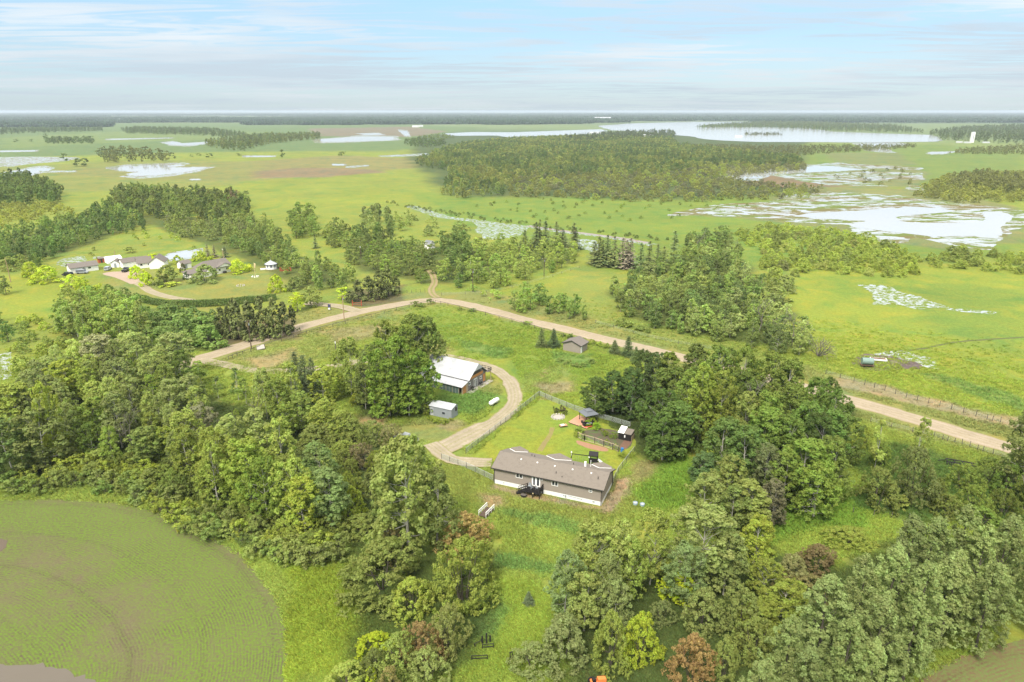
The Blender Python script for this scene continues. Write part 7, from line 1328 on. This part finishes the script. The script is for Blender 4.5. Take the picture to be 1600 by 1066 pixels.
post_fence('post_fence', [(690, 462), (760, 458), (800, 450), (850, 437), (905, 419)], 7, 1.3, 'wire fence under the power pole beyond the road')
post_fence('post_fence', [(930, 505), (990, 522), (1060, 538), (1120, 548)], 6, 1.2, 'wire fence along the verge before the eastern wood')
post_fence('post_fence', [(128, 462), (105, 448), (92, 440), (150, 470)][:3], 3, 1.3, 'dark post fence under the chartreuse shrubs', rail=True)
post_fence('post_fence', [(1240, 783), (1300, 796), (1365, 806), (1420, 812)], 7, 1.2, 'scattered old posts across the lower clearing', wire=False)
def chain_fence(px, hgt, label, gap=2.6):
    P = GA(px); o = Vector((P[0][0], P[0][1], 0)); e = empty('chain_link_fence', o.x, o.y, 0, 0, label, 'fence'); post = None; idx = 0
    pts = []
    for (x1, y1), (x2, y2) in zip(P, P[1:]):
        n = max(1, round(math.hypot(x2 - x1, y2 - y1) / gap)); pts += [(x1 + (x2 - x1) * k / n, y1 + (y2 - y1) * k / n) for k in range(n)]
    pts.append(P[-1])
    for k, (x, y) in enumerate(pts):
        if post is None: a = MB(); a.cyl(0, 0, -.1, hgt + .06, .05, .05, 8); post = a.build('post', M['fence'], e)
        else: q = bpy.data.objects.new('post', post.data); COL.objects.link(q); q.parent = e; q.location = (x - o.x, y - o.y, 0)
        if k:
            x0, y0 = pts[k - 1]; A_ = Vector((x0, y0, 0)) - o; B_ = Vector((x, y, 0)) - o; d_ = B_ - A_; l = d_.length; d_.normalize(); V = []; F_ = []
            r = MB(); r.bar(A_ + Vector((0, 0, hgt)), B_ + Vector((0, 0, hgt)), .045); r.build('top_rail', M['wire'], e)
            s = .11; nn = Vector((-d_.y, d_.x, 0)); t_ = .011
            for sg in (1, -1):
                q = -hgt if sg > 0 else 0
                while q < (l if sg > 0 else l + hgt):
                    a0, z0 = q, .03; a1, z1 = q + sg * hgt, hgt
                    if sg > 0: c0 = max(a0, 0); zz0 = z0 + (c0 - a0); c1 = min(a1, l); zz1 = z0 + (c1 - a0)
                    else: c0 = min(a0, l); zz0 = z0 + (a0 - c0); c1 = max(a1, 0); zz1 = z0 + (a0 - c1)
                    if zz1 - zz0 > .02:
                        pa, pb = A_ + d_ * c0 + Vector((0, 0, zz0)), A_ + d_ * c1 + Vector((0, 0, min(zz1, hgt))); b0 = len(V); up = Vector((0, 0, t_))
                        V += [pa - up, pb - up, pb + up, pa + up]; F_.append((b0, b0 + 1, b0 + 2, b0 + 3))
                    q += s
            me = npmesh('wire_mesh', np.array([tuple(v) for v in V]), F_, [M['wire']]); w_ = link('wire_mesh', me, e)
    return e
chain_fence([(728, 709), (842, 619)], 1.35, 'chain-link fence with dark posts between driveway and lawn')
chain_fence([(843, 619), (862, 627), (897, 641), (930, 652), (985, 668)], 1.35, 'chain-link fence closing the far end of the lawn')
chain_fence([(991, 706), (966, 739), (957, 757)], 1.35, 'pale chain-link fence beside the house end')
chain_fence([(690, 718), (729, 732), (771, 752)], 1.35, 'chain-link fence in front of the driveway spur')
def board_rail(px, hgt, label):
    P = GA(px); o = Vector((P[0][0], P[0][1], 0)); e = empty('garden_fence', o.x, o.y, 0, 0, label, 'fence')
    for k, (x, y) in enumerate(P):
        a = MB(); v = Vector((x, y, 0)) - o; a.bar(v, v + Vector((0, 0, hgt)), .14); a.build('post', M['fence'], e)
        if k:
            u_ = Vector((P[k - 1][0], P[k - 1][1], 0)) - o
            for z in (.12, hgt * .97): a = MB(); a.bar(u_ + Vector((0, 0, z)), v + Vector((0, 0, z)), .09); a.build('rail', M['tan'], e)
            n = int((v - u_).length / .3)
            for q in range(1, n): w0 = u_.lerp(v, q / n); a = MB(); a.bar(w0 + Vector((0, 0, .15)), w0 + Vector((0, 0, hgt * .95)), .035); a.build('wire_strand', M['wire'], e)
board_rail([(913, 689), (929, 693), (943, 698), (957, 703)], 1.5, 'garden fence with pale top rail along the soil bed')
board_rail([(957, 701), (966, 706)], 1.3, 'short pale-railed fence piece by the blue drum')
board_rail([(903, 684), (913, 689)], 1.4, 'corner piece of the garden fence nearest the deck')

# ------------------------------------------------------------------ poles and wires
POLES = {}
def pole(u, vb, vt, label, m, arm=True, lamp=False):
    x, y = G(u, vb); lo, hi = 1, 30
    for _ in range(30):
        q = (lo + hi) / 2
        if PJ(x, y, q)[1] > vt: lo = q
        else: hi = q
    e = empty('power_pole' if arm else 'wooden_pole', x, y, 0, 0, label, 'pole'); a = MB(); a.cyl(0, 0, -.2, lo, .17, .12, 9); a.build('shaft', m, e)
    if arm: a = MB(); a.bar((-.9, 0, lo - .5), (.9, .1, lo - .5), .11); a.build('crossarm', m, e); a = MB(); a.cyl(.25, -.15, lo - 1.7, lo - 1.0, .16, n=10); a.build('transformer', M['steel'], e)
    for xx in ((-.8, 0, .8) if arm else ()): a = MB(); a.cyl(xx, 0, lo - .45, lo - .25, .05, n=6); a.build('insulator', M['white'], e)
    if lamp: a = MB(); a.box(-.1, .12, -.25, 0, lo - .9, lo - .3); a.build('meter_box', M['white'], e)
    POLES[u] = (x, y, lo); return e
pole(393, 546, 500, 'dark power pole with crossarm beside the gravel road', M['pole']); pole(538, 501, 461, 'tan power pole at the farm drive entrance', M['polelight']); pole(850, 432, 403, 'power pole standing by the woods before the spruce row', M['pole']); pole(739, 456, 420, 'thin dark power pole beyond the road crest', M['pole'])
pole(526, 560, 532, 'short dark pole in the field beside the barn grove', M['fence'], False, True); pole(17, 441, 403, 'slender tan pole in the western pasture', M['polelight'], False); pole(69 + 495, 404, 384, 'dark pole at the edge of the middle wood', M['pole'], False, True); pole(182, 411, 392, 'thin pole behind the arched white shed', M['polelight'], False); pole(350, 408, 388, 'lamp pole behind the farmhouse roof', M['polelight'], False, True)
wl_ = empty('power_line', *POLES[393][:2], 0, 0, 'overhead power line strung along the gravel road', 'power line'); o = Vector((*POLES[393][:2], 0))
for a_, b_ in ((393, 538), (538, 739), (739, 850)):
    p, q = Vector(POLES[a_]) - o, Vector(POLES[b_]) - o
    for dx in (-.8, .8):
        a = MB(); prev = None
        for k in range(15):
            t = k / 14; c = p.lerp(q, t) + Vector((dx, 0, -.3 - 1.6 * 4 * t * (1 - t) * .5))
            if prev is not None: a.bar(prev, c, .035)
            prev = c
        a.build('wire', M['trimdark'], wl_)

# ------------------------------------------------------------------ vehicles
def vehicle(name, x, y, rz, body, label, kind='van'):
    e = empty(name, x, y, rz, 0, label, 'van' if kind == 'van' else 'pickup truck'); w2 = .92
    def prof(P, y0, y1, nm, m, par=e): a = MB(); a.prism([(p[0], p[1]) for p in P], y0, y1, 'y'); o = a.build(nm, m, par); return o
    if kind == 'van':
        prof([(-2.4, .35), (2.35, .35), (2.45, .85), (1.55, 1.1), (-2.4, 1.1)], -w2, w2, 'body', body); prof([(-2.38, 1.1), (1.5, 1.1), (.75, 1.75), (-2.2, 1.75)], -w2 + .08, w2 - .08, 'cabin', body)
        prof([(1.46, 1.14), (1.50, 1.14), (.80, 1.71), (.76, 1.71)], -w2 + .16, w2 - .16, 'windscreen', M['glass'])
        for s_ in (-1, 1): prof([(-2.2, 1.18), (1.2, 1.18), (.72, 1.66), (-2.1, 1.66)], s_ * (w2 - .075) - .01, s_ * (w2 - .075) + .01, 'side_window', M['glass'])
        prof([(-2.42, 1.2), (-2.385, 1.2), (-2.27, 1.68), (-2.31, 1.68)], -w2 + .2, w2 - .2, 'rear_window', M['glass'])
    else:
        prof([(-2.9, .5), (2.75, .5), (2.8, 1.0), (1.4, 1.15), (-2.9, 1.15)], -w2, w2, 'body', body); prof([(-.9, 1.15), (1.4, 1.15), (.75, 1.85), (-.7, 1.85)], -w2 + .06, w2 - .06, 'cabin', body)
        prof([(1.36, 1.2), (1.42, 1.2), (.83, 1.8), (.77, 1.8)], -w2 + .14, w2 - .14, 'windscreen', M['glass'])
        for s_ in (-1, 1): prof([(-.75, 1.22), (1.15, 1.22), (.7, 1.76), (-.62, 1.76)], s_ * (w2 - .055) - .01, s_ * (w2 - .055) + .01, 'side_window', M['glass'])
        prof([(-2.85, 1.153), (-.95, 1.153), (-.95, 1.22), (-2.85, 1.22)], -w2 + .05, w2 - .05, 'bed_cover', M['carblack'])
    for s_ in (-1, 1):
        a = MB(); a.box(2.3 if kind == 'van' else 2.72, 2.46 if kind == 'van' else 2.82, s_ * .65 - .15, s_ * .65 + .15, .7, .88); a.build('headlight', M['white'], e)
        for wx in (-1.5, 1.5) if kind == 'van' else (-1.9, 1.8):
            a = MB(); n = 16; a.prism([(wx + .36 * math.cos(math.tau * k / n), .36 + .36 * math.sin(math.tau * k / n)) for k in range(n)], s_ * w2 - .12, s_ * w2 + .04, 'y'); wh = a.build('wheel', M['rubber'], e); a = MB(); a.prism([(wx + .2 * math.cos(math.tau * k / 10), .36 + .2 * math.sin(math.tau * k / 10)) for k in range(10)], s_ * (w2 + .045) - .01, s_ * (w2 + .045) + .01, 'y'); a.build('rim', M['steel'], wh)
    return e
vehicle('pickup_truck', *G(634, 690), 152, M['carpaint'], 'silver pickup with black bed cover half hidden by the big feathery poplar', 'pickup')
vehicle('van', *G(169, 422), 100, M['carpaint'], 'silver-grey van parked behind the gravel farm yard'); vehicle('pickup_truck', *G(197.5, 424), 95, M['carblack'], 'black pickup parked beside the chartreuse shrub', 'pickup')
vehicle('car', *G(106, 431), 165, M['carblack'], 'dark car parked at the gable of the long white shed')['category'] = 'car'
vehicle('car', *G(129, 427.5), 10, M['steel'], 'dull grey car parked along the long white shed')['category'] = 'car'

# ------------------------------------------------------------------ yard things
x, y = G(772, 632); t = empty('propane_tank', x, y, 57, 0, 'white propane tank lying on the grass inside the driveway loop', 'tank')
a = MB(); n = 14; prof = [(-1.9, .15), (-1.75, .42), (-1.45, .56), (1.45, .56), (1.75, .42), (1.9, .15)]
V = []; F_ = []
for k, (px_, r) in enumerate(prof):
    V += [(px_, r * math.cos(math.tau * q / n), .85 + r * math.sin(math.tau * q / n)) for q in range(n)]
    if k: F_ += [((k - 1) * n + q, (k - 1) * n + (q + 1) % n, k * n + (q + 1) % n, k * n + q) for q in range(n)]
F_ += [tuple(range(n)), tuple(range(5 * n, 6 * n))]
a.poly(V, F_); a.build('shell', M['white'], t, True); a = MB(); a.cyl(0, 0, 1.38, 1.58, .18, n=10); a.build('valve_dome', M['white'], t)
for xx in (-1.1, 1.1): a = MB(); a.box(xx - .1, xx + .1, -.35, .35, 0, .42); a.build('leg', M['concrete'], t)
# garden deck, shelter, sofa, coop, play set ...
DK = GA([(888, 661), (904, 650), (929, 659), (917, 671.5)]); ox, oy = DK[0]; d = empty('garden_deck', ox, oy, 0, 0, 'low reddish plank deck under the grey garden shelter', 'deck'); A0, B0, C0, D0 = [Vector((p[0] - ox, p[1] - oy, 0)) for p in DK]
for q in range(24):
    t0, t1 = q / 24, (q + .88) / 24; a = MB(); P4 = [A0.lerp(D0, t0), A0.lerp(D0, t1), B0.lerp(C0, t1), B0.lerp(C0, t0)]; a.slab([(p.x, p.y, .28) for p in P4], .05); a.build('plank', M['cedar'], d)
a = MB(); P4 = [A0.lerp(C0, .02), D0.lerp(B0, .02), C0.lerp(A0, .02), B0.lerp(D0, .02)]; a.slab([(p.x, p.y, .225) for p in P4], .2); a.build('deck_frame', M['fence'], d)
x, y = G(919, 659); s = empty('grill_gazebo', x, y, 25, .28, 'small garden shelter with two-tier grey hip roof', 'gazebo')
for sx in (-1.5, 1.5):
    for sy in (-1.5, 1.5): a = MB(); a.box(sx - .06, sx + .06, sy - .06, sy + .06, 0, 2.1); a.build('post', M['blackwood'], s)
def hip(mb, r0, r1, z0, z1, th=.05):
    for k in range(4):
        c = [(-1, -1), (1, -1), (1, 1), (-1, 1)]; p, q = c[k], c[(k + 1) % 4]; mb.slab([(p[0] * r0, p[1] * r0, z0), (q[0] * r0, q[1] * r0, z0), (q[0] * r1, q[1] * r1, z1), (p[0] * r1, p[1] * r1, z1)], th)
    return mb
hip(MB(), 1.8, .75, 2.1, 2.75).build('lower_roof', M['darksteel'], s); hip(MB(), .9, .05, 2.82, 3.2).build('upper_roof', M['darksteel'], s)
x, y = G(920, 666); s = empty('garden_sofa', x, y, 25, .28, 'black outdoor sofa set on the reddish deck', 'sofa'); a = MB(); a.box(-1.2, 1.2, -.4, .4, .05, .45); a.build('seat', M['blackwood'], s); a = MB(); a.box(-1.2, 1.2, .41, .6, .05, .95); a.build('backrest', M['blackwood'], s); a = MB(); a.box(1.21, 1.4, -.4, .6, .05, .7); a.box(-1.4, -1.21, -.4, .6, .05, .7); a.build('armrest', M['blackwood'], s)
for q in (-.6, .1): a = MB(); a.box(q, q + .55, -.35, .25, .455, .56); a.build('cushion', M['steel'], s)
x, y = G(912.5, 663); s = empty('fire_table', x, y, 25, .28, 'square black fire table on the reddish deck', 'table'); a = MB(); a.box(-.5, .5, -.5, .5, 0, .45); a.build('base', M['blackwood'], s); a = MB(); a.box(-.6, .6, -.6, .6, .453, .52); a.build('table_top', M['blackwood'], s); a = MB(); a.box(-.25, .25, -.25, .25, .523, .56); a.build('burner_tray', M['cedar'], s)
x, y = G(918, 667.5); s = meta(MB().box(-.9, .9, -.6, .6, 0, .02).build('red_mat', mat('red_mat', (.55, .10, .05), .9)), 'red mat at the deck corner beside the garden', 'mat'); s.location = (x, y, .285); s.rotation_euler = (0, 0, R_(20))
sheet('soil_bed', [(898, 688), (903, 688), (920, 693), (945, 699), (953, 703), (952, 706), (940, 706), (920, 701), (903, 695)], .03, mat('bark_mulch', (.29, .165, .095), .95, .25, 2), namp=.15, nsc=1, step=.6, label='reddish mulch bed along the garden fence')
sheet('garden_soil', [(905, 676), (930, 668), (962, 672), (988, 683), (986, 702), (968, 704), (930, 690)], .02, mat('dark_garden_soil', (.09, .075, .045), .95, .3, 2, col2=(.07, .11, .03), c2scale=.8), namp=.4, nsc=2, step=1)
sheet('soil_path', [(966, 701), (974, 690), (984, 682), (990, 684), (985, 695), (975, 704)], .03, M['soil'], namp=.2, nsc=1, step=.6)
x, y = G(966, 686); s = empty('chicken_coop', x, y, -28, 0, 'dark wooden chicken coop with one white roof panel', 'coop')
for q in range(12): a = MB(); a.box(q * .24, q * .24 + .22, 0, .04, 0, 1.7); a.build('board', M['blackwood'], s)
a = MB(); a.box(0, 2.86, .05, 2.2, 0, 1.68); a.build('body', M['fence'], s); a = MB(); a.slab([(-.15, -.2, 1.75), (1.3, -.2, 1.75), (1.3, 2.3, 2.35), (-.15, 2.3, 2.35)], .06); a.build('white_roof_panel', M['white'], s); a = MB(); a.slab([(1.32, -.15, 1.72), (3.0, -.15, 1.72), (3.0, 2.2, 2.05), (1.32, 2.2, 2.05)], .06); a.build('roof', M['shingle'], s); a = MB(); a.box(1.35, 1.6, -.05, -.003, .7, 1.3); a.build('window', M['white'], s)
a = MB(); a.box(3.0, 3.06, .1, 2.1, .0, 1.2); a.build('side_ramp', M['tan'], s)
x, y = G(972, 706); s = empty('blue_drum', x, y, 0, 0, 'blue plastic drum by the garden path', 'drum'); a = MB(); a.cyl(0, 0, 0, .85, .34, .34, 16); a.cyl(0, 0, .3, .34, .37, .37, 16); a.build('barrel', M['blue'], s); a = MB(); a.cyl(0, 0, .853, .9, .30, .30, 16); a.build('lid', M['blue'], s)
x, y = G(880, 667); s = empty('picnic_bench', x, y, 20, 0, 'small wooden bench with white cushions near the reddish deck', 'bench')
for q in range(4): a = MB(); a.box(-.9, .9, -.5 + q * .26, -.27 + q * .26, .42, .47); a.build('seat_slat', M['cedar'], s)
for sx in (-.8, .8):
    for sy in (-.42, .42): a = MB(); a.box(sx - .05, sx + .05, sy - .05, sy + .05, 0, .415); a.build('leg', M['fence'], s)
a = MB(); a.box(-.6, .2, -.3, .3, .475, .6); a.build('cushion', M['white'], s)
x, y = G(872, 652); s = empty('fire_pit', x, y, 0, 0, 'ring of field stones around a fire pit on the lawn', 'fire pit')
for q in range(14):
    t = math.tau * q / 14; a = MB(); rr_ = .28 * rs.uniform(.8, 1.2); a.cyl(1.5 * math.cos(t), 1.5 * math.sin(t), 0, .32, rr_, rr_ * .6, 7); a.build('stone', M['ballast'], s)
a = MB(); a.cyl(0, 0, .008, .06, 1.2, 1.2, 16); a.build('ash_bed', M['concrete'], s)
for lx, lv, lt, lb in ((892.5, 723, 709, 'white globe lamp post on the lawn behind the house'), (920, 731, 716, 'white globe lamp post in front of the play tower')):
    x, y = G(lx, lv); s = empty('garden_lamp', x, y, 0, 0, lb, 'lamp'); a = MB(); a.cyl(0, 0, 0, 2.3, .04, .04, 8); a.build('post', M['white'], s); a = MB(); a.cyl(0, 0, 2.3, 2.45, .10, .16, 10); a.cyl(0, 0, 2.45, 2.62, .16, .09, 10); a.build('lamp_globe', M['white'], s)
x, y = G(927, 729); s = empty('play_set', x, y, -14, 0, 'black play tower with swing beam and pale curved slide', 'playground')
for sx in (-.8, .8):
    for sy in (-.8, .8): a = MB(); a.box(sx - .06, sx + .06, sy - .06, sy + .06, 0, 3.0); a.build('tower_post', M['blackwood'], s)
for q in range(7): a = MB(); a.box(-.85, .85, -.85 + q * .25, -.64 + q * .25, 1.4, 1.45); a.build('plank', M['blackwood'], s)
for z in (1.65, 1.85, 2.05):
    for yy_ in (-.86, .86): a = MB(); a.box(-.85, .85, yy_ - .02, yy_ + .02, z, z + .13); a.build('plank', M['blackwood'], s)
for q in range(6):
    for zz_ in (0.2,): a = MB(); a.box(-.8 + q * .3, -.62 + q * .3, -.9, -.87, zz_, 1.35); a.build('plank', M['blackwood'], s)
a = MB(); a.slab([(-.95, -.95, 2.95), (.95, -.95, 2.95), (.95, 0, 3.5), (-.95, 0, 3.5)], .05); a.build('roof', M['blackwood'], s); a = MB(); a.slab([(-.95, .01, 3.5), (.95, .01, 3.5), (.95, .95, 2.95), (-.95, .95, 2.95)], .05); a.build('roof', M['blackwood'], s)
a = MB(); a.bar((-.9, 0, 2.35), (-4.6, 0, 2.35), .12); a.build('swing_beam', M['blackwood'], s)
for yy_ in (-.9, .9): a = MB(); a.bar((-4.5, 0, 2.35), (-4.9, yy_, 0), .10); a.build('swing_leg', M['blackwood'], s)
for xx in (-2.0, -3.4):
    a = MB(); a.bar((xx - .2, 0, 2.3), (xx - .2, 0, .55), .02); a.bar((xx + .2, 0, 2.3), (xx + .2, 0, .55), .02); a.build('swing_rope', M['steel'], s); a = MB(); a.box(xx - .24, xx + .24, -.12, .12, .5, .545); a.build('swing_seat', M['yellow'], s)
prevp = None
for k in range(12):
    t = k / 11; an_ = 1.9 * t; p = Vector((.85 + 1.25 * math.sin(an_), .2 - 1.25 * (1 - math.cos(an_)) * .9, 1.42 * (1 - t) + .12))
    if prevp is not None: a = MB(); d_ = (p - prevp); nn = Vector((-d_.y, d_.x, 0)).normalized() * .28; up = Vector((0, 0, .2)); a.poly([prevp - nn, prevp + nn, p + nn, p - nn, prevp - nn * 1.2 + up, prevp + nn * 1.2 + up, p + nn * 1.2 + up, p - nn * 1.2 + up], [(0, 1, 2, 3), (0, 3, 7, 4), (1, 5, 6, 2)]); a.build('slide_chute', M['white'], s)
    prevp = p
# footbridge by the creek willows
x, y = G(759, 812); s = empty('footbridge', x, y, 62, 0, 'small brown plank footbridge with white rails beside the rust-brown willow', 'bridge')
for q in range(12): a = MB(); a.box(q * .26, q * .26 + .23, 0, 1.5, .45, .51); a.build('plank', M['pole'], s)
for yy_ in (0, 1.5):
    for z in (.95, 1.4): a = MB(); a.bar((0, yy_, z), (3.1, yy_, z), .09); a.build('rail', M['white'], s)
    for q in range(4): a = MB(); xx = .05 + q * 1.0; a.box(xx, xx + .08, yy_ - .04, yy_ + .04, 0, 1.45); a.build('post', M['white'], s)
for u, v, lb in ((992.5, 789, 'pale blue round water trough nearest the house corner'), (1003.5, 791, 'pale blue round water trough beside the tall weeds')):
    x, y = G(u, v); s = empty('water_trough', x, y, 0, 0, lb, 'trough'); a = MB(); n = 16
    P1 = [(.45 * math.cos(math.tau * k / n), .45 * math.sin(math.tau * k / n)) for k in range(n)]
    a.poly([(px_, py_, z) for z, f in ((0, .92), (.55, 1), (.55, .9), (.42, .88)) for px_, py_ in [(q[0] * f, q[1] * f) for q in P1]], [(i * n + k, i * n + (k + 1) % n, (i + 1) * n + (k + 1) % n, (i + 1) * n + k) for i in range(3) for k in range(n)]); a.build('tub', mat('pale_blue_plastic', (.32, .42, .50), .5), s); a = MB(); a.cyl(0, 0, .36, .42, .39, .39, n); a.build('water', WO, s)
# old steel corral panels in the grass
def corral(u, v, rz, L_, H_, n, label):
    x, y = G(u, v); s = empty('corral_panel', x, y, rz, 0, label, 'panel')
    for xx in (0, L_): a = MB(); a.bar((xx, 0, 0), (xx, 0, H_), .11); a.build('post', M['blackwood'], s)
    for k in range(n): z = H_ * (k + 1) / n - .05; a = MB(); a.bar((0, 0, z), (L_, 0, z), .08); a.build('rail', M['blackwood'], s)
corral(737, 1033, 4, 2.1, .9, 2, 'low black steel frame lying in the meadow grass'); corral(754, 1015, 6, 1.5, .9, 2, 'square black steel frame behind the low one'); corral(753, 1007, 0, .1, 1.4, 1, 'black upright bar furthest from the grove'); corral(759.5, 1007, 0, .12, 1.9, 1, 'tallest black upright bar among the frames'); corral(765.5, 1005, 0, .1, 1.3, 1, 'short black upright bar nearest the path'); corral(797, 1034, 20, .3, 1.6, 1, 'lone black gate post beside the silvery willow'); corral(778, 943, 0, .1, 1.2, 1, 'single dark stake in the flattened grass'); corral(742, 1012, 40, 1.2, .7, 1, 'leaning black bar beside the frames')
# orange tractor at the lower edge
x, y = G(931, 1071); s = empty('garden_tractor', x, y, 12, 0, 'small orange and black tractor at the lower edge of the meadow', 'tractor'); a = MB(); a.prism([(.2, .5), (1.3, .5), (1.3, 1.0), (.2, 1.15)], -.3, .3, 'y'); a.build('hood', M['orange'], s); a = MB(); a.box(-.7, .18, -.45, .45, .5, .75); a.build('fender', M['orange'], s); a = MB(); a.box(-.5, -.05, -.25, .25, .76, 1.2); a.build('seat', M['blackwood'], s)
for wx, r in ((-.45, .5), (1.0, .3)):
    for sy in (-.55, .45): a = MB(); a.prism([(wx + r * math.cos(math.tau * k / 14), r + r * math.sin(math.tau * k / 14)) for k in range(14)], sy, sy + .12, 'y'); a.build('wheel', M['rubber'], s)
# wet pasture things
x, y = G(1354, 573); s = empty('water_tank', x, y, -10, 0, 'green water tank on a frame beside the churned mud', 'tank'); a = MB(); a.box(-1.8, 1.8, -1, 1, .6, .72); a.build('frame', M['rust'], s); a = MB(); a.prism([(1.0 * math.cos(math.tau * k / 16) , 1.7 + .98 * math.sin(math.tau * k / 16)) for k in range(16)], -1.5, 1.5); a.build('tank_shell', M['teal'], s)
for sx in (-1.4, 1.4):
    for sy in (-.8, .8): a = MB(); a.box(sx - .1, sx + .1, sy - .1, sy + .1, 0, .595); a.build('leg', M['rust'], s)
x, y = G(1372, 564); s = empty('stock_feeder', x, y, -15, 0, 'low white stock feeder beyond the green tank', 'feeder'); a = MB(); a.box(-2.2, 2.2, -.9, .9, .35, .75); a.build('trough', M['white'], s); a = MB(); a.box(-2.0, 2.0, -.7, .7, .753, .78); a.build('feed', M['soil'], s)
for sx in (-1.9, 1.9): a = MB(); a.box(sx - .1, sx + .1, -.8, .8, 0, .345); a.build('leg', M['steel'], s)
x, y = G(1496, 727); s = empty('farm_harrow', x, y, -25, 0, 'black disc harrow abandoned in the grass below the road', 'implement')
for yy_ in (-.7, .7): a = MB(); a.bar((-2.2, yy_, .75), (3.2, yy_, .75), .16); a.build('frame_beam', M['blackwood'], s)
for xx in (-2, -.6, .8, 2.4): a = MB(); a.bar((xx, -.7, .75), (xx, .7, .75), .12); a.build('cross_beam', M['blackwood'], s)
for q in range(10): a = MB(); a.prism([(-.7 + .38 * math.cos(math.tau * k / 10), .38 + .38 * math.sin(math.tau * k / 10)) for k in range(10)], -2 + q * .42, -1.94 + q * .42); a.build('disc', M['trimdark'], s)
a = MB(); a.bar((-2.2, 0, .8), (-3.6, 0, .3), .12); a.build('hitch', M['blackwood'], s)
# farm lawn and entrance things
x, y = G(399, 432.5); s = empty('flagpole', x, y, 0, 0, 'pale flagpole with orange-cream flag in a ring of white stones', 'flagpole'); a = MB(); a.cyl(0, 0, 0, 6.4, .10, .06, 8); a.build('pole', M['cream'], s); a = MB(); a.poly([(.08, 0, 6.2), (.5, .25, 6.05), (.7, .1, 5.7), (.55, .2, 4.2), (.3, -.1, 4.0), (.08, 0, 4.1), (.08, .03, 6.2), (.5, .28, 6.05), (.7, .13, 5.7), (.55, .23, 4.2), (.3, -.07, 4.0), (.08, .03, 4.1)], [(0, 1, 2, 3, 4, 5), (11, 10, 9, 8, 7, 6), (0, 6, 7, 1), (1, 7, 8, 2), (2, 8, 9, 3), (3, 9, 10, 4), (4, 10, 11, 5)]); a.build('flag', M['cream'], s)
for q in range(9): t = math.tau * q / 9; a = MB(); a.cyl(1.4 * math.cos(t), 1.4 * math.sin(t), 0, .35, .32, .18, 7); a.build('stone', M['white'] if q % 3 else M['ballast'], s)
x, y = G(376, 446.5); s = empty('fire_ring', x, y, 0, 0, 'ring of grey stones on the farm lawn', 'fire pit')
for q in range(10): t = math.tau * q / 10; a = MB(); a.cyl(1.6 * math.cos(t), 1.6 * math.sin(t), 0, .3, .3, .2, 7); a.build('stone', M['ballast'], s)
x, y = G(515, 485); s = empty('entrance_sign', x, y, -10, 0, 'dark blue post sign with white box at the farm drive', 'sign')
for xx in (-.5, .5): a = MB(); a.box(xx - .07, xx + .07, -.07, .07, 0, 2.4); a.build('post', M['fence'], s)
a = MB(); a.box(-.43, .43, -.05, .05, 1.1, 2.3); a.build('sign_board', M['navy'], s); a = MB(); a.box(-.35, .35, -.4, -.06, .4, .9); a.build('mail_box', M['white'], s)
x, y = G(551, 478); s = empty('red_gate', x, y, 0, 0, 'red gate posts and bar at the pine row', 'gate')
for xx in (0, 3.4): a = MB(); a.box(xx - .14, xx + .14, -.14, .14, 0, 2.1); a.build('post', M['red'], s)
for z in (.6, 1.2): a = MB(); a.bar((.15, 0, z), (3.25, 0, z), .12); a.build('bar', M['red'], s)
x, y = G(407, 546); s = empty('concrete_slab', x, y, 30, 0, 'tilted grey concrete slab beside the dark power pole', 'slab'); a = MB(); a.slab([(-1.1, -.8, .35), (1.2, -.9, .5), (1.3, .9, 1.2), (-1.0, .8, 1.05)], .22); a.build('slab', M['concrete'], s); a = MB(); a.cyl(0, .6, 0, .75, .3, .3, 8); a.build('support_stone', M['ballast'], s)
# broken ground beside the track and in the field
sheet('bare_soil', [(842, 586), (852, 576), (860, 571), (862, 576), (855, 585), (846, 592)], .02, mat('clay_soil', (.30, .20, .12), .95, .2, 1.5), namp=.6, nsc=2, step=1)
sheet('bare_soil', [(849, 541), (855, 538), (860, 540), (857, 544), (850, 544)], .02, mat('dark_soil', (.06, .05, .035), .95, .2, 1.5), namp=.3, nsc=1, step=.6)

# ------------------------------------------------------------------ haze
hb = MB(); hb.box(-26000, 26000, -600, 33500, -1.0, 73.0)
hm = bpy.data.materials.new('haze'); hm.use_nodes = True; ht = hm.node_tree; ht.nodes.clear()
hv = nd(ht, 'ShaderNodeVolumePrincipled'); hv.inputs['Color'].default_value = (.76, .86, .95, 1); hv.inputs['Density'].default_value = 7.5e-5; hv.inputs['Anisotropy'].default_value = .1
ho = nd(ht, 'ShaderNodeOutputMaterial'); ht.links.new(hv.outputs[0], ho.inputs['Volume'])
haze = hb.build('haze', hm); haze['kind'] = 'stuff'; haze['label'] = 'thin humid haze paling the horizon'
